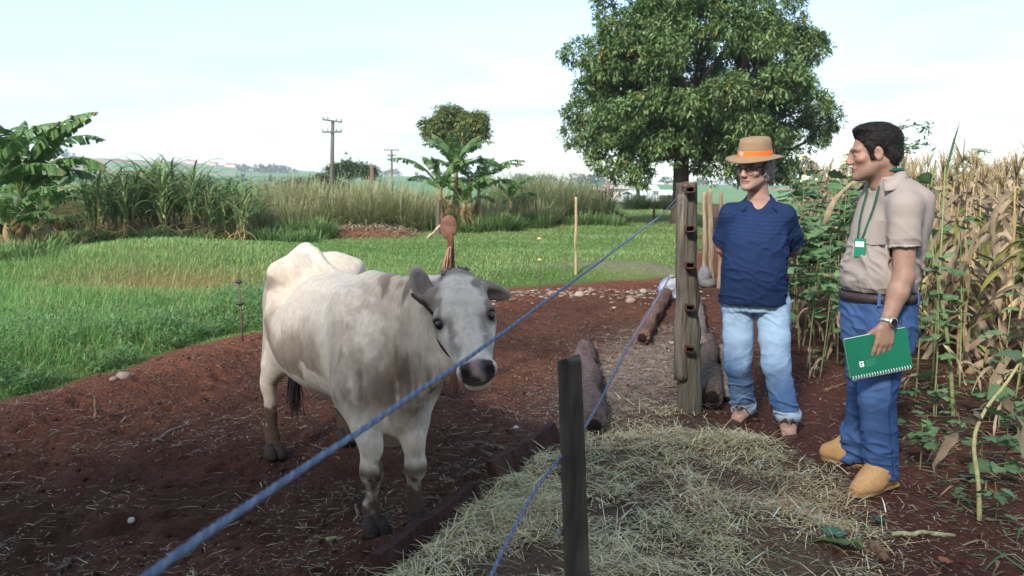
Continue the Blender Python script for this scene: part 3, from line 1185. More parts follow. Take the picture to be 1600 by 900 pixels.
    ncol = mixc((0.050, 0.040, 0.042), (0.30, 0.215, 0.195), sstep(0.035, 0.012, al) * sstep(0.35, 0.55, fn2) * (nf > -0.055))
    w = nose[:, None]
    col = col * (1 - w) + ncol * w
    nd_ = np.minimum(np.linalg.norm(V - H(0.470, 0.046, -0.014), axis=1), np.linalg.norm(V - H(0.470, -0.046, -0.014), axis=1))
    col = blend(col, (0.012, 0.010, 0.010), np.exp(-(nd_ / 0.024) ** 4))
    ear = np.minimum(np.linalg.norm(V - (e0 + 0.06 * (e1 - e0) / ln), axis=1), np.linalg.norm(V - (f0 + ax * 0.05), axis=1))
    col = blend(col, (0.15, 0.125, 0.115), 0.65 * np.exp(-(ear / 0.085) ** 4) * (al > 0.085))
    col = col * (0.84 + 0.32 * n3)[:, None]
    Q = Q[:, ::-1]
    root = thing('cow', 'thin dirty white cow standing on dark soil facing the blue rope', 'cow', tuple(world(np.array([(0.62, 0, 0.0)]))[0]))
    O = np.array(root.location)
    toO = lambda p: world(np.atleast_2d(np.asarray(p, float))) - O
    hide = mk('cow_hide', attr=True, rough=0.85, nscale=70, namt=0.14, stretch=(1, 1, 0.28), bump=0.35, bscale=170, spec=0.15, sheen=0.04, bdist=0.006)
    body = child('body', np_mesh('cow_body', world(V) - O, Q, None, col), hide, root)
    # eyes
    for q in (1, -1):
        m = MB()
        m.ball(toO(H(0.206, q * 0.092, -0.046))[0], 0.0225, 12, 9, (0.012, 0.009, 0.008))
        child('eye', m.mesh('cow_eye'), mk('eye_dark', (0.012, 0.009, 0.008), rough=0.08, namt=0, spec=0.6), root)
    # hooves: two claws each
    for hf in (G(428, 716), G(538, 690), G(583, 838), G(650, 830)):
        hf = conv(hf) + np.array((0, 0, gz(hf[0], hf[1]) * 0.5))
        m = MB()
        for q in (1, -1):
            c = hf + R * 0.026 * q + U * 0.03
            pts = [c + Zv * 0.075 - U * 0.01, c + Zv * 0.045 + U * 0.008, c + Zv * 0.012 + U * 0.022, c + Zv * 0.0 + U * 0.02]
            m.tube([toO(p)[0] for p in pts], [0.026, 0.033, 0.040, 0.034], 9, (0.03, 0.02, 0.016), flat=1.25)
        child('hoof', m.mesh('cow_hoof'), mk('hoof', (0.03, 0.02, 0.016), rough=0.7, nscale=60, namt=0.5, bump=0.3), root)
    # tail switch
    rs = np.random.RandomState(3)
    m = MB()
    for i in range(130):
        a = C(-0.24, 0.05, 0.43) + rs.randn(3) * 0.010
        e = a + np.array((0, 0, -0.20 - 0.12 * rs.rand())) + rs.randn(3) * 0.02
        md = (a + e) / 2 + rs.randn(3) * 0.008
        m.tube(list(toO([a, md, e])), [0.004, 0.0035, 0.001], 4, (0.02, 0.014, 0.012), cap=False)
    child('tail_switch', m.mesh('tail_switch'), mk('tail_hair', (0.018, 0.013, 0.011), rough=0.8, namt=0.3), root)
    # tuft on the poll
    m = MB()
    for i in range(200):
        a = H(0.0 + 0.06 * rs.rand() - 0.045, (rs.rand() - 0.5) * 0.11, -0.022 - 0.03 * rs.rand())
        g = Nn * (0.2 + 0.5 * rs.rand()) + D * (0.9 - rs.rand()) + Lt * (rs.rand() - 0.5) + Zv * 0.4
        g = g / np.linalg.norm(g) * (0.010 + 0.016 * rs.rand())
        m.tube(list(toO([a, a + g * 0.6, a + g + D * 0.012])), [0.0035, 0.003, 0.0008], 4,
               (0.16 + 0.15 * rs.rand(), 0.12 + 0.12 * rs.rand(), 0.10 + 0.09 * rs.rand()), cap=False)
    child('poll_tuft', m.mesh('poll_tuft'), mk('tuft_hair', attr=True, rough=0.85, namt=0.2), root)
    # neck strap
    ctr = [H(0.075, 0.118, -0.10), H(0.16, 0.122, -0.125), H(0.25, 0.095, -0.165), H(0.315, 0.045, -0.19), H(0.33, 0, -0.20),
           H(0.31, -0.05, -0.19), H(0.23, -0.10, -0.17), H(0.14, -0.12, -0.15), H(0.04, -0.11, -0.17), H(-0.02, -0.05, -0.20), H(-0.03, 0.0, -0.21),
           H(-0.01, 0.07, -0.19), H(0.03, 0.11, -0.14), H(0.075, 0.118, -0.10)]
    # push the strap out to the hide
    pts = catmull(ctr, 6)
    out = []
    cen = H(0.14, 0, -0.17)
    for p in pts:
        d = p - cen
        d = d / np.linalg.norm(d)
        w = (V - cen) @ d
        off = np.linalg.norm((V - cen) - w[:, None] * d, axis=1)
        mk_ = (off < 0.014) & (w > 0.03) & (w < 0.24)
        out.append(cen + d * ((w[mk_].max() if mk_.any() else np.linalg.norm(p - cen)) + 0.003))
    out = np.array(out)
    for _ in range(3):
        out[1:-1] = 0.5 * out[1:-1] + 0.25 * (out[2:] + out[:-2])
    m = MB()
    m.tube([toO(p)[0] for p in out], 0.0065, 7, (0.045, 0.025, 0.018), cap=False)
    child('neck_rope', m.mesh('neck_rope'), mk('strap', (0.045, 0.025, 0.018), rough=0.8, namt=0.3), root)
    return root


build_cow()

# ================================================================== the two men
def unit(v):
    v = np.array(v, float)
    return v / np.linalg.norm(v)


def add_head(S, c, f, u, sc=1.0):
    """Head modelled round c (between the ears); f = where the face points, u = up. Returns a local->world function and axes."""
    f = unit(f)
    u = np.array(u, float)
    u = unit(u - f * (u @ f))
    l = np.cross(u, f)                       # the person's left
    M = np.stack([l, f, u])

    def Hd(x, y, z):
        return c + (l * x + f * y + u * z) * sc

    def e(p, r, k=0.02, mode='add'):
        S.ell(Hd(*p), np.array(r) * sc, M, k * sc, mode)

    def cn(a, b, ra, rb, k=0.02, mode='add'):
        S.cone(Hd(*a), Hd(*b), ra * sc, rb * sc, k * sc, mode)
    e((0, -0.018, 0.035), (0.074, 0.096, 0.085))
    e((0, 0.025, -0.025), (0.058, 0.066, 0.084), 0.03)
    e((0, 0.028, -0.072), (0.045, 0.048, 0.036), 0.03)
    for q in (1, -1):
        cn((q * 0.055, -0.01, -0.05), (q * 0.016, 0.070, -0.096), 0.018, 0.015, 0.03)   # jaw line
        e((q * 0.043, 0.060, -0.022), (0.024, 0.020, 0.018), 0.02)                      # cheek bone
        cn((q * 0.012, 0.086, 0.020), (q * 0.048, 0.070, 0.022), 0.011, 0.010, 0.015)   # brow
        e((q * 0.032, 0.095, 0.002), (0.016, 0.012, 0.010), 0.012, 'sub')               # eye socket
        e((q * 0.032, 0.0765, 0.002), (0.0130, 0.0125, 0.0110), 0.005)                   # eye
        e((q * 0.077, -0.008, -0.008), (0.009, 0.020, 0.032), 0.008)                    # ear
        e((q * 0.085, -0.004, -0.006), (0.006, 0.011, 0.018), 0.004, 'sub')
        e((q * 0.012, 0.102, -0.034), (0.009, 0.011, 0.008), 0.006)                     # nostril wing
    e((0, 0.080, -0.099), (0.019, 0.017, 0.016), 0.02)                                  # chin
    cn((0, 0.090, 0.016), (0, 0.108, -0.027), 0.0080, 0.0115, 0.014)                    # nose
    e((0, 0.088, -0.058), (0.024, 0.014, 0.008), 0.008)
    e((0, 0.086, -0.070), (0.021, 0.013, 0.008), 0.008)
    e((0, 0.102, -0.0635), (0.026, 0.008, 0.0022), 0.003, 'sub')                        # mouth
    return Hd, M


def skin_colour(V, Hd, M, sc, base, stub=0.0, stubcol=(0.2, 0.17, 0.16), reg=0.16):
    """Skin tone with lips, brows and eyes."""
    c = Hd(0, 0, 0)
    q = (V - c) @ M.T / sc
    x, y, z = q[:, 0], q[:, 1], q[:, 2]
    near = (np.linalg.norm(q, axis=1) < reg)
    n = fbm(V * 38, 3, 5)
    col = np.array(base)[None, :] * (0.82 + 0.36 * n)[:, None]

    def bl(w, cc):
        nonlocal col
        w = (np.clip(w, 0, 1) * near)[:, None]
        col = col * (1 - w) + np.array(cc) * w
    bl(0.35 * np.exp(-((np.abs(x) - 0.042) / 0.02) ** 2 - ((z + 0.025) / 0.02) ** 2) * (y > 0.04), (base[0] * 1.15, base[1] * 0.8, base[2] * 0.75))
    bl(0.3 * np.exp(-((x) / 0.018) ** 2 - ((z + 0.028) / 0.015) ** 2) * (y > 0.09), (base[0] * 1.15, base[1] * 0.75, base[2] * 0.7))
    bl(stub * (y > -0.01) * sstep(-0.035, -0.055, z) * (z > -0.125), stubcol)
    bl(0.75 * np.exp(-((np.abs(x) / 0.026)) ** 4 - ((z + 0.064) / 0.0105) ** 2) * (y > 0.07), (base[0] * 0.85, base[1] * 0.55, base[2] * 0.52))
    bl(0.9 * np.exp(-((np.abs(x)) / 0.025) ** 4 - ((z + 0.0635) / 0.0030) ** 2) * (y > 0.07), (0.05, 0.022, 0.02))
    bl(0.85 * np.exp(-((np.abs(x) - 0.032) / 0.020) ** 4 - ((z - 0.021 + 0.1 * (np.abs(x) - 0.03)) / 0.0055) ** 2) * (y > 0.05), (0.045, 0.035, 0.03))
    ey = np.exp(-((np.abs(x) - 0.032) / 0.013) ** 4 - ((z - 0.002) / 0.0062) ** 4) * (y > 0.06)
    bl(ey, (0.26, 0.23, 0.21))
    bl(ey * np.exp(-((np.abs(x) - 0.032) / 0.0062) ** 4), (0.02, 0.014, 0.012))
    bl(0.8 * np.exp(-((np.abs(x) - 0.032) / 0.015) ** 4 - ((z - 0.0095) / 0.003) ** 2) * (y > 0.06), (0.03, 0.02, 0.018))
    return col


def add_hand(S, w, d, n, l, curl=0.5, sc=1.0, thumb_in=0.3, spread=0.03):
    """w wrist; d towards the fingers; n back of the hand; l thumb side."""
    d, n, l = unit(d), unit(n), unit(l)

    def Pt(a, b, c):
        return w + (d * a + l * b + n * c) * sc
    M = np.stack([d, l, n])
    S.cone(w - d * 0.03 * sc, Pt(0.03, 0, 0), 0.025 * sc, 0.026 * sc, 0.015, flat=(n, 0.75))
    S.ell(Pt(0.052, 0, 0), np.array((0.050, 0.040, 0.016)) * sc, M, 0.012)
    lens = (0.074, 0.082, 0.076, 0.060)
    for i in range(4):
        b = 0.031 - 0.0205 * i
        kn = Pt(0.088 - 0.004 * abs(i - 1), b, 0.003)
        S.cone(Pt(0.03, b * 0.75, 0.002), kn, 0.0125 * sc, 0.0112 * sc, 0.008)
        a = 0.15 + curl * 0.4
        p = kn
        for j, fr in enumerate((0.45, 0.31, 0.24)):
            dr = d * math.cos(a) - n * math.sin(a) + l * (spread * (1.5 - i))
            q = p + unit(dr) * lens[i] * fr * sc
            S.cone(p, q, (0.0100 - 0.0008 * j) * sc, (0.0094 - 0.0010 * j) * sc, 0.003)
            p = q
            a += curl * 0.75
    t0 = Pt(0.022, 0.026, -0.004)
    t1 = Pt(0.052, 0.050, -0.012 - 0.02 * thumb_in)
    t2 = Pt(0.082, 0.056 - 0.012 * thumb_in, -0.018 - 0.045 * thumb_in)
    t3 = Pt(0.104, 0.050 - 0.02 * thumb_in, -0.020 - 0.06 * thumb_in)
    S.cone(t0, t1, 0.0155 * sc, 0.0125 * sc, 0.012)
    S.cone(t1, t2, 0.0115 * sc, 0.0105 * sc, 0.004)
    S.cone(t2, t3, 0.0105 * sc, 0.0085 * sc, 0.003)


def creases(V, N, amp, seed, zs=16.0, hs=4.0, diag=0.0, mask=None):
    """Irregular cloth creases running mostly round the limb."""
    q = np.stack([V[:, 0] * hs, V[:, 1] * hs, (V[:, 2] + diag * V[:, 0]) * zs], 1)
    n = fbm(q + 0.9 * fbm(V * 6, 2, seed + 5)[:, None], 2, seed)
    r = np.clip(1 - np.abs(n - 0.5) * 9, 0, 1) ** 1.5 - 0.25
    n = fbm(q * 1.7 + 31, 2, seed + 2)
    r = r + 0.5 * (np.clip(1 - np.abs(n - 0.5) * 10, 0, 1) ** 1.5 - 0.2)
    if mask is not None:
        r = r * mask
    return V + N * (amp * r)[:, None]


def wrinkle(V, N, amp, scale, axis=(1, 1, 1), seed=0, sharp=2.0):
    n = fbm(V * np.array(axis) * scale, 3, seed)
    r = 1 - np.abs(2 * n - 1) * sharp
    return V + N * (amp * np.clip(r, -1, 1))[:, None]


def piece(name, S, mat, root, colour=None, disp=None, smooth=1, label=None):
    V, Q = S.polygonise(smooth)
    N = normals(V, Q)
    if disp:
        V = disp(V, N)
    col = colour(V) if colour else None
    O = np.array(root.location)
    o = child(name, np_mesh(name, V - O, Q, None, col), mat, root)
    if label:
        o['label'] = label
    return o, V, Q


def sheet(m, A, B, th, col):
    """Thick ribbon between two polylines A and B (same count)."""
    A, B = np.asarray(A, float), np.asarray(B, float)
    n = len(A)
    t = np.gradient(A, axis=0)
    nn = np.cross(t, B - A)
    nn /= np.linalg.norm(nn, axis=1, keepdims=True) + 1e-9
    V = np.concatenate([A, B, A + nn * th, B + nn * th])
    Q = []
    for i in range(n - 1):
        Q += [(i, i + 1, n + i + 1, n + i), (2 * n + i, 3 * n + i, 3 * n + i + 1, 2 * n + i + 1),
              (i, 2 * n + i, 2 * n + i + 1, i + 1), (n + i, n + i + 1, 3 * n + i + 1, 3 * n + i)]
    Q += [(0, n, 3 * n, 2 * n), (n - 1, 3 * n - 1, 4 * n - 1, 2 * n - 1)]
    m.add(V, Q, None, col)


def hair_strips(root, V, N, flow, n, ln, wd, cols, seed, name='hair_strand', curl=0.3):
    rs = np.random.RandomState(seed)
    i = rs.randint(0, len(V), n)
    p, nn = V[i], N[i]
    d = flow(p) + rs.randn(n, 3) * curl
    d = d - nn * (d * nn).sum(1)[:, None]
    d = d / (np.linalg.norm(d, axis=1, keepdims=True) + 1e-9)
    d0 = d + nn * (0.25 + 0.3 * rs.rand(n, 1))
    L_ = ln * (0.6 + 0.8 * rs.rand(n, 1))
    a = p - nn * 0.002
    b = a + d0 * L_ * 0.5
    c = b + (d + np.array((0, 0, -0.25))) * L_ * 0.5
    sd = np.cross(d, nn)
    sd = sd / (np.linalg.norm(sd, axis=1, keepdims=True) + 1e-9) * wd
    VV = np.stack([a - sd, a + sd, b - sd * 0.8, b + sd * 0.8, c], 1).reshape(-1, 3)
    o = (np.arange(n) * 5)[:, None]
    C_ = np.repeat(mixc(cols[0], cols[1], rs.rand(n)), 5, 0)
    ob = child(name, np_mesh(name, VV - np.array(root.location), o + np.array((0, 1, 3, 2)), o + np.array((2, 3, 4)), C_), M_HAIR, root)
    ob['kind'] = 'stuff'


M_SKIN = mk('skin', attr=True, rough=0.55, nscale=90, namt=0.08, bump=0.15, bscale=260, spec=0.35, bdist=0.002)
M_DENIM = mk('denim', attr=True, rough=0.9, nscale=240, namt=0.14, bump=0.25, bscale=420, spec=0.1, sheen=0.0, bdist=0.002)
M_NAVY = mk('navy_knit', attr=True, rough=0.85, nscale=160, namt=0.12, bump=0.2, bscale=380, spec=0.12, bdist=0.002)
M_BEIGE = mk('beige_knit', attr=True, rough=0.88, nscale=150, namt=0.07, bump=0.2, bscale=380, spec=0.1, bdist=0.002)
M_HAIR = mk('hair', attr=True, rough=0.6, nscale=110, namt=0.45, bump=0.8, bscale=150, stretch=(1, 1, 0.4), spec=0.12, bdist=0.004)


def vec(p):
    return np.array(p, float)


def build_hat_man():
    Yc = 5.08
    g0 = GP(1190, 682)
    root = thing('person', 'man in straw hat, navy polo shirt and faded jeans standing hands behind back', 'person',
                 (1.52, 5.1, gz(1.52, 5.1)))
    rz = math.radians(-13)
    # ---------------- skin
    S = SDF((1.10, 4.52, -0.02), (1.95, 5.50, 1.84), 0.0048)
    hc = vec(P(1178, 262, 5.04))
    f = unit((-0.74, -0.66, -0.13))
    Hd, M = add_head(S, hc, f, (0.03, -0.03, 1), 1.08)
    nb = vec(P(1186, 318, 5.10))
    S.cone(Hd(0, -0.025, -0.05), nb, 0.057, 0.066, 0.03)
    S.loft([(1.49, 5.10, 0.80, 0.16, 0.11), (1.485, 5.09, 1.0, 0.155, 0.11), (1.50, 5.10, 1.2, 0.16, 0.10), (1.515, 5.11, 1.34, 0.165, 0.09), (1.515, 5.11, 1.41, 0.10, 0.065)], rz, 0.04)
    shL, shR = vec(P(1226, 337, 5.05)), vec(P(1142, 334, 5.13))
    elL, elR = vec(P(1241, 389, 5.20)), vec(P(1129, 386, 5.24))
    haL, haR = np.array((1.50, 5.325, 0.985)), np.array((1.46, 5.335, 0.955))
    for sh, el, ha, l in ((shL, elL, haL, (0, 0, 1)), (shR, elR, haR, (0, 0, 1))):
        S.cone(sh, el, 0.052, 0.043, 0.03)
        S.cone(el, lerp(el, ha, 0.35), 0.042, 0.043, 0.02)
        S.cone(lerp(el, ha, 0.35), ha, 0.042, 0.027, 0.015)
    add_hand(S, haL, unit(haL - elL) + np.array((0, 0, -0.35)), (0, 1, 0), (0, 0, 1), 0.9)
    add_hand(S, haR, unit(haR - elR) + np.array((0, -0.1, -0.3)), (0, -1, 0.2), (0, 0, 1), 0.8)
    hpL, hpR = vec(P(1207, 485, 5.06)), vec(P(1153, 485, 5.12))
    knL, knR = vec(P(1213, 572, 4.98)), vec(P(1153, 570, 5.10))
    anL, anR = vec(P(1231, 655, 4.95)), vec(P(1162, 640, 5.24))
    for h_, k_, a_ in ((hpL, knL, anL), (hpR, knR, anR)):
        S.chain([h_, k_, a_], [0.085, 0.055, 0.037], 0.03)
    feet = []
    for a_, toe, lat in ((anL, GP(1235, 699), 1), (anR, GP(1127, 676), -1)):
        toe = vec(toe)
        z0 = toe[2] + 0.022
        fd = toe - a_
        fd[2] = 0
        fd = unit(fd)
        sd = np.array((-fd[1], fd[0], 0))
        if sd[0] < 0:
            sd = -sd
        heel = a_ - fd * 0.035
        heel[2] = z0 + 0.028
        tip = heel + fd * 0.215
        S.cone(np.array((a_[0], a_[1], a_[2])), heel, 0.036, 0.030, 0.03)
        mid = heel + fd * 0.15
        mid[2] = z0 + 0.018
        S.cone(a_ - np.array((0, 0, 0.01)), mid, 0.034, 0.022, 0.03, flat=(sd, 1.5))
        S.cone(heel, mid, 0.028, 0.021, 0.03, flat=(sd, 1.6))
        inner = -sd if lat > 0 else sd
        for j in range(5):
            b = 0.030 - 0.016 * j
            L_ = 0.050 - 0.006 * j
            r_ = 0.0125 if j == 0 else 0.0088
            s0 = mid + inner * b + fd * (0.012 - 0.006 * j)
            s0[2] = z0 + 0.015
            s1 = s0 + fd * L_
            s1[2] = z0 + r_ - 0.002
            S.cone(s0, s1, r_ * 1.1, r_, 0.004)
        feet.append((heel, fd, sd, z0, a_, mid, inner))
    piece('body', S, M_SKIN, root, lambda V: skin_colour(V, Hd, M, 1.08, (0.35, 0.205, 0.16), 0.25, (0.30, 0.22, 0.19)))
    # ---------------- polo shirt
    S = SDF((1.10, 4.70, 0.70), (1.95, 5.45, 1.56), 0.0062)
    S.loft([(1.483, 5.085, 0.785, 0.205, 0.165), (1.483, 5.075, 0.90, 0.197, 0.170), (1.483, 5.07, 1.02, 0.192, 0.168), (1.492, 5.08, 1.15, 0.187, 0.150),
            (1.502, 5.10, 1.25, 0.178, 0.132), (1.510, 5.11, 1.33, 0.165, 0.108), (1.515, 5.115, 1.385, 0.115, 0.088), (1.51, 5.115, 1.43, 0.075, 0.074)], rz, 0.03, expo=2.2)
    for sh, el in ((shL, elL), (shR, elR)):
        S.cone(nb + np.array((0, 0, -0.035)), sh, 0.045, 0.056, 0.05)
        S.cone(sh, lerp(sh, el, 0.84), 0.060, 0.073, 0.04, cap=True)
        S.cone(lerp(sh, el, 0.66), lerp(sh, el, 1.1), 0.060, 0.067, 0.004, 'sub')
    fx = math.sin(rz)
    fr = np.array((fx, -math.cos(rz), 0))
    # neck opening
    S.cone(nb + np.array((0, 0, 0.06)), nb + np.array((0, 0, -0.02)), 0.068, 0.060, 0.01, 'sub')
    vb = vec(P(1177, 346, 4.96))
    S.cone(nb + fr * 0.07 + np.array((0, 0, 0.02)), vb + fr * 0.03, 0.044, 0.006, 0.008, 'sub')
    S.cone((1.483, 5.08, 0.70), (1.483, 5.08, 0.82), 0.12, 0.10, 0.01, 'sub', flat=((1, 0, 0), 1.55))

    def dshirt(V, N):
        z = V[:, 2]
        V = wrinkle(V, N, 0.004, 7, (1, 1, 1.5), 3)
        V = creases(V, N, 0.008, 7, 13, 5, 0.35, sstep(1.30, 1.05, z))
        return creases(V, N, 0.009, 17, 11, 6, -0.7, np.exp(-((z - 1.17) / 0.12) ** 2) * (V[:, 0] > 1.47))

    def cshirt(V):
        n = fbm(V * 6, 3, 4)
        c = np.array((0.011, 0.024, 0.070))[None] * (0.8 + 0.4 * n)[:, None]
        z = V[:, 2] + 0.012 * np.sin(V[:, 0] * 9)
        st = (np.abs(((z * 1.0 / 0.024) % 1.0) - 0.5) < 0.09) & (z > 1.18) & (z < 1.34)
        c[st] *= 1.45
        hem = V[:, 2] < 0.805
        c[hem] *= 0.85
        return c
    piece('polo_shirt', S, M_NAVY, root, cshirt, dshirt)
    # collar
    m = MB()
    O = vec(root.location)
    for q in (-1, 1):
        lat = np.array((math.cos(rz), math.sin(rz), 0)) * q
        ang = np.linspace(0, 1, 9)
        A, B = [], []
        for t in ang:
            a = t * 2.45
            dr = -fr * math.cos(a) + lat * math.sin(a)
            drop = sstep(0.45, 1.0, t)
            p = nb + dr * (0.069 + 0.004 * drop) + np.array((0, 0, 0.055 - 0.048 * drop))
            o = nb + dr * (0.098 + 0.022 * drop) + np.array((0, 0, 0.012 - 0.062 * drop)) + lat * 0.018 * drop
            A.append(p - O)
            B.append(o - O)
        if q > 0:
            sheet(m, A, B, 0.005, (0.010, 0.022, 0.064))
        else:
            sheet(m, A[::-1], B[::-1], 0.005, (0.010, 0.022, 0.064))
    child('collar', m.mesh('collar'), M_NAVY, root)
    # ---------------- jeans
    S = SDF((1.14, 4.72, 0.0), (1.85, 5.42, 1.0), 0.0062)
    S.loft([(1.487, 5.085, 0.74, 0.165, 0.125), (1.485, 5.085, 0.83, 0.185, 0.140), (1.485, 5.085, 0.93, 0.175, 0.13)], rz, 0.03)
    for h_, k_, a_ in ((hpL, knL, anL), (hpR, knR, anR)):
        S.cone(h_ + np.array((0, 0, 0.04)), lerp(h_, k_, 0.5), 0.100, 0.089, 0.03)
        S.cone(lerp(h_, k_, 0.5), k_, 0.089, 0.079, 0.02)
        S.cone(k_, lerp(k_, a_, 0.62), 0.079, 0.071, 0.02)
        S.cone(lerp(k_, a_, 0.62), a_ + np.array((0, 0, 0.005)), 0.071, 0.070, 0.02)
        S.cone(a_ + np.array((0, 0, 0.03)), a_ - np.array((0, 0, 0.10)), 0.058, 0.062, 0.006, 'sub')

        def cut(X, Y, Z, a_=a_):
            return (Z - (a_[2] - 0.012)) + 0 * X + 0 * Y
        S.op(cut, a_ - np.array((0.11, 0.11, 0.12)), a_ + np.array((0.11, 0.11, -0.012)), 0.0, 'sub')

    def djean(V, N):
        z = V[:, 2]
        V = wrinkle(V, N, 0.005, 6, (1, 1, 1.0), 13)
        V = creases(V, N, 0.012, 23, 15, 5, 0.2, np.clip(sstep(0.40, 0.10, z) + 0.15, 0, 1))
        V = creases(V, N, 0.009, 33, 11, 5, -0.5, 0.7 * np.exp(-((z - 0.45) / 0.10) ** 2))
        return creases(V, N, 0.008, 43, 10, 6, 0.9, sstep(0.60, 0.72, z))

    def cjean(V):
        z = V[:, 2]
        n = fbm(V * np.array((9, 9, 5)), 4, 16)
        fade = np.clip(0.12 + 0.85 * np.exp(-((z - 0.66) / 0.17) ** 2) * (V[:, 1] < 5.10) + 0.30 * sstep(0.30, 0.5, z) + 0.45 * (n - 0.5) * 2, 0, 1)
        c = mixc((0.055, 0.110, 0.235), (0.28, 0.40, 0.55), fade)
        # turned-up cuffs show the pale inside
        cz = np.where(np.hypot(V[:, 0] - anL[0], V[:, 1] - anL[1]) < 0.12, anL[2], anR[2])
        cuff = sstep(0.062, 0.055, z - cz)
        return c * (1 - cuff[:, None]) + np.array((0.33, 0.41, 0.50)) * cuff[:, None]
    piece('jeans', S, M_DENIM, root, cjean, djean)
    # rolled cuffs
    for a_ in (anL, anR):
        m = MB()
        pts = [a_ + np.array((math.cos(t) * 0.078, math.sin(t) * 0.078, 0.0 + 0.006 * math.sin(3 * t))) - O for t in np.linspace(0, 2 * PI, 21)]
        up = [p + np.array((0, 0, 0.052 + 0.004 * math.sin(i))) for i, p in enumerate(pts)]
        sheet(m, up, pts, 0.006, (0.30, 0.38, 0.47))
        child('trouser_cuff', m.mesh('cuff'), M_DENIM, root)
    # ---------------- sandals
    for heel, fd, sd, z0, a_, mid, inner in feet:
        m = MB()
        prof = [(-0.045, 0.012), (-0.035, 0.034), (0.0, 0.041), (0.06, 0.041), (0.12, 0.048), (0.17, 0.053), (0.21, 0.047), (0.235, 0.030), (0.245, 0.010)]
        A = [heel + fd * a + sd * w for a, w in prof]
        B = [heel + fd * a - sd * w for a, w in prof]
        V, n = [], len(prof)
        for zz in (z0 - 0.022, z0 + 0.001):
            for p in A + B:
                V.append((p[0] - O[0], p[1] - O[1], zz - O[2]))
        Q = []
        for i in range(n - 1):
            Q += [(i, i + 1, n + i + 1, n + i), (2 * n + i, 3 * n + i, 3 * n + i + 1, 2 * n + i + 1),
                  (i, 2 * n + i, 2 * n + i + 1, i + 1), (n + i, n + i + 1, 3 * n + i + 1, 3 * n + i)]
        Q += [(0, n, 3 * n, 2 * n), (n - 1, 3 * n - 1, 4 * n - 1, 2 * n - 1)]
        m.add(V, Q, None, (0.07, 0.042, 0.03))
        sole = child('sandal', m.mesh('sandal', smooth=False), mk('sandal_leather', (0.062, 0.036, 0.028), rough=0.7, nscale=40, namt=0.3, bump=0.2), root)
        m = MB()
        post = mid + fd * 0.02 + inner * 0.018
        post[2] = z0 + 0.036
        for q in (1, -1):
            A, B = [], []
            for t in np.linspace(0, 1, 8):
                e = heel + fd * lerp(0.165, 0.085, t) + sd * q * lerp(0.004, 0.054, t)
                e2 = heel + fd * lerp(0.150, 0.025, t) + sd * q * lerp(0.002, 0.053, t)
                hz = 0.064 + 0.012 * math.sin(PI * min(1, t * 1.0)) - 0.060 * t ** 3
                A.append((e[0] - O[0], e[1] - O[1], z0 + hz - O[2]))
                B.append((e2[0] - O[0], e2[1] - O[1], z0 + hz + 0.012 * (1 - t) - O[2]))
            if q > 0:
                sheet(m, A, B, 0.006, (0.05, 0.03, 0.025))
            else:
                sheet(m, A[::-1], B[::-1], 0.006, (0.05, 0.03, 0.025))
        m.tube([heel + fd * 0.155 + np.array((0, 0, 0)) * 0 + np.array((0, 0, z0 + 0.045 - heel[2])) - O, heel + fd * 0.185 + inner * 0.016 + np.array((0, 0, z0 + 0.002 - heel[2])) - O], 0.006, 6, (0.05, 0.03, 0.025))
        st = child('strap', m.mesh('sandal_strap'), MATS['sandal_leather'], sole)
    # ---------------- grey hair
    S = SDF(hc - 0.17, hc + 0.17, 0.0048)
    S.ell(Hd(0, -0.03, 0.02), np.array((0.086, 0.100, 0.092)) * 1.08, M, 0.01)
    S.ell(Hd(0, -0.085, -0.045), np.array((0.066, 0.045, 0.055)) * 1.08, M, 0.03)
    S.ell(Hd(0, 0.075, -0.03), np.array((0.12, 0.085, 0.20)) * 1.08, M, 0.01, 'sub')
    for q in (1, -1):
        S.cone(Hd(q * 0.082, 0.010, 0.02), Hd(q * 0.078, 0.012, -0.035), 0.010, 0.007, 0.012)
        S.ell(Hd(q * 0.09, 0.0, -0.012), (0.016, 0.020, 0.026), M, 0.006, 'sub')
    _h, HV, HQ = piece('hair', S, M_HAIR, root, lambda V: mixc((0.16, 0.15, 0.145), (0.42, 0.40, 0.385), np.clip((fbm(V * np.array((90, 90, 30)), 2, 6) - 0.3) * 2.2, 0, 1)),
          lambda V, N: V + N * (0.016 * (fbm(V * np.array((60, 60, 30)), 3, 7) - 0.4))[:, None], 0)
    hair_strips(root, HV, normals(HV, HQ), lambda p: np.repeat([-M[1] * 0.5 + np.array((0, 0, -1.0))], len(p), 0), 2200, 0.035, 0.0011, ((0.20, 0.19, 0.18), (0.52, 0.50, 0.48)), 5, curl=0.5)
    # ---------------- glasses
    m = MB()
    for q in (1, -1):
        ring = [Hd(q * (0.033 + 0.0215 * math.cos(t)), 0.100 - 0.12 * (abs(0.033 + 0.0215 * math.cos(t)) ** 1) * 0.35, 0.0 + 0.0175 * math.copysign(abs(math.sin(t)) ** 0.8, math.sin(t))) - O for t in np.linspace(0, 2 * PI, 19)]
        m.tube(ring, 0.0019, 6, (0.02, 0.016, 0.015), cap=False)
        m.tube([Hd(q * 0.054, 0.098 - 0.02, 0.006) - O, Hd(q * 0.078, 0.03, 0.010) - O, Hd(q * 0.082, -0.005, 0.008) - O], 0.0025, 6, (0.02, 0.016, 0.015))
    m.tube([Hd(-0.012, 0.101, 0.004) - O, Hd(0, 0.106, 0.007) - O, Hd(0.012, 0.101, 0.004) - O], 0.0024, 6, (0.02, 0.016, 0.015))
    child('glasses', m.mesh('glasses'), mk('glasses_frame', (0.02, 0.014, 0.013), rough=0.3, namt=0.1), root)
    # ---------------- straw hat with orange band
    hx = Hd(0, -0.012, 0.062)
    hu = unit(M[2] + M[1] * 0.02 + np.array((0.02, 0, 0)))
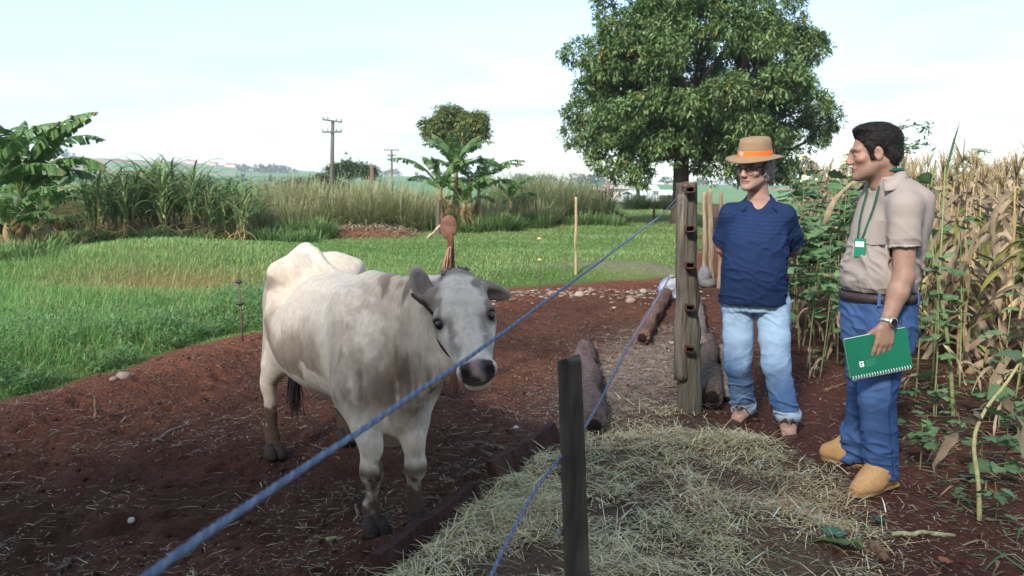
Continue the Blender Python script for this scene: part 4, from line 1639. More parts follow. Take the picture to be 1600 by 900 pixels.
    ha_ = unit(M[1] - hu * (M[1] @ hu))
    hb_ = np.cross(hu, ha_)
    n = 36

    def hring(r, rl, z, droop=0.0):
        out = []
        for i in range(n):
            t = 2 * PI * i / n
            out.append(hx + ha_ * math.cos(t) * r + hb_ * math.sin(t) * rl + hu * (z + droop * (abs(math.sin(t)) ** 2) + 0.0) - O)
        return out
    prof = [(0.176, 0.168, -0.022, 0.016), (0.180, 0.172, -0.018, 0.016), (0.150, 0.142, -0.005, 0.008), (0.118, 0.105, 0.002, 0.0), (0.112, 0.098, 0.010, 0), (0.108, 0.094, 0.045, 0), (0.103, 0.089, 0.085, 0),
            (0.094, 0.080, 0.108, 0), (0.070, 0.058, 0.113, 0), (0.04, 0.03, 0.100, 0), (0.01, 0.008, 0.096, 0)]
    m = MB()
    V, Q = [], []
    for p in prof:
        V += hring(*p)
    for i in range(len(prof) - 1):
        for j in range(n):
            Q.append((i * n + j, i * n + (j + 1) % n, (i + 1) * n + (j + 1) % n, (i + 1) * n + j))
    b = len(V)
    und = [(0.176, 0.168, -0.024, 0.016), (0.150, 0.142, -0.009, 0.008), (0.106, 0.092, -0.004, 0)]
    for p in und:
        V += hring(*p)
    for i in range(2):
        for j in range(n):
            Q.append((b + (i + 1) * n + j, b + (i + 1) * n + (j + 1) % n, b + i * n + (j + 1) % n, b + i * n + j))
    for j in range(n):
        Q.append((b + j, b + (j + 1) % n, (j + 1) % n, j))
    m.add(V, Q, None, (0.34, 0.225, 0.135))
    hat = child('hat', m.mesh('hat'), mk('hat_straw', (0.25, 0.165, 0.100), rough=0.85, nscale=130, namt=0.22, bump=0.5, bscale=200, bdist=0.003), root)
    m = MB()
    V, Q = [], []
    for p in [(0.1135, 0.0995, 0.010, 0), (0.1105, 0.0965, 0.039, 0)]:
        V += hring(*p)
    for j in range(n):
        Q.append((j, (j + 1) % n, n + (j + 1) % n, n + j))
    m.add(V, Q, None, (0.85, 0.16, 0.02))
    band = child('hat_band', m.mesh('hat_band'), mk('orange_ribbon', (0.82, 0.145, 0.02), rough=0.6, nscale=20, namt=0.1), hat)
    # pink printed mark on the band
    m = MB()
    for dt, zz, sz in ((0.10, 0.030, 0.010), (0.0, 0.028, 0.011), (-0.10, 0.024, 0.009), (0.05, 0.018, 0.009), (-0.05, 0.036, 0.007)):
        t = -0.25 + dt
        c = hx + ha_ * math.cos(t) * 0.1125 + hb_ * math.sin(t) * 0.0985 + hu * zz - O
        nrm = unit(ha_ * math.cos(t) + hb_ * math.sin(t))
        tg = np.cross(hu, nrm)
        V = [c + tg * sz * math.cos(a) + hu * sz * 0.8 * math.sin(a) + nrm * 0.001 for a in np.linspace(0, 2 * PI, 8)[:-1]]
        m.add(V, None, [(0, i, i + 1) for i in range(1, 6)], (0.8, 0.45, 0.38))
    child('band_mark', m.mesh('band_mark'), mk('pink_print', (0.78, 0.42, 0.36), rough=0.7, namt=0.1), hat)
    return root


def build_notebook_man():
    root = thing('person', 'man in beige polo shirt, blue jeans and tan boots holding a green notebook', 'person', (1.74, 4.15, gz(1.74, 4.15)))
    O = vec(root.location)
    Yt = 4.04
    rz = -(PI / 2 - math.radians(24))                     # torso section: rx runs across the shoulders
    # ---------------- skin
    S = SDF((1.42, 3.60, -0.02), (2.22, 4.66, 1.88), 0.0046)
    sc = 1.07
    hc = vec(P(1365, 238, 4.02))
    f = unit((-0.955, 0.24, -0.14))
    Hd, M = add_head(S, hc, f, (-0.04, 0, 1), sc)
    nb = vec(P(1382, 284, 4.04))
    S.cone(Hd(0, -0.03, -0.05), nb, 0.060, 0.072, 0.03)
    fr = np.array((-math.cos(math.radians(24)), -math.sin(math.radians(24)), 0))
    lt = np.array((-fr[1], fr[0], 0))
    lt = np.array((math.sin(math.radians(24)), -math.cos(math.radians(24)), 0))     # his left, towards the camera

    def sec(px, py, rx, ry, Y=Yt):
        p = P(px, py, Y)
        return (p[0], p[1], p[2], rx, ry)
    S.loft([sec(1376, 470, 0.155, 0.11), sec(1378, 420, 0.15, 0.115), sec(1388, 370, 0.155, 0.115), sec(1398, 325, 0.16, 0.10), sec(1398, 295, 0.10, 0.07)][::1], rz, 0.04)
    shL = vec(P(1414, 322, 3.87))
    elL = vec(P(1412, 432, 3.84))
    wrL = vec(P(1386, 505, 3.80))
    shR = vec(P(1384, 318, 4.24))
    elR = vec(P(1372, 425, 4.36))
    wrR = vec(P(1330, 470, 4.30))
    S.cone(shL, elL, 0.056, 0.047, 0.03)
    S.cone(elL, lerp(elL, wrL, 0.35), 0.046, 0.046, 0.02)
    S.cone(lerp(elL, wrL, 0.35), wrL, 0.046, 0.030, 0.02)
    S.cone(shR, elR, 0.056, 0.045, 0.03)
    S.cone(elR, wrR, 0.046, 0.029, 0.02)
    hd_ = unit((-0.14, -0.02, -1))
    add_hand(S, wrL, hd_, (0.12, -1, 0.05), (-1, -0.12, 0), 0.22, 1.12, thumb_in=0.9, spread=0.02)
    add_hand(S, wrR, (-0.35, -0.1, -1), (-0.2, 1, 0), (-1, -0.2, 0), 0.7, 1.08, thumb_in=0.4)
    hpL, hpR = vec(P(1384, 505, 3.98)), vec(P(1356, 505, 4.16))
    knL, knR = vec(P(1370, 625, 3.95)), vec(P(1352, 610, 4.28))
    anL, anR = vec(P(1379, 738, 3.99)), vec(P(1337, 712, 4.36))
    for h_, k_, a_ in ((hpL, knL, anL), (hpR, knR, anR)):
        S.chain([h_, k_, a_, a_ - np.array((0, 0, 0.05))], [0.088, 0.058, 0.042, 0.042], 0.03)
    piece('body', S, M_SKIN, root, lambda V: skin_colour(V, Hd, M, sc, (0.30, 0.175, 0.130), 0.25, (0.14, 0.10, 0.09)))
    # ---------------- shirt
    S = SDF((1.40, 3.68, 0.84), (2.26, 4.58, 1.66), 0.0062)
    secs = [sec(1374, 454, 0.166, 0.148), sec(1374, 440, 0.180, 0.166), sec(1378, 415, 0.182, 0.166), sec(1387, 375, 0.184, 0.156), sec(1396, 335, 0.190, 0.142),
            sec(1401, 305, 0.180, 0.122), sec(1394, 288, 0.130, 0.100), sec(1386, 277, 0.085, 0.085)]
    S.loft(secs, rz, 0.03, expo=2.15)
    for sh, el in ((shL, elL), (shR, elR)):
        S.cone(nb + np.array((0.02, 0, -0.035)), sh, 0.050, 0.062, 0.05)
        S.cone(sh, lerp(sh, el, 0.585), 0.064, 0.074, 0.03, cap=True)
        S.cone(lerp(sh, el, 0.45), lerp(sh, el, 0.80), 0.058, 0.066, 0.004, 'sub') if sh is shL else None
    S.cone(nb + np.array((0, 0, 0.07)), nb + np.array((0, 0, -0.015)), 0.072, 0.066, 0.01, 'sub')
    vb = nb + fr * 0.16 + np.array((0, 0, -0.11))
    S.cone(nb + fr * 0.08 + np.array((0, 0, 0.03)), vb, 0.042, 0.006, 0.008, 'sub')

    def dshirt(V, N):
        z = V[:, 2] - O[2]
        V = wrinkle(V, N, 0.004, 6, (1, 1, 1.4), 43)
        V = creases(V, N, 0.013, 47, 11, 5, 0.75, np.exp(-((z - 1.12) / 0.14) ** 2))
        return creases(V, N, 0.009, 57, 16, 5, -0.2, sstep(1.06, 0.97, z))

    def cshirt(V):
        n = fbm(V * 7, 3, 46)
        c = np.array((0.300, 0.258, 0.234))[None] * (0.88 + 0.24 * n)[:, None]
        ax = unit(elL - shL)
        d = (V - lerp(shL, elL, 0.585)) @ ax
        arm = np.linalg.norm((V - shL) - ((V - shL) @ ax)[:, None] * ax, axis=1) < 0.1
        arm = arm & (np.linalg.norm((V - shL) - ((V - shL) @ ax)[:, None] * ax, axis=1) < 0.088) & (d < 0.006)
        rib = arm & (d > -0.030) & (V[:, 1] < 3.95)
        c[rib] *= 0.86
        pip = arm & (d > -0.009) & (V[:, 1] < 3.95)
        c[pip] = (0.55, 0.48, 0.44)
        seam = arm & (np.abs(d + 0.033) < 0.004) & (V[:, 1] < 3.95)
        c[seam] *= 0.7
        return c
    shirt, SV, SQ = piece('polo_shirt', S, M_BEIGE, root, cshirt, dshirt)

    def snap(p, off, dr):
        """Push a point out along dr to just above the shirt."""
        dr = unit(dr)
        w = (SV - p) @ dr
        o = np.linalg.norm((SV - p) - w[:, None] * dr, axis=1)
        k = (o < 0.014) & (w < 0.20)
        return p + dr * ((w[k].max() if k.any() else 0) + off)
    # collar
    m = MB()
    for q in (-1, 1):
        lat = lt * q
        A, B = [], []
        for t in np.linspace(0, 1, 10):
            a = t * (2.5 if q > 0 else 1.9)
            dr = -fr * math.cos(a) + lat * math.sin(a)
            drop = sstep(0.45, 1.0, t)
            p = nb + dr * (0.075 + 0.006 * drop) + np.array((0, 0, 0.058 - 0.050 * drop))
            o = nb + dr * (0.108 + (0.030 if q > 0 else 0.004) * drop) + np.array((0, 0, 0.008 - 0.055 * drop)) + lat * 0.022 * drop
            A.append(p - O)
            B.append(o - O)
        if q > 0:
            sheet(m, A, B, 0.006, (0.32, 0.275, 0.25))
        else:
            sheet(m, A[::-1], B[::-1], 0.006, (0.32, 0.275, 0.25))
    child('collar', m.mesh('collar'), M_BEIGE, root)
    # chest pocket
    m = MB()
    A, B = [], []
    cp = vec(P(1374, 350, Yt))
    pk = []
    for i in range(5):
        for j in range(4):
            a = -0.15 + 0.16 * (i / 4) * 3.6
            dr = fr * math.cos(0.25 + 0.16 * i) + lt * math.sin(0.25 + 0.16 * i)
            base = np.array((cp[0], cp[1], vec(P(1374, 343, Yt))[2] - 0.036 * j - 0.004 * (2 - abs(i - 2)) * (j == 3)))
            pk.append(snap(base, 0.0035, dr) - O)
    Q = [(i * 4 + j, i * 4 + j + 1, (i + 1) * 4 + j + 1, (i + 1) * 4 + j) for i in range(4) for j in range(3)]
    m.add(pk, Q, None, (0.285, 0.243, 0.22))
    pkt = child('pocket', m.mesh('pocket'), M_BEIGE, root)
    # lanyard
    m = MB()
    for q, xs in ((1, 0.30), (-1, -0.30)):
        A = []
        for t in np.linspace(0, 1, 12):
            a = lerp(2.5 if q > 0 else 2.5, 3.14, t)
            base = np.array((cp[0], cp[1], lerp(nb[2] - 0.02, vec(P(1340, 375, Yt))[2], t)))
            th = lerp(0.62, 0.10, t) * q
            dr = fr * math.cos(th) + lt * math.sin(th)
            A.append(snap(base, 0.004, dr) - O)
        A = np.array(A)
        for _ in range(2):
            A[1:-1] = 0.5 * A[1:-1] + 0.25 * (A[2:] + A[:-2])
        sdv = (lt * 0.9 + np.array((0, 0, 0.1))) * 0.0065
        sheet(m, A - sdv, A + sdv, 0.002, (0.015, 0.12, 0.07))
    # band round the back of the neck
    A, B = [], []
    for t in np.linspace(-2.2, 2.2, 15):
        dr = -fr * math.cos(t) + lt * math.sin(t)
        A.append(nb + dr * 0.079 + np.array((0, 0, 0.064)) - O)
        B.append(nb + dr * 0.086 + np.array((0, 0, 0.050)) - O)
    sheet(m, A, B, 0.002, (0.015, 0.14, 0.08))
    lan = child('lanyard', m.mesh('lanyard'), mk('lanyard_green', (0.010, 0.075, 0.048), rough=0.6, nscale=30, namt=0.3), root)
    m = MB()
    bc = np.array((cp[0], cp[1], vec(P(1340, 385, Yt))[2]))
    dr = unit(fr * math.cos(0.15) + lt * math.sin(0.15))
    bp = snap(bc, 0.010, dr)
    Rb = np.stack([np.cross(dr, (0, 0, 1)), dr, np.array((0, 0, 1.0))], 1)
    m.box(bp - O, (0.058, 0.004, 0.088), Rb, (0.02, 0.22, 0.13))
    bd = child('badge', m.mesh('badge', False), mk('badge_green', (0.02, 0.22, 0.13), rough=0.3, namt=0.1), root)
    m = MB()
    m.box(bp + dr * 0.003 + np.array((0, 0, 0.016)) - O, (0.046, 0.002, 0.026), Rb, (0.7, 0.72, 0.7))
    child('badge_print', m.mesh('badge_print', False), mk('badge_white', (0.68, 0.70, 0.68), rough=0.4, namt=0.1), bd)
    # ---------------- jeans
    S = SDF((1.42, 3.62, 0.0), (2.12, 4.62, 1.06), 0.0062)
    S.loft([sec(1372, 545, 0.165, 0.135), sec(1372, 510, 0.178, 0.156), sec(1372, 480, 0.174, 0.154), sec(1372, 464, 0.168, 0.148)], rz, 0.03)
    for h_, k_, a_ in ((hpL, knL, anL), (hpR, knR, anR)):
        S.cone(h_ + np.array((0, 0, 0.02)), lerp(h_, k_, 0.5), 0.110, 0.096, 0.03)
        S.cone(lerp(h_, k_, 0.5), k_, 0.096, 0.082, 0.02)
        S.cone(k_, lerp(k_, a_, 0.7), 0.082, 0.078, 0.02)
        S.cone(lerp(k_, a_, 0.7), a_, 0.078, 0.075, 0.02)
        S.cone(a_ + np.array((0, 0, 0.03)), a_ - np.array((0, 0, 0.10)), 0.066, 0.068, 0.006, 'sub')

        def cut(X, Y, Z, a_=a_):
            return (Z - (a_[2] - 0.02)) + 0 * X + 0 * Y
        S.op(cut, a_ - np.array((0.12, 0.12, 0.14)), a_ + np.array((0.12, 0.12, -0.02)), 0.0, 'sub')

    def djean(V, N):
        z = V[:, 2]
        V = wrinkle(V, N, 0.005, 5, (1, 1, 1.0), 53)
        V = creases(V, N, 0.016, 63, 13, 4.5, 0.25, np.clip(sstep(0.42, 0.12, z) + 0.12, 0, 1))
        V = creases(V, N, 0.012, 73, 10, 5, -0.6, 0.8 * np.exp(-((z - 0.52) / 0.10) ** 2))
        return creases(V, N, 0.010, 83, 9, 6, 0.9, sstep(0.70, 0.80, z))

    def cjean(V):
        z = V[:, 2]
        n = fbm(V * np.array((9, 9, 4)), 4, 56)
        fade = np.clip(0.30 + 0.35 * np.exp(-((z - 0.62) / 0.2) ** 2) * (V[:, 0] < 1.80) + 1.2 * (n - 0.5), 0, 1)
        c = mixc((0.024, 0.055, 0.155), (0.090, 0.160, 0.330), fade)
        # side seam down the near leg
        ax = V - hpL
        tt = np.clip((hpL[2] - z) / (hpL[2] - anL[2]), 0, 1)
        sx = np.where(tt < 0.5, lerp(hpL[0], knL[0], tt * 2), lerp(knL[0], anL[0], tt * 2 - 1)) + 0.02
        seam = (np.abs(V[:, 0] - sx) < 0.006) & (V[:, 1] < 4.0) & (z < 0.92)
        c[seam] *= 0.72
        hem = np.abs(z - np.where(V[:, 1] < 4.15, anL[2], anR[2]) - 0.006) < 0.007
        c[hem] *= 1.25
        return c
    jeans, JV, JQ = piece('jeans', S, M_DENIM, root, cjean, djean)

    def ring(zc, rx, ry, n=40, c=None, tilt=0.0):
        c = vec(P(1372, 458, Yt)) if c is None else c
        out = []
        for i in range(n + 1):
            t = 2 * PI * i / n
            p = lt * math.cos(t) * rx - fr * math.sin(t) * ry
            out.append(np.array((c[0], c[1], zc)) + p + np.array((0, 0, tilt * p[0])) - O)
        return out
    zb = P(1372, 461, Yt)[2]
    m = MB()
    sheet(m, ring(zb + 0.020, 0.184, 0.166), ring(zb - 0.021, 0.187, 0.169), 0.005, (0.045, 0.03, 0.03))
    belt = child('belt', m.mesh('belt'), mk('belt_leather', (0.045, 0.028, 0.028), rough=0.55, nscale=40, namt=0.3), root)
    for t in (-0.85, -0.30, 0.42):
        m = MB()
        c = np.array((P(1372, 458, Yt)[0], P(1372, 458, Yt)[1], zb)) + lt * math.cos(t) * 0.194 - fr * math.sin(t) * 0.176
        tg = unit(-lt * math.sin(t) - fr * math.cos(t))
        m.box(c - O, (0.014, 0.006, 0.062), np.stack([tg, np.cross((0, 0, 1), tg), np.array((0, 0, 1.0))], 1), (0.06, 0.12, 0.29))
        child('belt_loop', m.mesh('belt_loop', False), M_DENIM, root)
    m = MB()
    A = [p for p in ring(zb + 0.016, 0.186, 0.167)[4:10]]
    B = [p for p in ring(zb - 0.018, 0.189, 0.170)[4:10]]
    # belt tip pouch on the hip
    t0 = [lt * math.cos(t) * 0.196 - fr * math.sin(t) * 0.178 for t in np.linspace(-0.75, -0.30, 6)]
    cc = np.array((P(1372, 458, Yt)[0], P(1372, 458, Yt)[1], zb)) - O
    sheet(m, [cc + p + np.array((0, 0, 0.012)) for p in t0], [cc + p * 1.02 + np.array((0, 0, -0.032)) for p in t0], 0.008, (0.05, 0.03, 0.032))
    child('belt_pouch', m.mesh('belt_pouch'), MATS['belt_leather'], root)
    # front pocket edge stitched as a raised seam
    m = MB()
    pts = []
    c0 = np.array((P(1372, 470, Yt)[0], P(1372, 470, Yt)[1], 0))
    for t in np.linspace(0, 1, 9):
        th = lerp(-0.95, -0.25, t)
        base = np.array((c0[0], c0[1], lerp(zb - 0.03, zb - 0.105, math.sin(t * PI / 2))))
        dr = unit(lt * math.cos(th) - fr * math.sin(th) * -1 * -1)
        w = (JV - base) @ dr
        o_ = np.linalg.norm((JV - base) - w[:, None] * dr, axis=1)
        k = o_ < 0.014
        pts.append(base + dr * (w[k].max() if k.any() else 0.17) - O)
    m.tube(pts, 0.0035, 6, (0.07, 0.11, 0.22))
    child('pocket_seam', m.mesh('pocket_seam'), mk('denim_seam', (0.07, 0.115, 0.23), rough=0.9, namt=0.2), root)
    # ---------------- boots
    for a_, toe, heel in ((anL, GP(1322, 786), GP(1404, 764)), (anR, GP(1268, 724), GP(1348, 742))):
        toe, heel = vec(toe), vec(heel)
        g = min(toe[2], heel[2])
        fd = unit((toe - heel) * np.array((1, 1, 0)))
        sd = np.array((-fd[1], fd[0], 0))
        L_ = min(np.linalg.norm((toe - heel)[:2]), 0.33)
        mid = (toe + heel) / 2
        hl = np.array((a_[0], a_[1], 0)) - fd * 0.085
        hl[2] = g
        B = SDF(np.minimum(hl - 0.12, hl + fd * L_ - 0.12) * (1, 1, 0) + (0, 0, g - 0.02), np.maximum(hl + 0.12, hl + fd * L_ + 0.12) * (1, 1, 0) + (0, 0, g + 0.26), 0.0055)
        up = np.array((0, 0, 1.0))
        B.cone(hl + fd * 0.04 + up * 0.065, hl + fd * (L_ * 0.55) + up * 0.060, 0.046, 0.044, 0.03)
        B.cone(hl + fd * (L_ * 0.55) + up * 0.050, hl + fd * (L_ - 0.046) + up * 0.040, 0.044, 0.032, 0.04, flat=(sd, 1.22))
        B.cone(np.array((a_[0], a_[1], g + 0.16)), hl + fd * 0.075 + up * 0.08, 0.058, 0.052, 0.04)
        B.cone(np.array((a_[0], a_[1], g + 0.15)) + fd * 0.01, hl + fd * 0.19 + up * 0.062, 0.05, 0.036, 0.05)
        B.cone(np.array((a_[0], a_[1], g + 0.11)) + fd * 0.02, hl + fd * 0.235 + up * 0.052, 0.044, 0.034, 0.05)

        def cutz(X, Y, Z):
            return (Z - (g + 0.022)) + 0 * X + 0 * Y
        B.op(cutz, B.lo, B.lo + (B.n - 1) * B.h, 0.0, 'sub')

        def cb(V):
            n = fbm(V * 18, 3, 66)
            c = mixc((0.37, 0.205, 0.085), (0.48, 0.29, 0.135), n)
            w = (V - hl) @ fd
            elastic = (np.abs(w - 0.085) < 0.028) & (V[:, 2] > g + 0.075)
            c[elastic] = c[elastic] * 0.72
            dirt = sstep(0.06, 0.02, V[:, 2] - g + 0.03 * (n - 0.5))[:, None] * 0.35
            return c * (1 - dirt) + np.array((0.16, 0.075, 0.05)) * dirt
        boot, BV, BQ = piece('boot', B, mk('boot_leather', attr=True, rough=0.75, nscale=60, namt=0.15, bump=0.3, bscale=160, spec=0.2, bdist=0.002), root, cb,
                             lambda V, N: wrinkle(V, N, 0.0025, 16, (1, 1, 1), 63))
        m = MB()
        prof = [(-0.012, 0.018), (0.0, 0.036), (0.04, 0.044), (0.10, 0.042), (0.17, 0.050), (0.23, 0.054), (0.275, 0.048), (0.302, 0.030), (0.312, 0.010)]
        prof = [(a * L_ / 0.31, w) for a, w in prof]
        n = len(prof)
        for z0, z1, ex, cc in ((0.0, 0.013, -0.001, (0.022, 0.02, 0.018)), (0.0135, 0.027, 0.002, (0.30, 0.19, 0.085))):
            V = []
            for zz in (g + z0, g + z1):
                for q in (1, -1):
                    for a, w in prof:
                        p = hl + fd * a + sd * q * (w + ex)
                        hz = 0.0 if not (0.085 < a < 0.135 and z0 == 0.0 and zz == g) else 0.008
                        V.append((p[0] - O[0], p[1] - O[1], zz + hz - O[2]))
            Q = []
            for i in range(n - 1):
                Q += [(i, n + i, n + i + 1, i + 1), (2 * n + i, 2 * n + i + 1, 3 * n + i + 1, 3 * n + i),
                      (i, i + 1, 2 * n + i + 1, 2 * n + i), (n + i, 3 * n + i, 3 * n + i + 1, n + i + 1)]
            Q += [(0, 2 * n, 3 * n, n), (n - 1, 2 * n - 1, 4 * n - 1, 3 * n - 1)]
            m.add(V, Q, None, cc)
        child('boot_sole', m.mesh('boot_sole', False), mk('sole_rubber', attr=True, rough=0.7, nscale=30, namt=0.2), root)
        m = MB()
        c = hl + sd * (-0.0475 if sd[1] > 0 else 0.0475) + fd * 0.03 + up * 0.022
        m.box(c - O, (0.040, 0.003, 0.013), np.stack([fd, sd, up], 1), (0.45, 0.33, 0.06))
        child('sole_patch', m.mesh('sole_patch', False), mk('yellow_patch', (0.35, 0.25, 0.05), rough=0.5, nscale=90, namt=0.6), root)
    # ---------------- hair
    S = SDF(hc - 0.19, hc + 0.19, 0.0046)
    S.ell(Hd(0, -0.022, 0.040), np.array((0.081, 0.103, 0.091)) * sc, M, 0.01)
    S.ell(Hd(0, 0.030, 0.105), np.array((0.058, 0.050, 0.024)) * sc, M, 0.03)
    S.ell(Hd(0, -0.07, -0.02), np.array((0.066, 0.045, 0.055)) * sc, M, 0.03)
    S.ell(Hd(0, 0.118, -0.004), np.array((0.14, 0.085, 0.088)) * sc, M, 0.012, 'sub')
    S.ell(Hd(0, 0.035, -0.095), np.array((0.14, 0.085, 0.100)) * sc, M, 0.012, 'sub')
    for q in (1, -1):
        S.cone(Hd(q * 0.074, 0.022, 0.02), Hd(q * 0.074, 0.020, -0.022), 0.010 * sc, 0.006 * sc, 0.01)
        S.ell(Hd(q * 0.088, -0.006, -0.010), np.array((0.022, 0.022, 0.034)) * sc, M, 0.004, 'sub')

    def chair(V):
        q = (V - hc) @ M.T / sc
        g_ = np.clip(sstep(0.03, -0.03, q[:, 2]) * 0.5 + (fbm(V * np.array((120, 120, 40)), 2, 76) - 0.52) * 1.5, 0, 0.7)
        return mixc((0.009, 0.008, 0.008), (0.06, 0.057, 0.055), g_)
    _h, HV, HQ = piece('hair', S, M_HAIR, root, chair, lambda V, N: V + N * (0.004 * (fbm(V * np.array((110, 110, 60)), 3, 77) - 0.45))[:, None], 0)
    hair_strips(root, HV, normals(HV, HQ), lambda p: -M[1] * 0.8 + (np.array((0, 0, -1.0)) * sstep(0.06, -0.02, ((p - hc) @ M[2]) / sc)[:, None]) + M[1] * 1.4 * sstep(0.02, 0.07, ((p - hc) @ M[1]) / sc)[:, None] * 0,
                4600, 0.024, 0.0009, ((0.007, 0.006, 0.006), (0.030, 0.027, 0.026)), 6, curl=0.14)
    # ---------------- wristwatch
    ax = unit(wrL - elL)
    wc = lerp(elL, wrL, 0.965)
    u1 = unit(np.cross(ax, (0, 1, 0)))
    u2 = np.cross(ax, u1)
    m = MB()
    A, B = [], []
    for t in np.linspace(0, 2 * PI, 25):
        p = u1 * math.cos(t) * 0.0335 + u2 * math.sin(t) * 0.0325
        A.append(wc + p - ax * 0.010 - O)
        B.append(wc + p + ax * 0.010 - O)
    sheet(m, A, B, 0.003, (0.6, 0.6, 0.58))
    wt = child('wristwatch', m.mesh('watch_band'), mk('watch_steel', (0.62, 0.61, 0.58), rough=0.3, metal=0.85, nscale=200, namt=0.2), root)
    fc = unit((0.30, -1, 0.1))
    fc = unit(fc - ax * (fc @ ax))
    m = MB()
    m.tube([wc + fc * 0.030 - O, wc + fc * 0.042 - O], 0.0215, 20, (0.6, 0.6, 0.58))
    child('watch_case', m.mesh('watch_case'), MATS['watch_steel'], wt)
    m = MB()
    m.tube([wc + fc * 0.0422 - O, wc + fc * 0.0432 - O], 0.0165, 20, (0.02, 0.02, 0.025))
    child('watch_dial', m.mesh('watch_dial', False), mk('watch_dial', (0.015, 0.016, 0.02), rough=0.15, namt=0), wt)
    # ring on his finger
    # ---------------- green notebook (held)
    c = [vec(P(1320, 533, 3.785)), vec(P(1416, 515, 3.785)), vec(P(1427, 573, 3.775)), vec(P(1339, 591, 3.775))]
    ex = unit((c[1] - c[0]) + (c[2] - c[3]))
    ez = unit((c[0] - c[3]) + (c[1] - c[2]))
    ey = unit(np.cross(ez, ex))
    ez = np.cross(ex, ey)
    cen = sum(c) / 4
    # sit the book just under the finger tips
    fl = wrL + hd_ * 0.10
    cen = cen + ey * ((fl - cen) @ ey) + ey * 0.012 * np.sign(ey[1])
    wd, ht = 0.292, 0.190
    nbk = thing('notebook', 'green spiral notebook held in the hand of the man in beige', 'notebook', tuple(cen - ez * ht / 2))
    nO = vec(nbk.location)
    Rn = np.stack([ex, ey, ez], 1)
    sg = -1 if ey[1] > 0 else 1
    m = MB()
    m.box(cen - nO + ey * 0.0 + ez * 0.002, (wd - 0.006, 0.012, ht - 0.004), Rn, (0.75, 0.75, 0.72))
    child('pages', m.mesh('pages', False), mk('paper', (0.74, 0.74, 0.72), rough=0.8, nscale=300, namt=0.08, stretch=(1, 30, 1)), nbk)
    mg = mk('notebook_green', (0.006, 0.145, 0.080), rough=0.45, nscale=10, namt=0.08, spec=0.4)
    for q in (1, -1):
        m = MB()
        m.box(cen - nO + ey * 0.0075 * q, (wd, 0.0018, ht), Rn, (0.006, 0.14, 0.08))
        cv = child('cover', m.mesh('cover', False), mg, nbk)
        if q == sg:
            m = MB()
            fo = ey * q * 0.0016
            b = cen - nO + ey * 0.0075 * q + fo - ex * 0.085 - ez * 0.035
            m.box(b, (0.020, 0.0010, 0.026), Rn, (0.75, 0.78, 0.76))
            child('cover_emblem', m.mesh('cover_emblem', False), mk('emblem_white', (0.74, 0.78, 0.76), rough=0.5, namt=0), cv)
            m = MB()
            for dx, dz, w, h in ((0, 0.004, 0.010, 0.006), (-0.002, -0.005, 0.008, 0.004)):
                m.box(b + fo * 0.6 + ex * dx + ez * dz, (w, 0.0008, h), Rn, (0.03, 0.12, 0.08))
            child('emblem_mark', m.mesh('emblem_mark', False), mk('emblem_dark', (0.03, 0.12, 0.08), rough=0.5, namt=0), cv)
            m = MB()
            for i, (w, dz) in enumerate(((0.050, 0.012), (0.044, 0.003), (0.050, -0.006), (0.032, -0.014))):
                m.box(b + ex * (0.045 + (w - 0.05) / 2) + ez * dz, (w, 0.0008, 0.0022), Rn, (0.10, 0.36, 0.25))
            child('cover_lettering', m.mesh('cover_lettering', False), mk('print_pale_green', (0.08, 0.30, 0.20), rough=0.5, namt=0), cv)
    for i in range(22):
        t = -wd / 2 + 0.012 + i * (wd - 0.024) / 21
        m = MB()
        cc = cen - nO + ex * t - ez * (ht / 2 - 0.002)
        m.tube([cc + ey * math.cos(a) * 0.013 + ez * math.sin(a) * 0.011 for a in np.linspace(0, 2 * PI, 11)], 0.0022, 5, (0.8, 0.8, 0.8), cap=False)
        child('spiral_ring', m.mesh('spiral_ring'), mk('spiral_white', (0.62, 0.64, 0.63), rough=0.35, namt=0), nbk)
    return root


build_hat_man()
build_notebook_man()

# ================================================================== fence, posts, ropes, logs
M_POST = mk('weathered_wood', attr=True, rough=0.9, nscale=26, namt=0.45, stretch=(1, 1, 0.10), bump=1.0, bscale=46, spec=0.08, bdist=0.022)
M_LOG = mk('log_wood', attr=True, rough=0.95, nscale=30, namt=0.55, bump=1.0, bscale=38, spec=0.08, bdist=0.03)
M_RUST = mk('rusty_iron', (0.075, 0.032, 0.02), rough=0.8, nscale=50, namt=0.5, bump=0.4, bscale=80)
M_WIRE = mk('fence_wire', (0.20, 0.20, 0.21), rough=0.5, metal=0.6, namt=0.2)
M_ROPE = mk('blue_rope', attr=True, rough=0.85, nscale=220, namt=0.4, bump=0.8, bscale=160, stretch=(1, 1, 1), bdist=0.004)


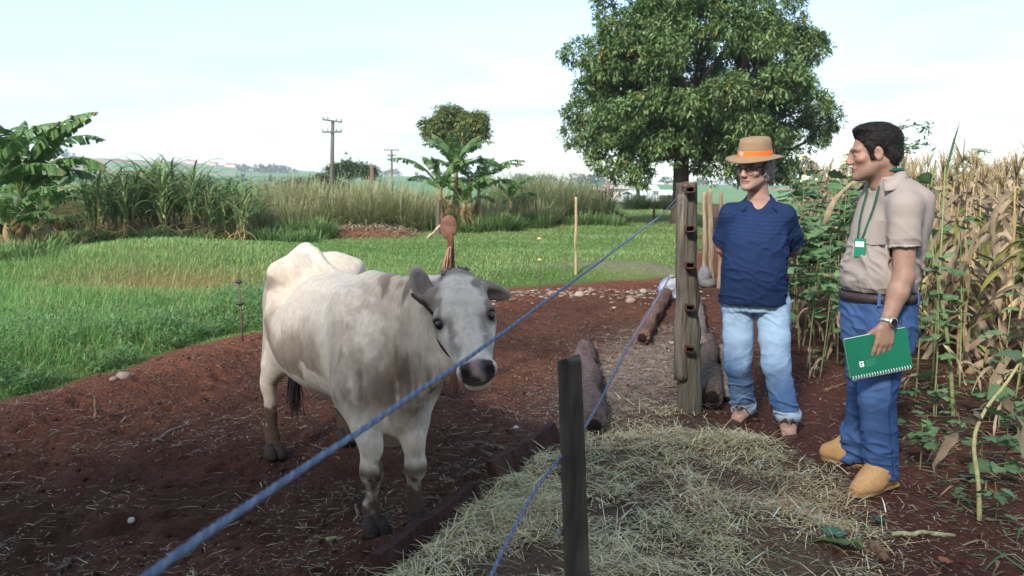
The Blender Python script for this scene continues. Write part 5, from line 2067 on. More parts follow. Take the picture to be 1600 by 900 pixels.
def log_mesh(a, b, r0, r1, seed, col, n=14, k=10, bend=0.03, knots=0.10, flat=1.0, origin=(0, 0, 0), lump=0.10, nadd=4):
    rs = np.random.RandomState(seed)
    a, b = vec(a), vec(b)
    ax = unit(b - a)
    off = [np.cross(ax, unit(rs.randn(3))) * bend * (rs.rand() - 0.5) * math.sin(PI * i / (k - 1)) * 2 for i in range(k)]
    pts = [lerp(a, b, i / (k - 1)) + off[i] - vec(origin) for i in range(k)]
    rad = [lerp(r0, r1, i / (k - 1)) * (1 + knots * (rs.rand() - 0.5)) for i in range(k)]
    m = MB()
    cc = np.array(col)
    kk = k * 3
    tt_ = np.linspace(0, 1, kk)
    pa = np.array(pts)
    pts2 = [np.array([np.interp(t_, np.linspace(0, 1, k), pa[:, j]) for j in range(3)]) for t_ in tt_]
    rad2 = np.interp(tt_, np.linspace(0, 1, k), rad)
    n = n + nadd
    m.tube(pts2, list(rad2), n, cc, True, flat, noise=0.03, seed=seed)
    V = m.V[0].astype(float)
    ctr = np.concatenate([np.repeat(np.array(pts2), n, 0), [pts2[0]], [pts2[-1]]])
    rv = V - ctr
    along = (V @ ax)[:, None]
    cross = V - along * ax
    sc_ = 0.08 / max(r0, 0.01)
    q = cross * 16 * sc_ + ax * along * 2.2 * sc_
    gro = fbm(q + seed, 3, seed)
    big = fbm(V * 5 * sc_ + seed, 2, seed + 1)
    V = ctr + rv * (0.78 + 0.42 * gro + lump * (big - 0.42))[:, None]
    m.V[0] = V.astype(np.float32)
    nn = 0.65 * gro + 0.35 * fbm(V * np.array((30, 30, 6)), 3, seed)
    m.C[0] = np.clip(cc[None] * (0.25 + 1.5 * nn)[:, None], 0, 1).astype(np.float32)
    m.C[0][-2:] *= 0.45
    return m


# ---------------- tall notched post
def build_tall_post():
    b = GP(1078, 640)
    top = vec(P(1074, 285, b.y))
    root = thing('fence_post', 'tall thick weathered post with iron clips beside the man in the hat', 'post', tuple(b), group='fence posts along the pen')
    O = vec(b)
    wpx = b.y / FOC
    m = log_mesh(vec(b) - np.array((0, 0, 0.12)), top, 18.5 * wpx, 16 * wpx, 5, (0.095, 0.085, 0.066), 16, 16, 0.012, 0.05, origin=O)
    V = m.V[0]
    moss = np.clip((fbm(V * np.array((14, 14, 5)), 3, 8) - 0.46) * 5, 0, 1) * (V[:, 0] > 0.0)
    m.C[0] = (m.C[0] * (1 - 0.5 * moss[:, None]) + np.array((0.13, 0.15, 0.115)) * 0.5 * moss[:, None]).astype(np.float32)
    child('post_trunk', m.mesh('post_trunk'), M_POST, root)
    # split slab on the pen side, shorter at the foot
    s0 = vec(P(1064, 592, b.y - 0.050))
    s1 = vec(P(1067, 303, b.y - 0.050))
    m = log_mesh(s0, s1, 11.0 * wpx, 9.0 * wpx, 6, (0.125, 0.108, 0.088), 9, 12, 0.012, 0.06, origin=O)
    child('split_slab', m.mesh('split_slab'), M_POST, root)
    # dark seam with iron staples that hold rails
    for i, py in enumerate((296, 357, 414, 480, 545)):
        c = vec(P(1077, py, b.y - 0.110))
        st = MB()
        w, h, d = 0.052, 0.034, 0.05
        for dz in (-h / 2, h / 2):
            st.box(c - O + np.array((0, -0.008, dz)), (w, d, 0.006), rotm(0, 0.08 * (i - 2), 0), (0.07, 0.03, 0.02))
        for dx in (-w / 2, w / 2):
            st.box(c - O + np.array((dx, -0.008, 0)), (0.006, d - 0.004, h - 0.0065), rotm(0, 0.08 * (i - 2), 0), (0.07, 0.03, 0.02))
        clip = child('iron_clip', st.mesh('iron_clip', False), M_RUST, root)
        bk = MB()
        bk.box(c - O + np.array((0, 0.012, 0)), (w - 0.008, 0.012, h - 0.008), None, (0.01, 0.008, 0.007))
        child('clip_socket', bk.mesh('clip_socket', False), mk('dark_socket', (0.012, 0.009, 0.008), rough=0.9, namt=0), clip)
    # old brick-red block jammed in the top
    m = MB()
    m.ball(vec(P(1072, 292, b.y - 0.04)) - O, (0.036, 0.05, 0.034), 9, 7, (0.11, 0.045, 0.03), noise=0.12, seed=4)
    child('post_cap', m.mesh('post_cap'), M_RUST, root)
    # insulator knobs with bolts
    for (px, py) in ((1050, 432), (1050, 536)):
        c = vec(P(px, py, b.y - 0.03))
        m = MB()
        m.tube([c - O + np.array((0.03, 0, 0)), c - O + np.array((0.0, 0, 0)), c - O + np.array((-0.018, 0, 0))], [0.007, 0.015, 0.010], 8, (0.25, 0.24, 0.22))
        child('insulator', m.mesh('insulator'), mk('porcelain_grey', (0.26, 0.25, 0.23), rough=0.4, namt=0.2), root)
    return b


TP = build_tall_post()

# ---------------- short post in the foreground
def build_short_post():
    Y = 2.86
    x = P(900, 600, Y).x
    z0 = gz(x, Y)
    root = thing('fence_post', 'short square dark weathered post nearest the camera standing in the fodder', 'post', (x, Y, z0), group='fence posts along the pen')
    top = P(889, 562, Y)
    bot = P(903, 905, Y)
    dz = (bot.z - z0)
    slope = (bot.x - top.x) / (top.z - bot.z)
    pb = np.array((bot.x + slope * dz, Y, z0 - 0.10))
    m = MB()
    k = 12
    V, Q, Cc = [], [], []
    rs = np.random.RandomState(12)
    hw = 19 * Y / FOC
    sec = [(-hw, -0.035), (-0.3 * hw, -0.042), (0.15 * hw, -0.036), (hw, -0.03), (hw * 0.95, 0.04), (-hw * 0.9, 0.045)]
    n = len(sec)
    for i in range(k):
        t = i / (k - 1)
        c = lerp(pb, vec(top), t)
        for j, (a, d) in enumerate(sec):
            sc_ = 1.0 + 0.12 * (1 - t) + 0.05 * (rs.rand() - 0.5)
            V.append(c + np.array((a * sc_, d * sc_, (0.016 * math.sin(j * 2.1) if i == k - 1 else 0))) - vec(root.location))
            Cc.append(np.array((0.085, 0.074, 0.062)) * (0.7 + 0.6 * rs.rand()) * (0.72 if j in (1, 2) else 1))
    for i in range(k - 1):
        for j in range(n):
            Q.append((i * n + j, i * n + (j + 1) % n, (i + 1) * n + (j + 1) % n, (i + 1) * n + j))
    T = [((k - 1) * n, (k - 1) * n + j, (k - 1) * n + j + 1) for j in range(1, n - 1)]
    m.add(V, Q, T, np.array(Cc))
    child('post_timber', m.mesh('post_timber', False), M_POST, root)
    for px, py, cl in ((875, 716, (0.35, 0.22, 0.09)), (876, 832, (0.22, 0.22, 0.21))):
        c = vec(P(px, py, Y - 0.02)) - vec(root.location)
        m = MB()
        m.tube([c + np.array((0.02, 0, 0)), c + np.array((0.004, 0, 0)), c, c - np.array((0.010, 0, 0)), c - np.array((0.016, 0, 0))], [0.006, 0.008, 0.014, 0.014, 0.006], 9, cl)
        child('insulator', m.mesh('insulator'), mk('insulator_plastic', attr=True, rough=0.5, namt=0.2), root)
    return root


build_short_post()
# the post behind the camera that carries the other end of the rope
m = log_mesh((-1.22, -1.75, -0.15), (-1.22, -1.75, 1.40), 0.075, 0.065, 9, (0.11, 0.095, 0.075), origin=(-1.22, -1.75, 0))
tag(link('fence_post', m.mesh('fence_post'), M_POST, None, (-1.22, -1.75, 0)), 'weathered round post behind the camera holding the blue rope', 'post', 'fence posts along the pen')


def twisted_rope(name, pts, r, label, per=4):
    P_ = catmull([vec(p) for p in pts], per)
    m = MB()
    o = P_[0]
    L_ = np.concatenate([[0], np.cumsum(np.linalg.norm(np.diff(P_, axis=0), axis=1))])
    n_ = int(L_[-1] / 0.012)
    s = np.linspace(0, L_[-1], n_)
    C_ = np.stack([np.interp(s, L_, P_[:, i]) for i in range(3)], 1)
    C_ = C_ + (fbm(np.stack([s * 3.1, s * 0, s * 0], 1), 3, 5) - 0.5)[:, None] * np.array((0.004, 0, 0.012)) * np.sin(PI * s / s[-1])[:, None]
    t = np.gradient(C_, axis=0)
    t /= np.linalg.norm(t, axis=1, keepdims=True)
    u = np.cross(t, (0, 0, 1.0))
    u /= np.linalg.norm(u, axis=1, keepdims=True)
    w = np.cross(u, t)
    for k in range(3):
        ph = s / (r * 9) * 2 * PI + k * 2 * PI / 3
        c = C_ + (u * np.cos(ph)[:, None] + w * np.sin(ph)[:, None]) * r * 0.48 - o
        m.tube(list(c), r * 0.60, 6, ((0.13, 0.165, 0.25), (0.18, 0.21, 0.285), (0.105, 0.135, 0.215))[k])
    ob = link(name, m.mesh(name), M_ROPE, None, tuple(o))
    return tag(ob, label, 'rope')


# taut upper rope, running from beside the lens to a wire at the tall post
ra = P(1026, 342, 4.95)
rb = P(740, 553, 1.95)
rc = P(480, 728, 1.05)
rd = P(225, 903, 0.70)
rdir = (vec(rd) - vec(rc))
tail = [vec((-1.22, -1.68, 1.16))]
twisted_rope('rope', [ra, P(900, 436, 3.0), rb, P(600, 648, 1.35), rc, P(340, 824, 0.84), rd, (-0.55, 0.05, 1.10), tail[0]], 0.0052, 'taut blue rope crossing in front of the cow at a slant')
m = MB()
w0 = vec(P(1064, 300, TP.y - 0.12))
for q, dz in ((0, 0.0), (1, 0.012)):
    pts = [w0 + np.array((0, 0, -0.05 * q)), lerp(w0, vec(ra), 0.5) + np.array((0, 0, -0.01 - 0.02 * q)), vec(ra)]
    m.tube([p - w0 for p in catmull(pts, 6)], 0.0022, 5, (0.2, 0.2, 0.2))
m.tube([np.array((0.02 * math.cos(t) + 0.03, 0.01 * math.sin(t), 0.004 * t)) for t in np.linspace(0, 12, 50)], 0.002, 5, (0.2, 0.2, 0.2))
tag(link('tie_wire', m.mesh('tie_wire'), M_WIRE, None, tuple(w0)), 'grey tie wire from the taut rope to the top of the tall post', 'wire')
# slack lower rope
twisted_rope('rope', [P(1046, 434, TP.y - 0.05), P(1012, 492, 4.9), P(978, 548, 4.25), P(940, 622, 3.55), P(908, 676, 3.05), P(873, 717, 2.80), P(835, 768, 2.55), P(800, 832, 2.30), P(765, 905, 2.08), P(735, 985, 1.9)],
             0.0058, 'slack blue rope sagging past the short dark post')


# ---------------- plank kerb of the pen
def plank(a, b, h, th, lean, name, label, seed, col=(0.052, 0.027, 0.024)):
    a, b = vec(a), vec(b)
    o = (a + b) / 2
    ax = unit((b - a) * np.array((1, 1, 0)))
    nx = np.array((-ax[1], ax[0], 0))
    rs = np.random.RandomState(seed)
    k = 14
    V, Q = [], []
    for i in range(k):
        t = i / (k - 1)
        p = lerp(a, b, t)
        hh = h * (1 + 0.10 * (rs.rand() - 0.5))
        up = unit(np.array((0, 0, 1)) + nx * lean)
        for s_, v_ in ((-1, 0), (-1, 1), (1, 1), (1, 0)):
            V.append(p + nx * s_ * th / 2 + up * (hh * v_) - o)
    for i in range(k - 1):
        for j in range(4):
            Q.append((i * 4 + j, (i + 1) * 4 + j, (i + 1) * 4 + (j + 1) % 4, i * 4 + (j + 1) % 4))
    Q += [(0, 1, 2, 3), ((k - 1) * 4 + 3, (k - 1) * 4 + 2, (k - 1) * 4 + 1, (k - 1) * 4)]
    m = MB()
    V = np.array(V)
    nn = fbm((V + o) * np.array((20, 20, 40)), 3, seed)
    m.add(V, Q, None, np.array(col)[None] * (0.6 + 0.8 * nn)[:, None])
    return tag(link(name, m.mesh(name, False), M_POST, None, tuple(o)), label, 'plank', 'planks edging the pen')


plank(GP(596, 915) - Vector((0, 0, 0.03)), GP(748, 790) - Vector((0, 0, 0.03)), 0.15, 0.045, 0.15, 'plank', 'dark plank on edge between soil and fodder at the bottom centre', 3)
plank(GP(782, 762) - Vector((0, 0, 0.02)), GP(878, 694) - Vector((0, 0, 0.02)), 0.15, 0.04, 0.45, 'plank', 'leaning reddish plank just left behind the short dark post', 4, (0.068, 0.034, 0.028))


def log(a, b, r0, r1, label, seed, col=(0.10, 0.07, 0.062), name='log', cat='log', bend=0.05, group='logs lying along the fence'):
    a, b = vec(a), vec(b)
    o = (a + b) / 2
    m = log_mesh(a, b, r0, r1, seed, col, bend=bend, origin=o, lump=0.32, nadd=14)
    # dark hollow at the near end
    ax = unit(b - a)
    m.tube([a - o - ax * 0.004, a - o - ax * 0.006], r0 * 0.55, 9, (0.02, 0.014, 0.012))
    return tag(link(name, m.mesh(name), M_LOG, None, tuple(o)), label, cat, group)


def lift(p, dz):
    return vec(p) + np.array((0, 0, dz))


log(lift(GP(928, 684), 0.06), lift(GP(913, 556), 0.075), 0.078, 0.088, 'purplish rotten log lying behind the short dark post', 21, (0.115, 0.080, 0.075))
log(lift(GP(1003, 541), 0.075), lift(GP(1040, 468), 0.085), 0.080, 0.085, 'red-brown log pointing at the metal disc', 22, (0.15, 0.085, 0.065))
log(lift(GP(1112, 640), 0.085), lift(GP(1106, 552), 0.12), 0.080, 0.072, 'hollow-ended log leaning just right of the tall post', 23, (0.095, 0.070, 0.060))
log(lift(GP(1098, 560), 0.10), lift(GP(1090, 478), 0.08), 0.062, 0.055, 'grey log lying behind the tall post towards the disc', 24, (0.14, 0.11, 0.10))
log(lift(GP(1136, 628), 0.03), lift(GP(1128, 560), 0.10), 0.042, 0.035, 'pale upright stub between the hollow log and the hat man', 25, (0.21, 0.17, 0.13))


# ---------------- metal disc by the log
def build_disc():
    c = vec(GP(1048, 470))
    Y = c[1] + 0.1
    root = thing('metal_disc', 'round grey metal disc with blue rim leaning beside the tall post', 'disc', tuple(c))
    cc = vec(P(1050, 452, Y)) - c
    R_ = 0.17
    tilt = rotm(math.radians(72), 0, math.radians(-15))
    prof = [(0.0, 0.035), (0.03, 0.035), (0.032, 0.012), (0.10, 0.018), (0.15, 0.005), (R_, 0.0), (R_, -0.012), (0.0, -0.012)]
    n = 28
    V, Q, C_ = [], [], []
    for r, z in prof:
        for j in range(n):
            t = 2 * PI * j / n
            V.append((r * math.cos(t), r * math.sin(t), z))
    V = np.array(V) @ tilt.T + cc
    for i in range(len(prof) - 1):
        for j in range(n):
            Q.append((i * n + j, i * n + (j + 1) % n, (i + 1) * n + (j + 1) % n, (i + 1) * n + j))
    m = MB()
    m.add(V, Q, None, (0.33, 0.35, 0.37))
    child('dish', m.mesh('dish'), mk('worn_metal', (0.20, 0.21, 0.23), rough=0.55, metal=0.2, nscale=14, namt=0.35, bump=0.2), root)
    m = MB()
    ring = [np.array((R_ * math.cos(t), R_ * math.sin(t), -0.004)) @ tilt.T + cc for t in np.linspace(0, 2 * PI, 33)]
    m.tube(ring, 0.012, 7, (0.10, 0.19, 0.42), cap=False)
    child('rim', m.mesh('rim'), mk('blue_enamel', (0.10, 0.18, 0.40), rough=0.5, nscale=30, namt=0.4), root)
    for a in (0.6, 2.7, 4.8):
        m = MB()
        p = np.array((0.085 * math.cos(a), 0.085 * math.sin(a), 0.018))
        m.tube([p @ tilt.T + cc, (p + np.array((0, 0, 0.014))) @ tilt.T + cc], 0.014, 8, (0.3, 0.3, 0.3))
        child('bolt', m.mesh('bolt'), MATS['worn_metal'], root)


build_disc()
m = MB()
c = vec(GP(1100, 447))
m.ball((0, 0, 0.14), (0.10, 0.12, 0.17), 10, 8, (0.13, 0.13, 0.135), noise=0.10, seed=3)
m.ball((0.05, -0.03, 0.05), (0.13, 0.12, 0.08), 10, 8, (0.11, 0.105, 0.105), noise=0.12, seed=5)
tag(link('boulder', m.mesh('boulder'), mk('grey_stone', attr=True, rough=0.9, nscale=18, namt=0.35, bump=0.6), None, tuple(c)), 'grey boulder at the foot of the pale old posts', 'stone')


# ---------------- pale old posts behind, thin stakes in the grass, posts by the thicket
def post(px, py_top, py_bot, w, label, col, seed, name='fence_post', cat='post', lean=0.0, Y=None, n=9, group='old posts at the far side', z_extra=0.08):
    b = GP(px, py_bot) if Y is None else Vector((P(px, py_bot, Y).x, Y, 0))
    if Y is not None:
        b.z = gz(b.x, b.y)
    t = vec(P(px + lean, py_top, b.y))
    m = log_mesh(vec(b) - np.array((0, 0, z_extra)), t, w * b.y / FOC / 2, w * 0.85 * b.y / FOC / 2, seed, col, n, 8, 0.03, 0.10, origin=b)
    return tag(link(name, m.mesh(name), M_POST, None, tuple(b)), label, cat, group)


post(1101, 300, 440, 8, 'pale narrow old post just right of the tall post', (0.24, 0.18, 0.12), 31)
post(1112, 295, 445, 9, 'broader pale split post next to the boulder', (0.21, 0.16, 0.11), 32, lean=-3)
post(1123, 300, 452, 6, 'reddish thin post closest to the hat man sleeve', (0.22, 0.14, 0.10), 33, lean=4)
post(416, 288, 358, 9, 'dark upright post at the right end of the cane', (0.085, 0.07, 0.06), 34)
post(424, 314, 358, 7, 'short leaning stump beside the dark upright post', (0.10, 0.08, 0.065), 35, lean=-3)
post(583, 258, 345, 8, 'brown post rising out of the tall grass clump', (0.16, 0.115, 0.09), 36, lean=-2, Y=27)
post(685, 312, 368, 8, 'grey post in front of the banana clump', (0.11, 0.095, 0.08), 37)
post(845, 312, 350, 6, 'small pale post at the edge of the right thicket', (0.25, 0.19, 0.15), 38)
post(950, 283, 332, 6, 'straight tan post above the far earth heap', (0.28, 0.21, 0.14), 39)
post(997, 288, 318, 7, 'thick black stump post near the white roof', (0.035, 0.03, 0.028), 40)
post(1022, 318, 344, 4, 'thin reddish stake at the far lawn edge', (0.25, 0.13, 0.09), 41)
post(900, 308, 419, 5, 'tall thin bamboo stake standing in the middle of the lawn', (0.36, 0.27, 0.16), 42, name='stake', cat='stake', n=6)
post(662, 345, 372, 4, 'pale pole leaning against the grey post by the bananas', (0.42, 0.35, 0.24), 43, name='pole', cat='pole', lean=34, n=6)


def iron_stake(px, py_top, py_bot, label, clips, ccol, col, lean=0):
    b = GP(px, py_bot)
    root = thing('stake', label, 'stake', tuple(b), group='electric fence stakes')
    t = vec(P(px + lean, py_top, b.y)) - vec(b)
    m = MB()
    m.tube([np.array((0, 0, -0.08)), t * 0.5 + np.array((0.006, 0, 0)), t], [0.009, 0.008, 0.008], 7, col)
    child('rod', m.mesh('rod'), mk('stake_rod', attr=True, rough=0.8, nscale=60, namt=0.4), root)
    for py in clips:
        c = vec(P(px + lean * (py_bot - py) / (py_bot - py_top), py, b.y)) - vec(b)
        m = MB()
        m.tube([c + np.array((-0.03, -0.01, 0)), c + np.array((-0.012, -0.01, 0)), c + np.array((0.012, -0.01, 0)), c + np.array((0.03, -0.01, 0))], [0.010, 0.014, 0.014, 0.010], 8, ccol)
        m.tube([c + np.array((0, 0, -0.018)), c + np.array((0, 0, 0.018))], 0.014, 8, ccol)
        child('insulator', m.mesh('insulator'), mk('insulator_plastic', attr=True, rough=0.5, namt=0.2), root)


iron_stake(379, 436, 540, 'rusty iron stake with two black insulators at the soil bank', (440, 474), (0.03, 0.03, 0.035), (0.11, 0.065, 0.05), -6)
iron_stake(843, 366, 440, 'thin iron stake with two yellow insulators on the lawn', (373, 406), (0.55, 0.42, 0.10), (0.12, 0.11, 0.08))

# round-headed rusty marker standing behind the cow's head
def build_marker():
    Y = 5.9
    x = P(704, 420, Y).x
    b = np.array((x, Y, gz(x, Y)))
    root = thing('marker_stake', 'rusty round-headed stake rising behind the head of the cow', 'stake', tuple(b))
    m = log_mesh((x + 0.02, Y, b[2] - 0.1), vec(P(704, 366, Y)), 0.030, 0.022, 51, (0.13, 0.06, 0.04), 8, 8, 0.01, 0.1, origin=b)
    child('handle', m.mesh('handle'), M_POST, root)
    c = vec(P(701, 355, Y)) - b
    m = MB()
    m.ball(c, (0.062, 0.012, 0.085), 16, 10, (0.16, 0.075, 0.05), noise=0.06, seed=3)
    child('disc', m.mesh('disc'), mk('rust_plate', (0.15, 0.075, 0.05), rough=0.85, nscale=30, namt=0.5, bump=0.4), root)
    rs = np.random.RandomState(8)
    m = MB()
    for i in range(26):
        a = vec(P(703, 385 + 10 * rs.rand(), Y - 0.03)) - b + rs.randn(3) * 0.008
        e = a + np.array((-0.06 + 0.07 * rs.rand(), -0.02, -0.13 - 0.08 * rs.rand()))
        m.tube([a, (a + e) / 2 + rs.randn(3) * 0.008, e], [0.005, 0.006, 0.002], 4, (0.24 + 0.12 * rs.rand(), 0.16, 0.10))
    child('frayed_binding', m.mesh('frayed_binding'), mk('dry_fibre', attr=True, rough=0.9, namt=0.3), root)


build_marker()

# ---------------- sticks, stones and litter on the soil
STK = [(640, 690, 300, 660, 0.010, 'grey stick lying on the soil left of the cow', (0.17, 0.14, 0.12), (240, 690, 296, 662)),
       (0, 0, 0, 0, 0.012, 'long half-buried stick in the lower left of the pen', (0.10, 0.075, 0.06), (85, 898, 140, 868)),
       (0, 0, 0, 0, 0.009, 'pale splinter standing by the front hoof of the cow', (0.36, 0.28, 0.19), (560, 818, 556, 788)),
       (0, 0, 0, 0, 0.012, 'short peg standing in the soil bank', (0.20, 0.13, 0.09), (150, 650, 148, 618)),
       (0, 0, 0, 0, 0.011, 'flat yellow husk chip left of the front hooves', (0.42, 0.36, 0.20), (510, 847, 536, 845)),
       (0, 0, 0, 0, 0.013, 'brown stick lying on the fodder at the bottom centre right', (0.12, 0.085, 0.06), (1085, 888, 1160, 872)),
       (0, 0, 0, 0, 0.024, 'thick broken twig by the large fallen leaf', (0.20, 0.12, 0.08), (1362, 858, 1386, 882)),
       (0, 0, 0, 0, 0.010, 'dark root crossing the red path between the men', (0.07, 0.04, 0.03), (1243, 590, 1268, 602)),
       (0, 0, 0, 0, 0.012, 'pale cut stem lying right of the tan boots', (0.33, 0.33, 0.18), (1392, 838, 1492, 838)),
       (0, 0, 0, 0, 0.014, 'brown corn stub on the soil behind the green notebook', (0.16, 0.09, 0.06), (1290, 612, 1322, 600))]
for i, (_, _, _, _, r, lab, col, (x0, y0, x1, y1)) in enumerate(STK):
    a = lift(GP(x0, y0), r * 0.8)
    if abs(x1 - x0) < 6:
        b = vec(P(x1, y1, a[1]))
        a = a - np.array((0, 0, 0.03))
    else:
        b = lift(GP(x1, y1), r * 0.8)
    o = a.copy()
    m = log_mesh(a, b, r, r * 0.6, 60 + i, col, 7, 7, 0.02, 0.2, origin=o)
    tag(link('stick', m.mesh('stick'), M_LOG, None, tuple(o)), lab, 'stick', 'sticks on the ground')

STN = [(192, 592, 0.055, 'pinkish stone on the soil bank below the grass', (0.27, 0.19, 0.16)), (178, 594, 0.032, 'small stone left of the pinkish stone on the bank', (0.26, 0.17, 0.13)),
       (205, 812, 0.022, 'pale pebble alone on the soil at lower left', (0.38, 0.35, 0.30)), (905, 463, 0.075, 'pale stone at the far pen edge beside the rope', (0.30, 0.25, 0.20)),
       (985, 475, 0.08, 'brownish stone near the metal disc', (0.26, 0.18, 0.14)), (1005, 456, 0.07, 'light stone left of the metal disc', (0.28, 0.23, 0.19)),
       (1135, 488, 0.05, 'pale chip pile stone behind the tall post', (0.45, 0.36, 0.27)), (806, 672, 0.02, 'white pebble by the end of the rotten log', (0.55, 0.53, 0.5))]
for i, (px, py, r, lab, col) in enumerate(STN):
    c = vec(GP(px, py))
    m = MB()
    m.ball((0, 0, r * 0.35), (r, r * 0.8, r * 0.6), 9, 7, col, rotm(0, 0, i), 0.14, i)
    tag(link('stone', m.mesh('stone'), mk('pale_stone', attr=True, rough=0.9, nscale=40, namt=0.25, bump=0.5), None, tuple(c)), lab, 'stone', 'stones round the pen')

# pale rubble scattered along the far end of the pen
n_ = 420
tt = RS.rand(n_)
_x = lerp(-0.35, 2.5, tt) + 0.15 * RS.randn(n_)
_y = np.interp(_x, [-0.4, -0.1, 1.0, 2.0, 2.8], [11.0, 11.5, 12.2, 12.3, 12.4]) - 0.5 * np.abs(RS.randn(n_)) - 0.9 * RS.rand(n_) * (tt > 0.55)
sz = 0.010 + 0.030 * RS.rand(n_) ** 3
V = oc[None] * (0.7 + 0.6 * RS.rand(n_, 8, 1)) * sz[:, None, None] * np.array((1.3, 1, 0.7))
V = V + np.stack([_x, _y, gh(_x, _y) + sz * 0.3], 1)[:, None, :]
cc = mixc((0.14, 0.085, 0.06), (0.32, 0.25, 0.20), RS.rand(n_))
tag(link('rubble', np_mesh('rubble', V.reshape(-1, 3), None, (ft[None] + (np.arange(n_) * 8)[:, None, None]).reshape(-1, 3), np.repeat(cc, 8, 0), False), MATS['pale_stone']),
    'pale rubble and cob chips along the far end of the pen', 'rubble', kind='stuff')
# chopped chaff around the tall post
n_ = 9000
_y = 5.2 + 3.6 * RS.rand(n_)
_x = 0.9 + (_y - 6.3) * 0.30 + 0.33 * RS.randn(n_)
col = mixc((0.15, 0.11, 0.085), (0.38, 0.31, 0.24), RS.rand(n_) ** 1.5)
tag(strands('chaff', np.stack([_x, _y, gh(_x, _y) + 0.003 + 0.01 * RS.rand(n_)], 1), 0.015 + 0.05 * RS.rand(n_) ** 2, 0.004 + 0.007 * RS.rand(n_), RS.rand(n_) * 2 * PI,
            0.5 * (RS.rand(n_) - 0.4), -0.6 * RS.rand(n_), col, M_STRAW, 2), 'greyish chopped chaff trodden in beside the tall post', 'chaff', kind='stuff')

# ================================================================== vegetation
M_LEAF = mk('tree_leaf', attr=True, rough=0.5, namt=0, trans=0.18, spec=0.35)
M_BARK = mk('bark', (0.10, 0.075, 0.055), rough=0.95, nscale=18, namt=0.45, bump=0.8, bscale=24, stretch=(1, 1, 0.3))
M_BANANA = mk('banana_leaf', attr=True, rough=0.45, nscale=9, namt=0.18, trans=0.30, spec=0.35, orand=0.18)
M_BSTEM = mk('banana_stem', (0.22, 0.20, 0.08), rough=0.7, nscale=9, namt=0.5, ncol2=(0.16, 0.085, 0.045), stretch=(1, 1, 0.2))
M_CANE = mk('cane_leaf', attr=True, rough=0.6, namt=0, trans=0.30, spec=0.25, orand=0.2)
M_DRY = mk('dry_corn_leaf', attr=True, rough=0.8, nscale=25, namt=0.25, trans=0.25, spec=0.12, orand=0.28, hue=0.012)
M_DRYST = mk('dry_corn_stalk', (0.30, 0.22, 0.11), rough=0.8, nscale=20, namt=0.35, orand=0.25)
M_WEED = mk('weed_leaf', attr=True, rough=0.55, nscale=30, namt=0.18, trans=0.28, spec=0.25, orand=0.25)
M_WSTEM = mk('weed_stem', (0.15, 0.18, 0.075), rough=0.7, nscale=20, namt=0.3, orand=0.2)


def leaf_cloud(base, d, Ln, Wd, col, fold=0.25, seed=0, droop=0.0):
    rs = np.random.RandomState(seed)
    N = len(base)
    d = d / (np.linalg.norm(d, axis=1, keepdims=True) + 1e-9)
    up = np.stack([rs.randn(N) * 0.5, rs.randn(N) * 0.5, np.ones(N)], 1)
    side = np.cross(d, up)
    side /= np.linalg.norm(side, axis=1, keepdims=True) + 1e-9
    nn = np.cross(side, d)
    Ln, Wd = np.asarray(Ln)[:, None], np.asarray(Wd)[:, None]
    mid = base + d * Ln * 0.45
    tip = base + d * Ln - np.array((0, 0, 1.0)) * droop * Ln
    V = np.stack([base, mid + side * Wd / 2 + nn * fold * Wd, tip, mid - side * Wd / 2 + nn * fold * Wd], 1)
    o = (np.arange(N) * 4)[:, None]
    T = np.concatenate([o + np.array((0, 1, 2)), o + np.array((0, 2, 3))])
    return V.reshape(-1, 3), T, np.repeat(col, 4, 0)


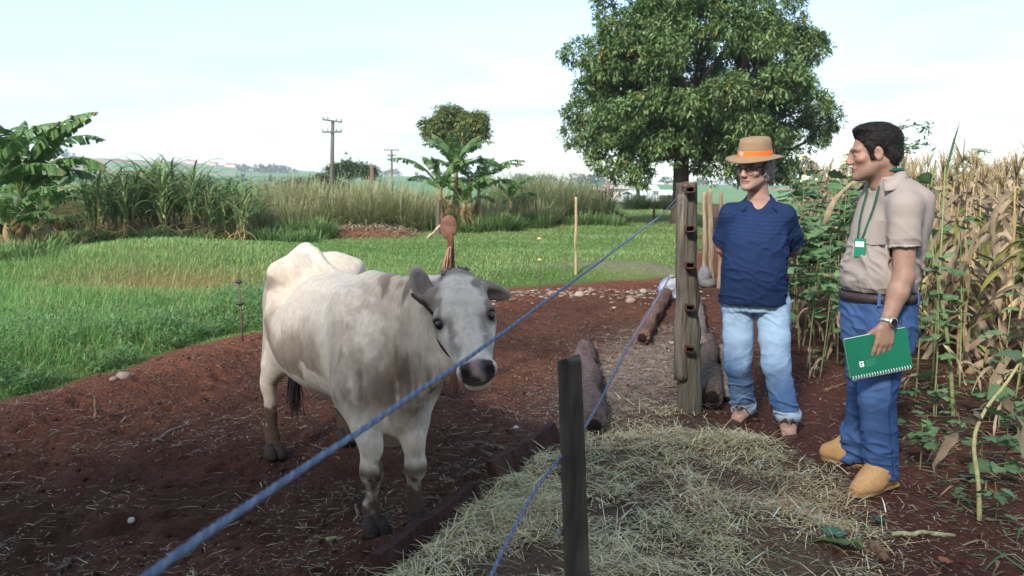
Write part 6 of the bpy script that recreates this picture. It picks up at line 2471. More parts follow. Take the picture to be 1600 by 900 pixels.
def build_tree(name, label, base, trunk_top, lobes, n_ros, per, leaf, cols, seed, trunk_r, cat='tree', inner=0.25, gapt=0.30):
    rs = np.random.RandomState(seed)
    base = vec(base)
    root = thing(name, label, cat, tuple(base), group='trees')
    # trunk and limbs
    m = MB()
    tt = vec(trunk_top) - base
    m.tube([np.array((0, 0, -0.2)), tt * 0.35 + rs.randn(3) * 0.05 * trunk_r, tt * 0.7 + rs.randn(3) * 0.1 * trunk_r, tt], [trunk_r * 1.35, trunk_r, trunk_r * 0.92, trunk_r * 0.8], 12, (0.1, 0.075, 0.055), noise=0.08, seed=seed)
    child('trunk', m.mesh('trunk'), M_BARK, root)
    m = MB()
    for i, (c, r) in enumerate(lobes):
        if i % 2 and len(lobes) > 30:
            continue
        e = vec(c) - base
        md = lerp(tt, e, 0.5) + rs.randn(3) * 0.12 * np.linalg.norm(e - tt) + np.array((0, 0, 0.05 * np.linalg.norm(e - tt)))
        m.tube(list(catmull([tt * 0.95, md, e], 3)), list(np.linspace(trunk_r * 0.42, trunk_r * 0.06, 7)), 6, (0.1, 0.075, 0.055), cap=False)
    child('limb', m.mesh('limb'), M_BARK, root)['kind'] = 'stuff'
    # rosettes of leaves on the lobes
    w = np.array([r[0] * r[0] for _, r in lobes])
    idx = rs.choice(len(lobes), n_ros, p=w / w.sum())
    C = np.array([vec(c) for c, _ in lobes])[idx]
    R = np.array([r for _, r in lobes])[idx]
    u = rs.randn(n_ros, 3)
    u[:, 2] += 0.25
    u /= np.linalg.norm(u, axis=1, keepdims=True)
    rad = np.where(rs.rand(n_ros) < inner, 0.3 + 0.5 * rs.rand(n_ros), 0.80 + 0.26 * rs.rand(n_ros))
    pos = C + u * R * rad[:, None]
    # leave gaps
    gap = fbm(pos * 0.55, 2, seed + 3)
    k = gap > gapt
    pos, u = pos[k], u[k]
    n = len(pos)
    a = rs.rand(n * per) * 2 * PI
    o = np.repeat(u, per, 0)
    x = np.cross(o, (0.3, 0.2, 1.0))
    x /= np.linalg.norm(x, axis=1, keepdims=True) + 1e-9
    y = np.cross(o, x)
    sp = 0.5 + 0.7 * rs.rand(n * per)
    d = o * 0.55 + (x * np.cos(a)[:, None] + y * np.sin(a)[:, None]) * sp[:, None] + np.array((0, 0, -0.08))
    b = np.repeat(pos, per, 0) + rs.randn(n * per, 3) * leaf[0] * 0.45
    tint = np.clip(np.repeat(rs.rand(n), per) * 0.7 + 0.3 * rs.rand(n * per), 0, 1)
    col = mixc(cols[0], cols[1], tint)
    odd = np.repeat(rs.rand(n) < 0.05, per) & (rs.rand(n * per) < 0.6)
    col[odd] = cols[2]
    V, T, Cc = leaf_cloud(b, d, leaf[0] * (0.7 + 0.6 * rs.rand(n * per)), leaf[1] * (0.7 + 0.6 * rs.rand(n * per)), col, 0.25, seed, 0.15)
    o_ = child('crown', np_mesh('crown', V - base, None, T, Cc, True), M_LEAF, root)
    return root


def big_tree():
    Y = 28.0
    rs = np.random.RandomState(42)
    k = Y / FOC
    b = P(1062, 352, Y)
    b.z = gz(b.x, b.y)
    lobes = []
    c0 = vec(P(1088, 132, Y))
    i = 0
    while len(lobes) < 96 and i < 9000:
        i += 1
        u = rs.randn(3)
        u /= np.linalg.norm(u)
        rr = 0.62 + 0.30 * rs.rand()
        p = c0 + u * np.array((196 * k, 185 * k, 168 * k)) * rr
        px = (p - c0) / k
        if px[2] < -105 and abs(px[0] + 25) < 34:
            continue
        if px[2] < -95 and px[0] < -125:
            continue
        s_ = (18 + 18 * rs.rand()) * k
        if all(np.linalg.norm(p - q) > 0.85 * (s_ + r[0]) * 0.62 for q, r in lobes):
            lobes.append((p, np.array((s_ * 1.1, s_ * 1.1, s_ * 0.82))))
    for px, py, r, dy in ((906, 205, 30, 0.5), (926, 225, 26, -0.5), (903, 178, 22, 0), (905, 85, 26, 0), (1288, 182, 28, 0.3), (1262, 205, 34, -0.6), (1282, 205, 22, 0.6), (1262, 75, 30, 0),
                          (978, 262, 28, -1), (1008, 272, 22, -1.3), (950, 246, 30, -1), (1120, 262, 26, -1.2), (1170, 262, 30, -1.2), (1225, 252, 32, -1), (1252, 272, 24, 0),
                          (1080, 40, 42, 0), (1000, 60, 38, 1), (1180, 60, 40, 1), (1090, 140, 48, 1), (1010, 160, 40, 1.5), (1170, 170, 44, 1.5), (1140, 215, 34, -1.5), (1030, 215, 32, -1.5), (970, 12, 42, 0), (1215, 20, 40, 0)):
        p = vec(P(px, py, Y + dy))
        lobes.append((p, np.array((r * k, r * k, r * k * 0.85))))
    return build_tree('broadleaf_tree', 'large dense dark green tree behind the man in the straw hat', b, P(1066, 235, Y), lobes, 8600, 19, (0.165, 0.058),
               ((0.042, 0.100, 0.028), (0.210, 0.300, 0.110), (0.26, 0.20, 0.06)), 5, 0.27, inner=0.15)


BIG = big_tree()
# unseen copies of the big tree, added behind the camera to shade pen and men
for (x, y, rz_, s_, lab) in ((-8.8, -9.4, 0.6, 1.22, 'large unseen tree added for shade behind the camera at the far left'), (-2.5, -8.9, 2.1, 1.15, 'large unseen tree added for shade straight behind the camera'),
                             (4.4, -9.2, 3.9, 1.1, 'large unseen tree added for shade behind the camera on the right')):
    dup(BIG, (x, y, gz(x, y)), rz_, lab, s_)


def small_tree():
    Y = 46.0
    k = Y / FOC
    b = P(712, 330, Y)
    b.z = gz(b.x, b.y)
    rs = np.random.RandomState(4)
    lobes = []
    for px, py, r in ((688, 196, 17), (706, 180, 16), (738, 198, 18), (698, 214, 17), (724, 214, 18), (748, 188, 13), (674, 208, 12), (713, 228, 14), (690, 178, 11), (753, 208, 10), (724, 190, 15), (664, 196, 8), (738, 222, 10)):
        p = vec(P(px, py, Y + rs.randn() * 0.6))
        lobes.append((p, np.array((r * k, r * k, r * k * 0.8))))
    build_tree('round_tree', 'small round-headed tree behind the banana clump', b, P(713, 235, Y), lobes, 1100, 12, (0.22, 0.08),
               ((0.07, 0.115, 0.03), (0.22, 0.26, 0.085), (0.30, 0.22, 0.08)), 6, 0.13, gapt=0.40)


small_tree()
for px, py, Y, r, lab in ((545, 264, 75, 20, 'dark bush beside the foot of the nearer utility pole'), (470, 292, 60, 22, 'low green bush left of the nearer utility pole'), (500, 285, 66, 16, 'small bush between the cane and the nearer pole')):
    k = Y / FOC
    rs = np.random.RandomState(int(px))
    b = P(px, py + 12, Y)
    b.z = gz(b.x, b.y)
    lobes = [(vec(P(px + dx, py + dy, Y)), np.array((s_ * k, s_ * k, s_ * k * 0.7))) for dx, dy, s_ in ((-r, 4, r * 0.5), (0, 0, r * 0.6), (r, 3, r * 0.5), (r * 1.7, 6, r * 0.4))]
    build_tree('bush', lab, b, P(px, py + 6, Y), lobes, 220, 10, (0.40, 0.15), ((0.035, 0.075, 0.03), (0.09, 0.14, 0.05), (0.12, 0.12, 0.05)), int(px), 0.08, 'bush')


# ---------------- banana plants
def banana_leaf(seed, L_=1.6, W_=0.42, e0=1.2, e1=-0.5, torn=0.35):
    rs = np.random.RandomState(seed)
    n = 26
    m = MB()
    p = np.zeros(3)
    mids, dirs, ups = [], [], []
    for i in range(n + 1):
        t = i / n
        e = e0 + (e1 - e0) * t ** 1.4
        d = np.array((math.cos(e), 0, math.sin(e)))
        mids.append(p.copy())
        dirs.append(d)
        ups.append(np.array((-math.sin(e), 0, math.cos(e))))
        p = p + d * L_ / n
    m.tube(mids[::3] + [mids[-1]], list(np.linspace(0.018, 0.004, len(mids[::3]) + 1)), 5, (0.24, 0.30, 0.10))
    for s_ in (1, -1):
        sag = 0.25
        for i in range(3, n):
            t0, t1 = i / n, (i + 1) / n
            if rs.rand() < torn:
                sag = 0.1 + 0.7 * rs.rand()
            gp = 0.78 if rs.rand() < torn else 1.0
            w0 = W_ / 2 * max(0.02, math.sin(PI * min(1, (t0 - 0.08) / 0.92)) ** 0.55)
            w1 = W_ / 2 * max(0.02, math.sin(PI * min(1, (t1 - 0.08) / 0.92)) ** 0.55)
            sd = np.array((0, s_, 0))
            a, b = mids[i], mids[i + 1]
            b2 = lerp(a, b, gp)

            def out(pt, d, u, w, f):
                return pt + (sd * math.cos(sag * f * 1.6) - np.array((0, 0, 1.0)) * math.sin(sag * f * 1.6) + d * 0.35) * w * f + u * 0.05 * w
            V = [a, out(a, dirs[i], ups[i], w0, 0.5), out(a, dirs[i], ups[i], w0, 1.0), b2, out(b2, dirs[i], ups[i], w1, 0.5), out(b2, dirs[i], ups[i], w1, 1.0)]
            g = 0.85 + 0.3 * rs.rand()
            c = np.array((0.085, 0.165, 0.045)) * g
            if t0 > 0.85 and rs.rand() < 0.3:
                c = np.array((0.20, 0.15, 0.06))
            m.add(V, [(0, 1, 4, 3), (1, 2, 5, 4)], None, c)
    return m.mesh('banana_leaf')


BLEAF = [banana_leaf(i, 1.5 + 0.3 * (i % 3), 0.46 + 0.06 * (i % 2), 1.35 - 0.13 * i, 0.25 - 0.32 * i, 0.40 + 0.12 * (i % 3)) for i in range(5)]


def banana_plant(base, h, leaves, label, seed, sc=1.0, stems=1):
    """leaves: (azimuth, mesh index, scale, drop of attachment)"""
    rs = np.random.RandomState(seed)
    root = thing('banana_plant', label, 'banana plant', tuple(base), group='banana plants')
    for s_ in range(stems):
        o = np.array((0, 0, 0)) if s_ == 0 else np.array((rs.randn() * 0.25, rs.randn() * 0.2, 0))
        hh = h * (1 if s_ == 0 else 0.55 + 0.35 * rs.rand())
        m = MB()
        m.tube([o + (0, 0, -0.1), o + (0.02, 0, hh * 0.4), o + (0.0, 0.03, hh * 0.8), o + (0.02, 0.02, hh * 1.03)], [0.12 * sc, 0.10 * sc, 0.075 * sc, 0.035 * sc], 10, (0.2, 0.2, 0.08))
        child('pseudostem', m.mesh('pseudostem'), M_BSTEM, root)
    for az, mi, s2, dr in leaves:
        child('leaf', BLEAF[mi], M_BANANA, root, (0.01, 0.01, h - dr), (rs.randn() * 0.12, 0, az), (s2 * sc,) * 3)
    # hanging dry leaves round the stem
    for i in range(4):
        V, Q = ribbon(0.7 * sc, 0.16 * sc, -0.6, -1.5, 6, 0.3, 1.0, None, 0.5, 0.3, seed + i)
        mm = MB()
        mm.add(V, Q, None, (0.22, 0.14, 0.07))
        child('dead_leaf', mm.mesh('dead_leaf'), M_DRY, root, (0, 0, h * (0.85 - 0.12 * i)), (0, 0, rs.rand() * 6.28))
    return root


def at_ground(px, Y, py=340):
    p = P(px, py, Y)
    return Vector((p.x, Y, gz(p.x, Y)))


D = math.radians
def fan(n, seed, lo=0, hi=360, scs=(0.85, 1.1), up=0.5):
    r = np.random.RandomState(seed)
    out = []
    for i in range(n):
        t = i / n
        mi = 0 if t > 0.8 else min(4, int((1 - t) * 3.4 + 0.9 * r.rand()))
        out.append((D(lo + (hi - lo) * ((i * 0.381966 + 0.1 * r.rand()) % 1)), mi, lerp(*scs, r.rand()), 0.30 * (1 - t) * up))
    return out


banana_plant(at_ground(34, 16.5), 1.15, [(D(5), 3, 1.05, 0.05), (D(-8), 1, 1.1, 0.0), (D(70), 0, 0.95, 0)] + fan(8, 1), 'leafy banana plant at the left edge with a leaf arching right', 11, 1.25, 2)
banana_plant(at_ground(-22, 15.4), 1.15, fan(8, 2), 'banana plant cut by the left edge of the picture', 12, 1.2, 2)
banana_plant(at_ground(70, 18.4), 0.95, fan(9, 3), 'banana plant behind the leafy one at the left edge', 13, 0.9)
banana_plant(at_ground(8, 14.6), 0.55, fan(8, 21, scs=(0.6, 0.8)), 'low banana sucker at the left edge with broad leaves', 19, 0.9)
banana_plant(at_ground(52, 15.6), 0.50, fan(8, 22, scs=(0.6, 0.8)), 'low banana sucker in front of the cane end', 20, 0.9)
banana_plant(at_ground(712, 23.8, 365), 1.75, [(D(80), 0, 1.05, 0), (D(100), 0, 0.9, 0.1)] + fan(10, 4), 'tallest banana plant in the centre clump below the round tree', 14, 0.88, 3)
banana_plant(at_ground(688, 23.0, 365), 1.25, fan(9, 5), 'lower banana plant on the left of the centre clump', 15, 0.82, 2)
banana_plant(at_ground(748, 24.6, 365), 1.25, [(D(0), 2, 1.0, 0)] + fan(9, 6), 'banana plant on the right of the centre clump', 16, 0.85, 2)
banana_plant(at_ground(725, 22.6, 365), 0.85, fan(7, 8, scs=(0.7, 0.85)), 'short banana sucker in front of the tallest plant', 18, 0.8)
banana_plant(at_ground(798, 27.0, 350), 0.85, fan(7, 7, scs=(0.7, 0.85)), 'small young banana plant right of the centre clump', 17)


# ---------------- cane
def cane_proto(seed):
    rs = np.random.RandomState(seed)
    m = MB()
    h = 1.15 + 0.3 * rs.rand()
    m.tube([(0, 0, -0.05), (0.03 * rs.randn(), 0.03 * rs.randn(), h * 0.5), (0.06 * rs.randn(), 0.06 * rs.randn(), h)], [0.016, 0.014, 0.010], 5, (0.22, 0.20, 0.08))
    for i in range(16):
        t = 0.12 + 0.88 * i / 15
        dead = t < 0.35
        V, Q = ribbon(0.75 + 0.35 * rs.rand(), 0.06 if not dead else 0.04, 1.25 - 0.5 * rs.rand() if not dead else -0.2, -0.2 - 1.3 * rs.rand() if not dead else -1.4, 6, 0.25, rs.randn() * 0.5, lambda q: max(0.04, (1 - q) ** 0.6), 0, rs.randn() * 0.3, seed * 50 + i, 1.5)
        a = i * 2.4 + rs.rand()
        V = V @ rotm(0, 0, a).T + np.array((0, 0, h * t))
        g = 0.8 + 0.5 * rs.rand()
        c = np.array((0.36, 0.27, 0.14)) if dead else np.array((0.125, 0.20, 0.075)) * g if rs.rand() < 0.75 else np.array((0.25, 0.27, 0.12)) * g
        m.add(V, Q, None, c)
    return m.mesh('cane')


CANE = [cane_proto(i) for i in range(6)]
rs = np.random.RandomState(77)
_first = True
for i in range(120):
    px = 128 + 275 * rs.rand()
    Y = 18.6 + 3.2 * rs.rand()
    b = at_ground(px, Y)
    o = link('cane_plant', CANE[i % 6], M_CANE, None, tuple(b))
    s_ = (0.78 + 0.28 * rs.rand()) * (1.0 + 0.12 * math.exp(-((px - 255) / 60) ** 2)) * (0.82 if px > 330 else 1)
    o.scale = (s_,) * 3
    o.rotation_euler = (rs.randn() * 0.08, rs.randn() * 0.08, rs.rand() * 6.28)
    tag(o, 'tall green sugar cane plant in the stand behind the lawn at left', 'cane', 'sugar cane stand at left')


# ---------------- tall seeding grass thickets
def thicket(name, label, polys, N, hgt, cols, seed):
    rs = np.random.RandomState(seed)
    B, H_, A = [], [], []
    for (px0, px1, Y0, Y1, h, w) in polys:
        n = int(N * w)
        nc = max(4, n // 160)
        cx = px0 + (px1 - px0) * rs.rand(nc)
        cy = Y0 + (Y1 - Y0) * rs.rand(nc)
        j = rs.randint(0, nc, n)
        y = cy[j] + 0.17 * rs.randn(n)
        x = (cx[j] - 800) / FOC * cy[j] + 0.17 * rs.randn(n)
        az = np.arctan2(y - cy[j], x - (cx[j] - 800) / FOC * cy[j])
        B.append(np.stack([x, y, gh(x, y)], 1))
        hc_ = 0.65 + 0.55 * rs.rand(nc)
        H_.append(h * (0.5 + 0.6 * rs.rand(n)) * hc_[j])
        A.append(az + 0.5 * rs.randn(n))
    B, H_, A = np.concatenate(B), np.concatenate(H_), np.concatenate(A)
    n = len(B)
    t = rs.rand(n)
    col = mixc(cols[0], cols[1], t)
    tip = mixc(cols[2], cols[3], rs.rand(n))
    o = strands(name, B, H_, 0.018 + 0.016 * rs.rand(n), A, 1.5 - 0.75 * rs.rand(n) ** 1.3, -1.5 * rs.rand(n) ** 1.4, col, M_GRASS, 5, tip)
    return tag(o, label, 'tall grass', kind='stuff')


_gc = ((0.095, 0.15, 0.055), (0.17, 0.21, 0.085), (0.30, 0.31, 0.15), (0.42, 0.38, 0.21))
thicket('tall_grass', 'tall seeding grass thicket between the cane and the bananas', [(440, 640, 22.5, 26, 1.55, 1.0), (430, 500, 21.5, 23, 0.9, 0.25), (560, 660, 23, 24, 1.3, 0.3), (640, 790, 25.5, 28, 1.3, 0.35), (400, 470, 24, 30, 1.5, 0.25)], 9000, 1.6, _gc, 1)
thicket('tall_grass', 'tall grass thicket right of the bananas up to the earth heap', [(775, 945, 28, 33, 1.75, 1.0), (770, 860, 26.5, 28, 1.0, 0.3)], 8000, 1.6, ((0.075, 0.14, 0.055), (0.14, 0.20, 0.085), (0.24, 0.28, 0.14), (0.37, 0.35, 0.19)), 2)
thicket('tall_grass', 'yellowish dry grass showing behind the cane at left', [(60, 420, 23, 27, 1.55, 1.0)], 5000, 1.4, ((0.12, 0.13, 0.05), (0.22, 0.19, 0.09), (0.28, 0.25, 0.12), (0.34, 0.27, 0.14)), 3)
thicket('verge_grass', 'low green grass tufts at the foot of the thickets', [(60, 480, 18, 20, 0.40, 0.5), (440, 500, 20, 21, 0.7, 0.2), (690, 800, 22.5, 24.5, 0.55, 0.4), (770, 960, 26, 28, 0.55, 0.4), (-20, 60, 12.5, 14, 0.35, 0.3)], 6000, 0.5, ((0.06, 0.14, 0.035), (0.10, 0.19, 0.055), (0.13, 0.22, 0.07), (0.19, 0.25, 0.10)), 4)


# ---------------- earth heaps with dry trash
def heap(px0, px1, Y, h, label, seed, col=(0.20, 0.088, 0.05)):
    rs = np.random.RandomState(seed)
    a, b = at_ground(px0, Y), at_ground(px1, Y)
    c = (vec(a) + vec(b)) / 2
    L_ = b.x - a.x
    nx, ny = 36, 16
    X, Yg = np.meshgrid(np.linspace(-L_ / 2, L_ / 2, nx), np.linspace(-0.9, 0.9, ny), indexing='ij')
    x, y = X.ravel() + c[0], Yg.ravel() + c[1]
    e = np.clip(1 - (2 * X.ravel() / L_) ** 2, 0, 1) ** 0.7 * np.clip(1 - (Yg.ravel() / 0.9) ** 2, 0, 1)
    z = gh(x, y) - 0.03 + e * h * (0.5 + 1.0 * n2(x, y, 1.6, 3, seed)) + 0.05 * e * n2(x, y, 9, 2, seed + 1)
    I = np.arange(nx * ny).reshape(nx, ny)
    Q = np.stack([I[:-1, :-1], I[1:, :-1], I[1:, 1:], I[:-1, 1:]], -1).reshape(-1, 4)
    root = thing('earth_heap', label, 'earth heap', tuple(c))
    V = np.stack([x, y, z], 1) - c
    child('soil', np_mesh('heap_soil', V, Q, None, np.array(col)[None] * (0.6 + 0.8 * n2(x, y, 5, 3, seed + 2))[:, None]), MATS['soil'], root)
    n = 1500
    j = rs.randint(0, nx * ny, n)
    bp = V[j] + rs.randn(n, 3) * (0.1, 0.06, 0.02) + (0, 0, 0.03)
    o = strands('dry_trash', bp, 0.15 + 0.35 * rs.rand(n), 0.012 + 0.012 * rs.rand(n), rs.rand(n) * 6.28, 0.5 * rs.rand(n), -0.6 * rs.rand(n),
                mixc((0.24, 0.15, 0.09), (0.46, 0.37, 0.26), rs.rand(n)), M_STRAW, 2)
    o.parent = root
    o['kind'] = 'stuff'


heap(488, 650, 21.3, 0.22, 'red earth heap with dry trash in front of the tall grass', 3)
heap(893, 985, 30.5, 0.42, 'far brown earth heap left of the white roof', 4, (0.15, 0.08, 0.06))


# ---------------- corn
def corn_leafmesh(seed, green=False):
    rs = np.random.RandomState(seed)
    V, Q = ribbon(0.50 + 0.25 * rs.rand(), 0.038 + 0.016 * rs.rand(), 0.7 - 0.9 * rs.rand(), -1.5, 9, 0.30, rs.randn() * 2.6, None, 1.4, rs.randn() * 1.2, seed, 0.42)
    m = MB()
    g = fbm(V * 9, 2, seed)
    c = mixc((0.20, 0.14, 0.09), (0.42, 0.335, 0.23), g) if not green else mixc((0.14, 0.20, 0.05), (0.30, 0.28, 0.09), g)
    m.add(V, Q, None, c)
    return m.mesh('corn_leaf')


CLEAF = [corn_leafmesh(200 + i) for i in range(9)] + [corn_leafmesh(300 + i, True) for i in range(2)]


def tassel_mesh(seed):
    rs = np.random.RandomState(seed)
    m = MB()
    m.tube([(0, 0, 0), (0, 0, 0.12), (0.01, 0, 0.30)], [0.005, 0.004, 0.002], 4, (0.38, 0.29, 0.18))
    for i in range(7):
        a = rs.rand() * 6.28
        b = np.array((0, 0, 0.04 + 0.1 * rs.rand()))
        e = b + np.array((math.cos(a) * 0.08, math.sin(a) * 0.08, 0.14 + 0.06 * rs.rand()))
        m.tube([b, lerp(b, e, 0.5) + (0, 0, 0.02), e], [0.003, 0.004, 0.002], 4, (0.40, 0.31, 0.19))
    return m.mesh('tassel')


TASS = [tassel_mesh(i) for i in range(3)]


def ear_mesh(seed):
    rs = np.random.RandomState(seed)
    m = MB()
    m.tube([(0, 0, 0), (0.03, 0, 0.02), (0.05, 0, -0.05), (0.06, 0, -0.16), (0.06, 0, -0.21)], [0.010, 0.020, 0.030, 0.022, 0.006], 8, (0.46, 0.34, 0.18), noise=0.1, seed=seed)
    for i in range(4):
        V, Q = ribbon(0.24, 0.05, -0.7, -1.5, 4, 0.3, rs.randn(), None, 0.5, 0, seed + i)
        m.add(V @ rotm(0, 0, i * 1.6).T + np.array((0.04, 0, 0.0)), Q, None, (0.50, 0.38, 0.21))
    return m.mesh('ear')


EARS = [ear_mesh(i) for i in range(2)]


def corn_layout(seed):
    rs = np.random.RandomState(seed)
    h = 1.36 + 0.20 * rs.rand()
    lv = [(0.16 + (h - 0.22) * (i + 0.3 * rs.rand()) / 14, i * PI + rs.randn() * 0.8, rs.randint(0, 9) if rs.rand() < 0.88 else 9 + rs.randint(0, 2), 0.75 + 0.5 * rs.rand()) for i in range(15)]
    return h, lv, rs


def corn_parts(seed):
    h, lv, rs = corn_layout(seed)
    root = thing('corn_plant', 'dry tan corn plant with hanging leaves in the front of the corn field', 'corn plant', (0, 0, -50), 'corn plants')
    m = MB()
    pts = [(0.0, 0, -0.06)] + [(0.02 * rs.randn(), 0.02 * rs.randn(), h * t) for t in (0.2, 0.4, 0.6, 0.8, 1.0)]
    m.tube(pts, [0.013, 0.013, 0.012, 0.010, 0.008, 0.005], 6, (0.3, 0.22, 0.12))
    child('stalk', m.mesh('stalk'), M_DRYST, root)
    for z, a, mi, s_ in lv:
        child('leaf', CLEAF[mi], M_DRY, root, (0, 0, z), (0, 0, a), (s_,) * 3)
    child('tassel', TASS[seed % 3], M_DRYST, root, (0, 0, h - 0.02))
    child('ear', EARS[seed % 2], M_DRY, root, (0.005, 0, h * 0.52), (0, 0, rs.rand() * 6))
    return root


def mesh_arrays(me):
    V = np.zeros(len(me.vertices) * 3, np.float32)
    me.vertices.foreach_get('co', V)
    q = np.array([p.vertices[:] for p in me.polygons if len(p.vertices) == 4])
    t = np.array([p.vertices[:] for p in me.polygons if len(p.vertices) == 3])
    C = np.zeros(len(me.vertices) * 4, np.float32)
    me.color_attributes['Col'].data.foreach_get('color', C)
    return V.reshape(-1, 3), q, t, C.reshape(-1, 4)[:, :3]


LARR = [mesh_arrays(c) for c in CLEAF]
TARR = [mesh_arrays(c) for c in TASS]


def corn_joined(seed):
    h, lv, rs = corn_layout(seed)
    m = MB()
    m.tube([(0, 0, -0.06), (0.02 * rs.randn(), 0.02 * rs.randn(), h * 0.5), (0, 0, h)], [0.013, 0.011, 0.005], 5, (0.3, 0.22, 0.12))
    for z, a, mi, s_ in lv:
        V, q, t, C = LARR[mi]
        m.add(V * s_ @ rotm(0, 0, a).T + np.array((0, 0, z)), q, t if len(t) else None, C)
    V, q, t, C = TARR[seed % 3]
    m.add(V + np.array((0, 0, h)), q, t if len(t) else None, C)
    return m


CP = [corn_parts(i) for i in range(5)]
CJM = [corn_joined(20 + i) for i in range(6)]
CJ = [m.mesh('corn_plant') for m in CJM]
rs = np.random.RandomState(99)
spots = []
for r in range(24):
    x = 3.25 + 0.62 * r
    y = 6.0 + rs.rand() * 0.25
    while y < 27:
        if x < 0.66 * y + 0.5 and x > (0.425 * y if y < 12 else 0.36 * y):
            xx = x + 0.05 * rs.randn()
            if not (y < 7.0 and xx < 3.7):
                spots.append((xx, y + 0.05 * rs.randn()))
        y += 0.24 + 0.10 * rs.rand()
spots.sort(key=lambda p: p[0] ** 2 + p[1] ** 2)
CORN = spots
used = set()
rest = []
n_part, n_ind = 64, 298
for i, (x, y) in enumerate(spots):
    if i < n_part:
        p = CP[i % 5]
        loc = (x, y, gz(x, y))
        rz_, s_ = rs.rand() * 6.28, 0.93 + 0.17 * rs.rand()
        tl = (rs.randn() * 0.06, rs.randn() * 0.06)
        if i % 5 not in used and i < 5:
            used.add(i % 5)
            p.location = loc
            p.rotation_euler = (tl[0], tl[1], rz_)
            p.scale = (s_,) * 3
        else:
            dup(p, loc, rz_, None, s_, tl)
    elif i < n_ind:
        o = link('corn_plant', CJ[i % 6], M_DRY, None, (x, y, gz(x, y)))
        s_ = 0.95 + 0.2 * rs.rand()
        o.scale = (s_,) * 3
        o.rotation_euler = (rs.randn() * 0.06, rs.randn() * 0.06, rs.rand() * 6.28)
        tag(o, 'dry tan corn plant deeper in the corn field on the right', 'corn plant', 'corn plants')
    else:
        rest.append((x, y))
m = MB()
PRE = [(np.concatenate(c.V), np.concatenate(c.Q), np.concatenate(c.T), np.concatenate(c.C)) for c in CJM]
for i, (x, y) in enumerate(rest):
    V, q, t, C = PRE[i % 6]
    m.add(V * (0.98 + 0.18 * rs.rand()) @ rotm(0, 0, rs.rand() * 6.28).T + np.array((x, y, 0.0)), q, t, C * (0.75 + 0.4 * rs.rand()))
tag(link('corn_field', m.mesh('corn_field'), M_DRY), 'far rows of dry corn closing the field on the right', 'corn', kind='stuff')


# ---------------- broad-leaved weeds
def weed_leaf(seed, lobes=False):
    """Broad pointed leaf lying along +X, cupped."""
    rs = np.random.RandomState(seed)
    n = 7
    V, Q = [], []
    for i in range(n + 1):
        t = i / n
        w = 0.46 * math.sin(PI * (0.06 + 0.94 * t) ** 0.72) ** 0.85 * (1 + (0.16 * (-1) ** i if lobes else 0.05 * rs.randn()))
        x = t - 0.10 * (1 - t) * 0
        z = -0.28 * t ** 2 + 0.03 * rs.randn()
        w = max(w, 0.01)
        V += [(x - 0.12 * w, -w, z + 0.12 * w), (x, 0, z - 0.02), (x - 0.12 * w, w, z + 0.12 * w)]
    for i in range(n):
        a = i * 3
        Q += [(a, a + 1, a + 4, a + 3), (a + 1, a + 2, a + 5, a + 4)]
    m = MB()
    V = np.array(V) * np.array((1, 1, 1))
    c = np.repeat([(0.090, 0.175, 0.070)], len(V), 0)
    c[1::3] = (0.14, 0.22, 0.10)
    m.add(V, Q, None, c)
    return m.mesh('weed_leaf')


WLEAF = [weed_leaf(i, i % 2 == 1) for i in range(4)]


def weed_proto(seed, h, nl, ls, label, spread=0.12, group='weeds', flower=False, dry=0, name='weed'):
    rs = np.random.RandomState(seed)
    root = thing(name, label, 'weed', (0, 0, -60), group)
    m = MB()
    top = np.array((rs.randn() * 0.06 * h, rs.randn() * 0.06 * h, h))
    mid = top * 0.5 + np.array((rs.randn(), rs.randn(), 0)) * 0.04 * h
    cv = catmull([np.array((0, 0, -0.04)), mid, top], 6)
    m.tube(list(cv), list(np.linspace(0.003 + 0.0035 * h, 0.002, len(cv))), 6, (0.2, 0.23, 0.085))
    br = []
    for i in range(max(1, int(h * 3))):
        t = 0.3 + 0.6 * rs.rand()
        b = cv[int(t * (len(cv) - 1))]
        a = rs.rand() * 6.28
        e = b + np.array((math.cos(a) * spread * 1.6, math.sin(a) * spread * 1.6, 0.12 * h + 0.05))
        m.tube([b, lerp(b, e, 0.5) + (0, 0, 0.01), e], [0.004 + 0.001 * h, 0.003, 0.002], 5, (0.2, 0.23, 0.085))
        br.append((b, e))
    child('stem', m.mesh('weed_stem'), M_WSTEM, root)
    for i in range(nl):
        if br and rs.rand() < 0.5:
            b, e = br[rs.randint(len(br))]
            p = lerp(b, e, 0.4 + 0.6 * rs.rand())
        else:
            p = cv[min(len(cv) - 1, int((0.22 + 0.78 * rs.rand() ** 0.8) * (len(cv) - 1)))]
        a = rs.rand() * 6.28
        s_ = ls * (0.6 + 0.7 * rs.rand()) * (1.15 - 0.4 * p[2] / max(h, 0.1))
        po = p + np.array((math.cos(a), math.sin(a), 0.2)) * spread * (0.2 + 0.6 * rs.rand())
        child('leaf', WLEAF[rs.randint(4)], M_WEED, root, tuple(po), (rs.randn() * 0.25, 0.1 - 0.5 * rs.rand(), a), (s_,) * 3)
    for i in range(dry):
        child('dry_leaf', CLEAF[rs.randint(0, 9)], M_DRY, root, tuple(cv[rs.randint(2, 6)]), (0, 0, rs.rand() * 6.28), (0.5,) * 3)
    if flower:
        mm = MB()
        for i in range(14):
            mm.ball(rs.randn(3) * (0.03, 0.03, 0.015), 0.014, 6, 4, (0.62, 0.64, 0.42))
        child('flower_head', mm.mesh('flower_head'), mk('cream_flower', (0.62, 0.63, 0.42), rough=0.8, namt=0.2), root, tuple(top + np.array((0, 0, 0.02))))['kind'] = 'stuff'
    return root


def place_first(root, loc, rz=0.0, s_=1.0):
    root.location = loc
    root.rotation_euler = (0, 0, rz)
    root.scale = (s_,) * 3


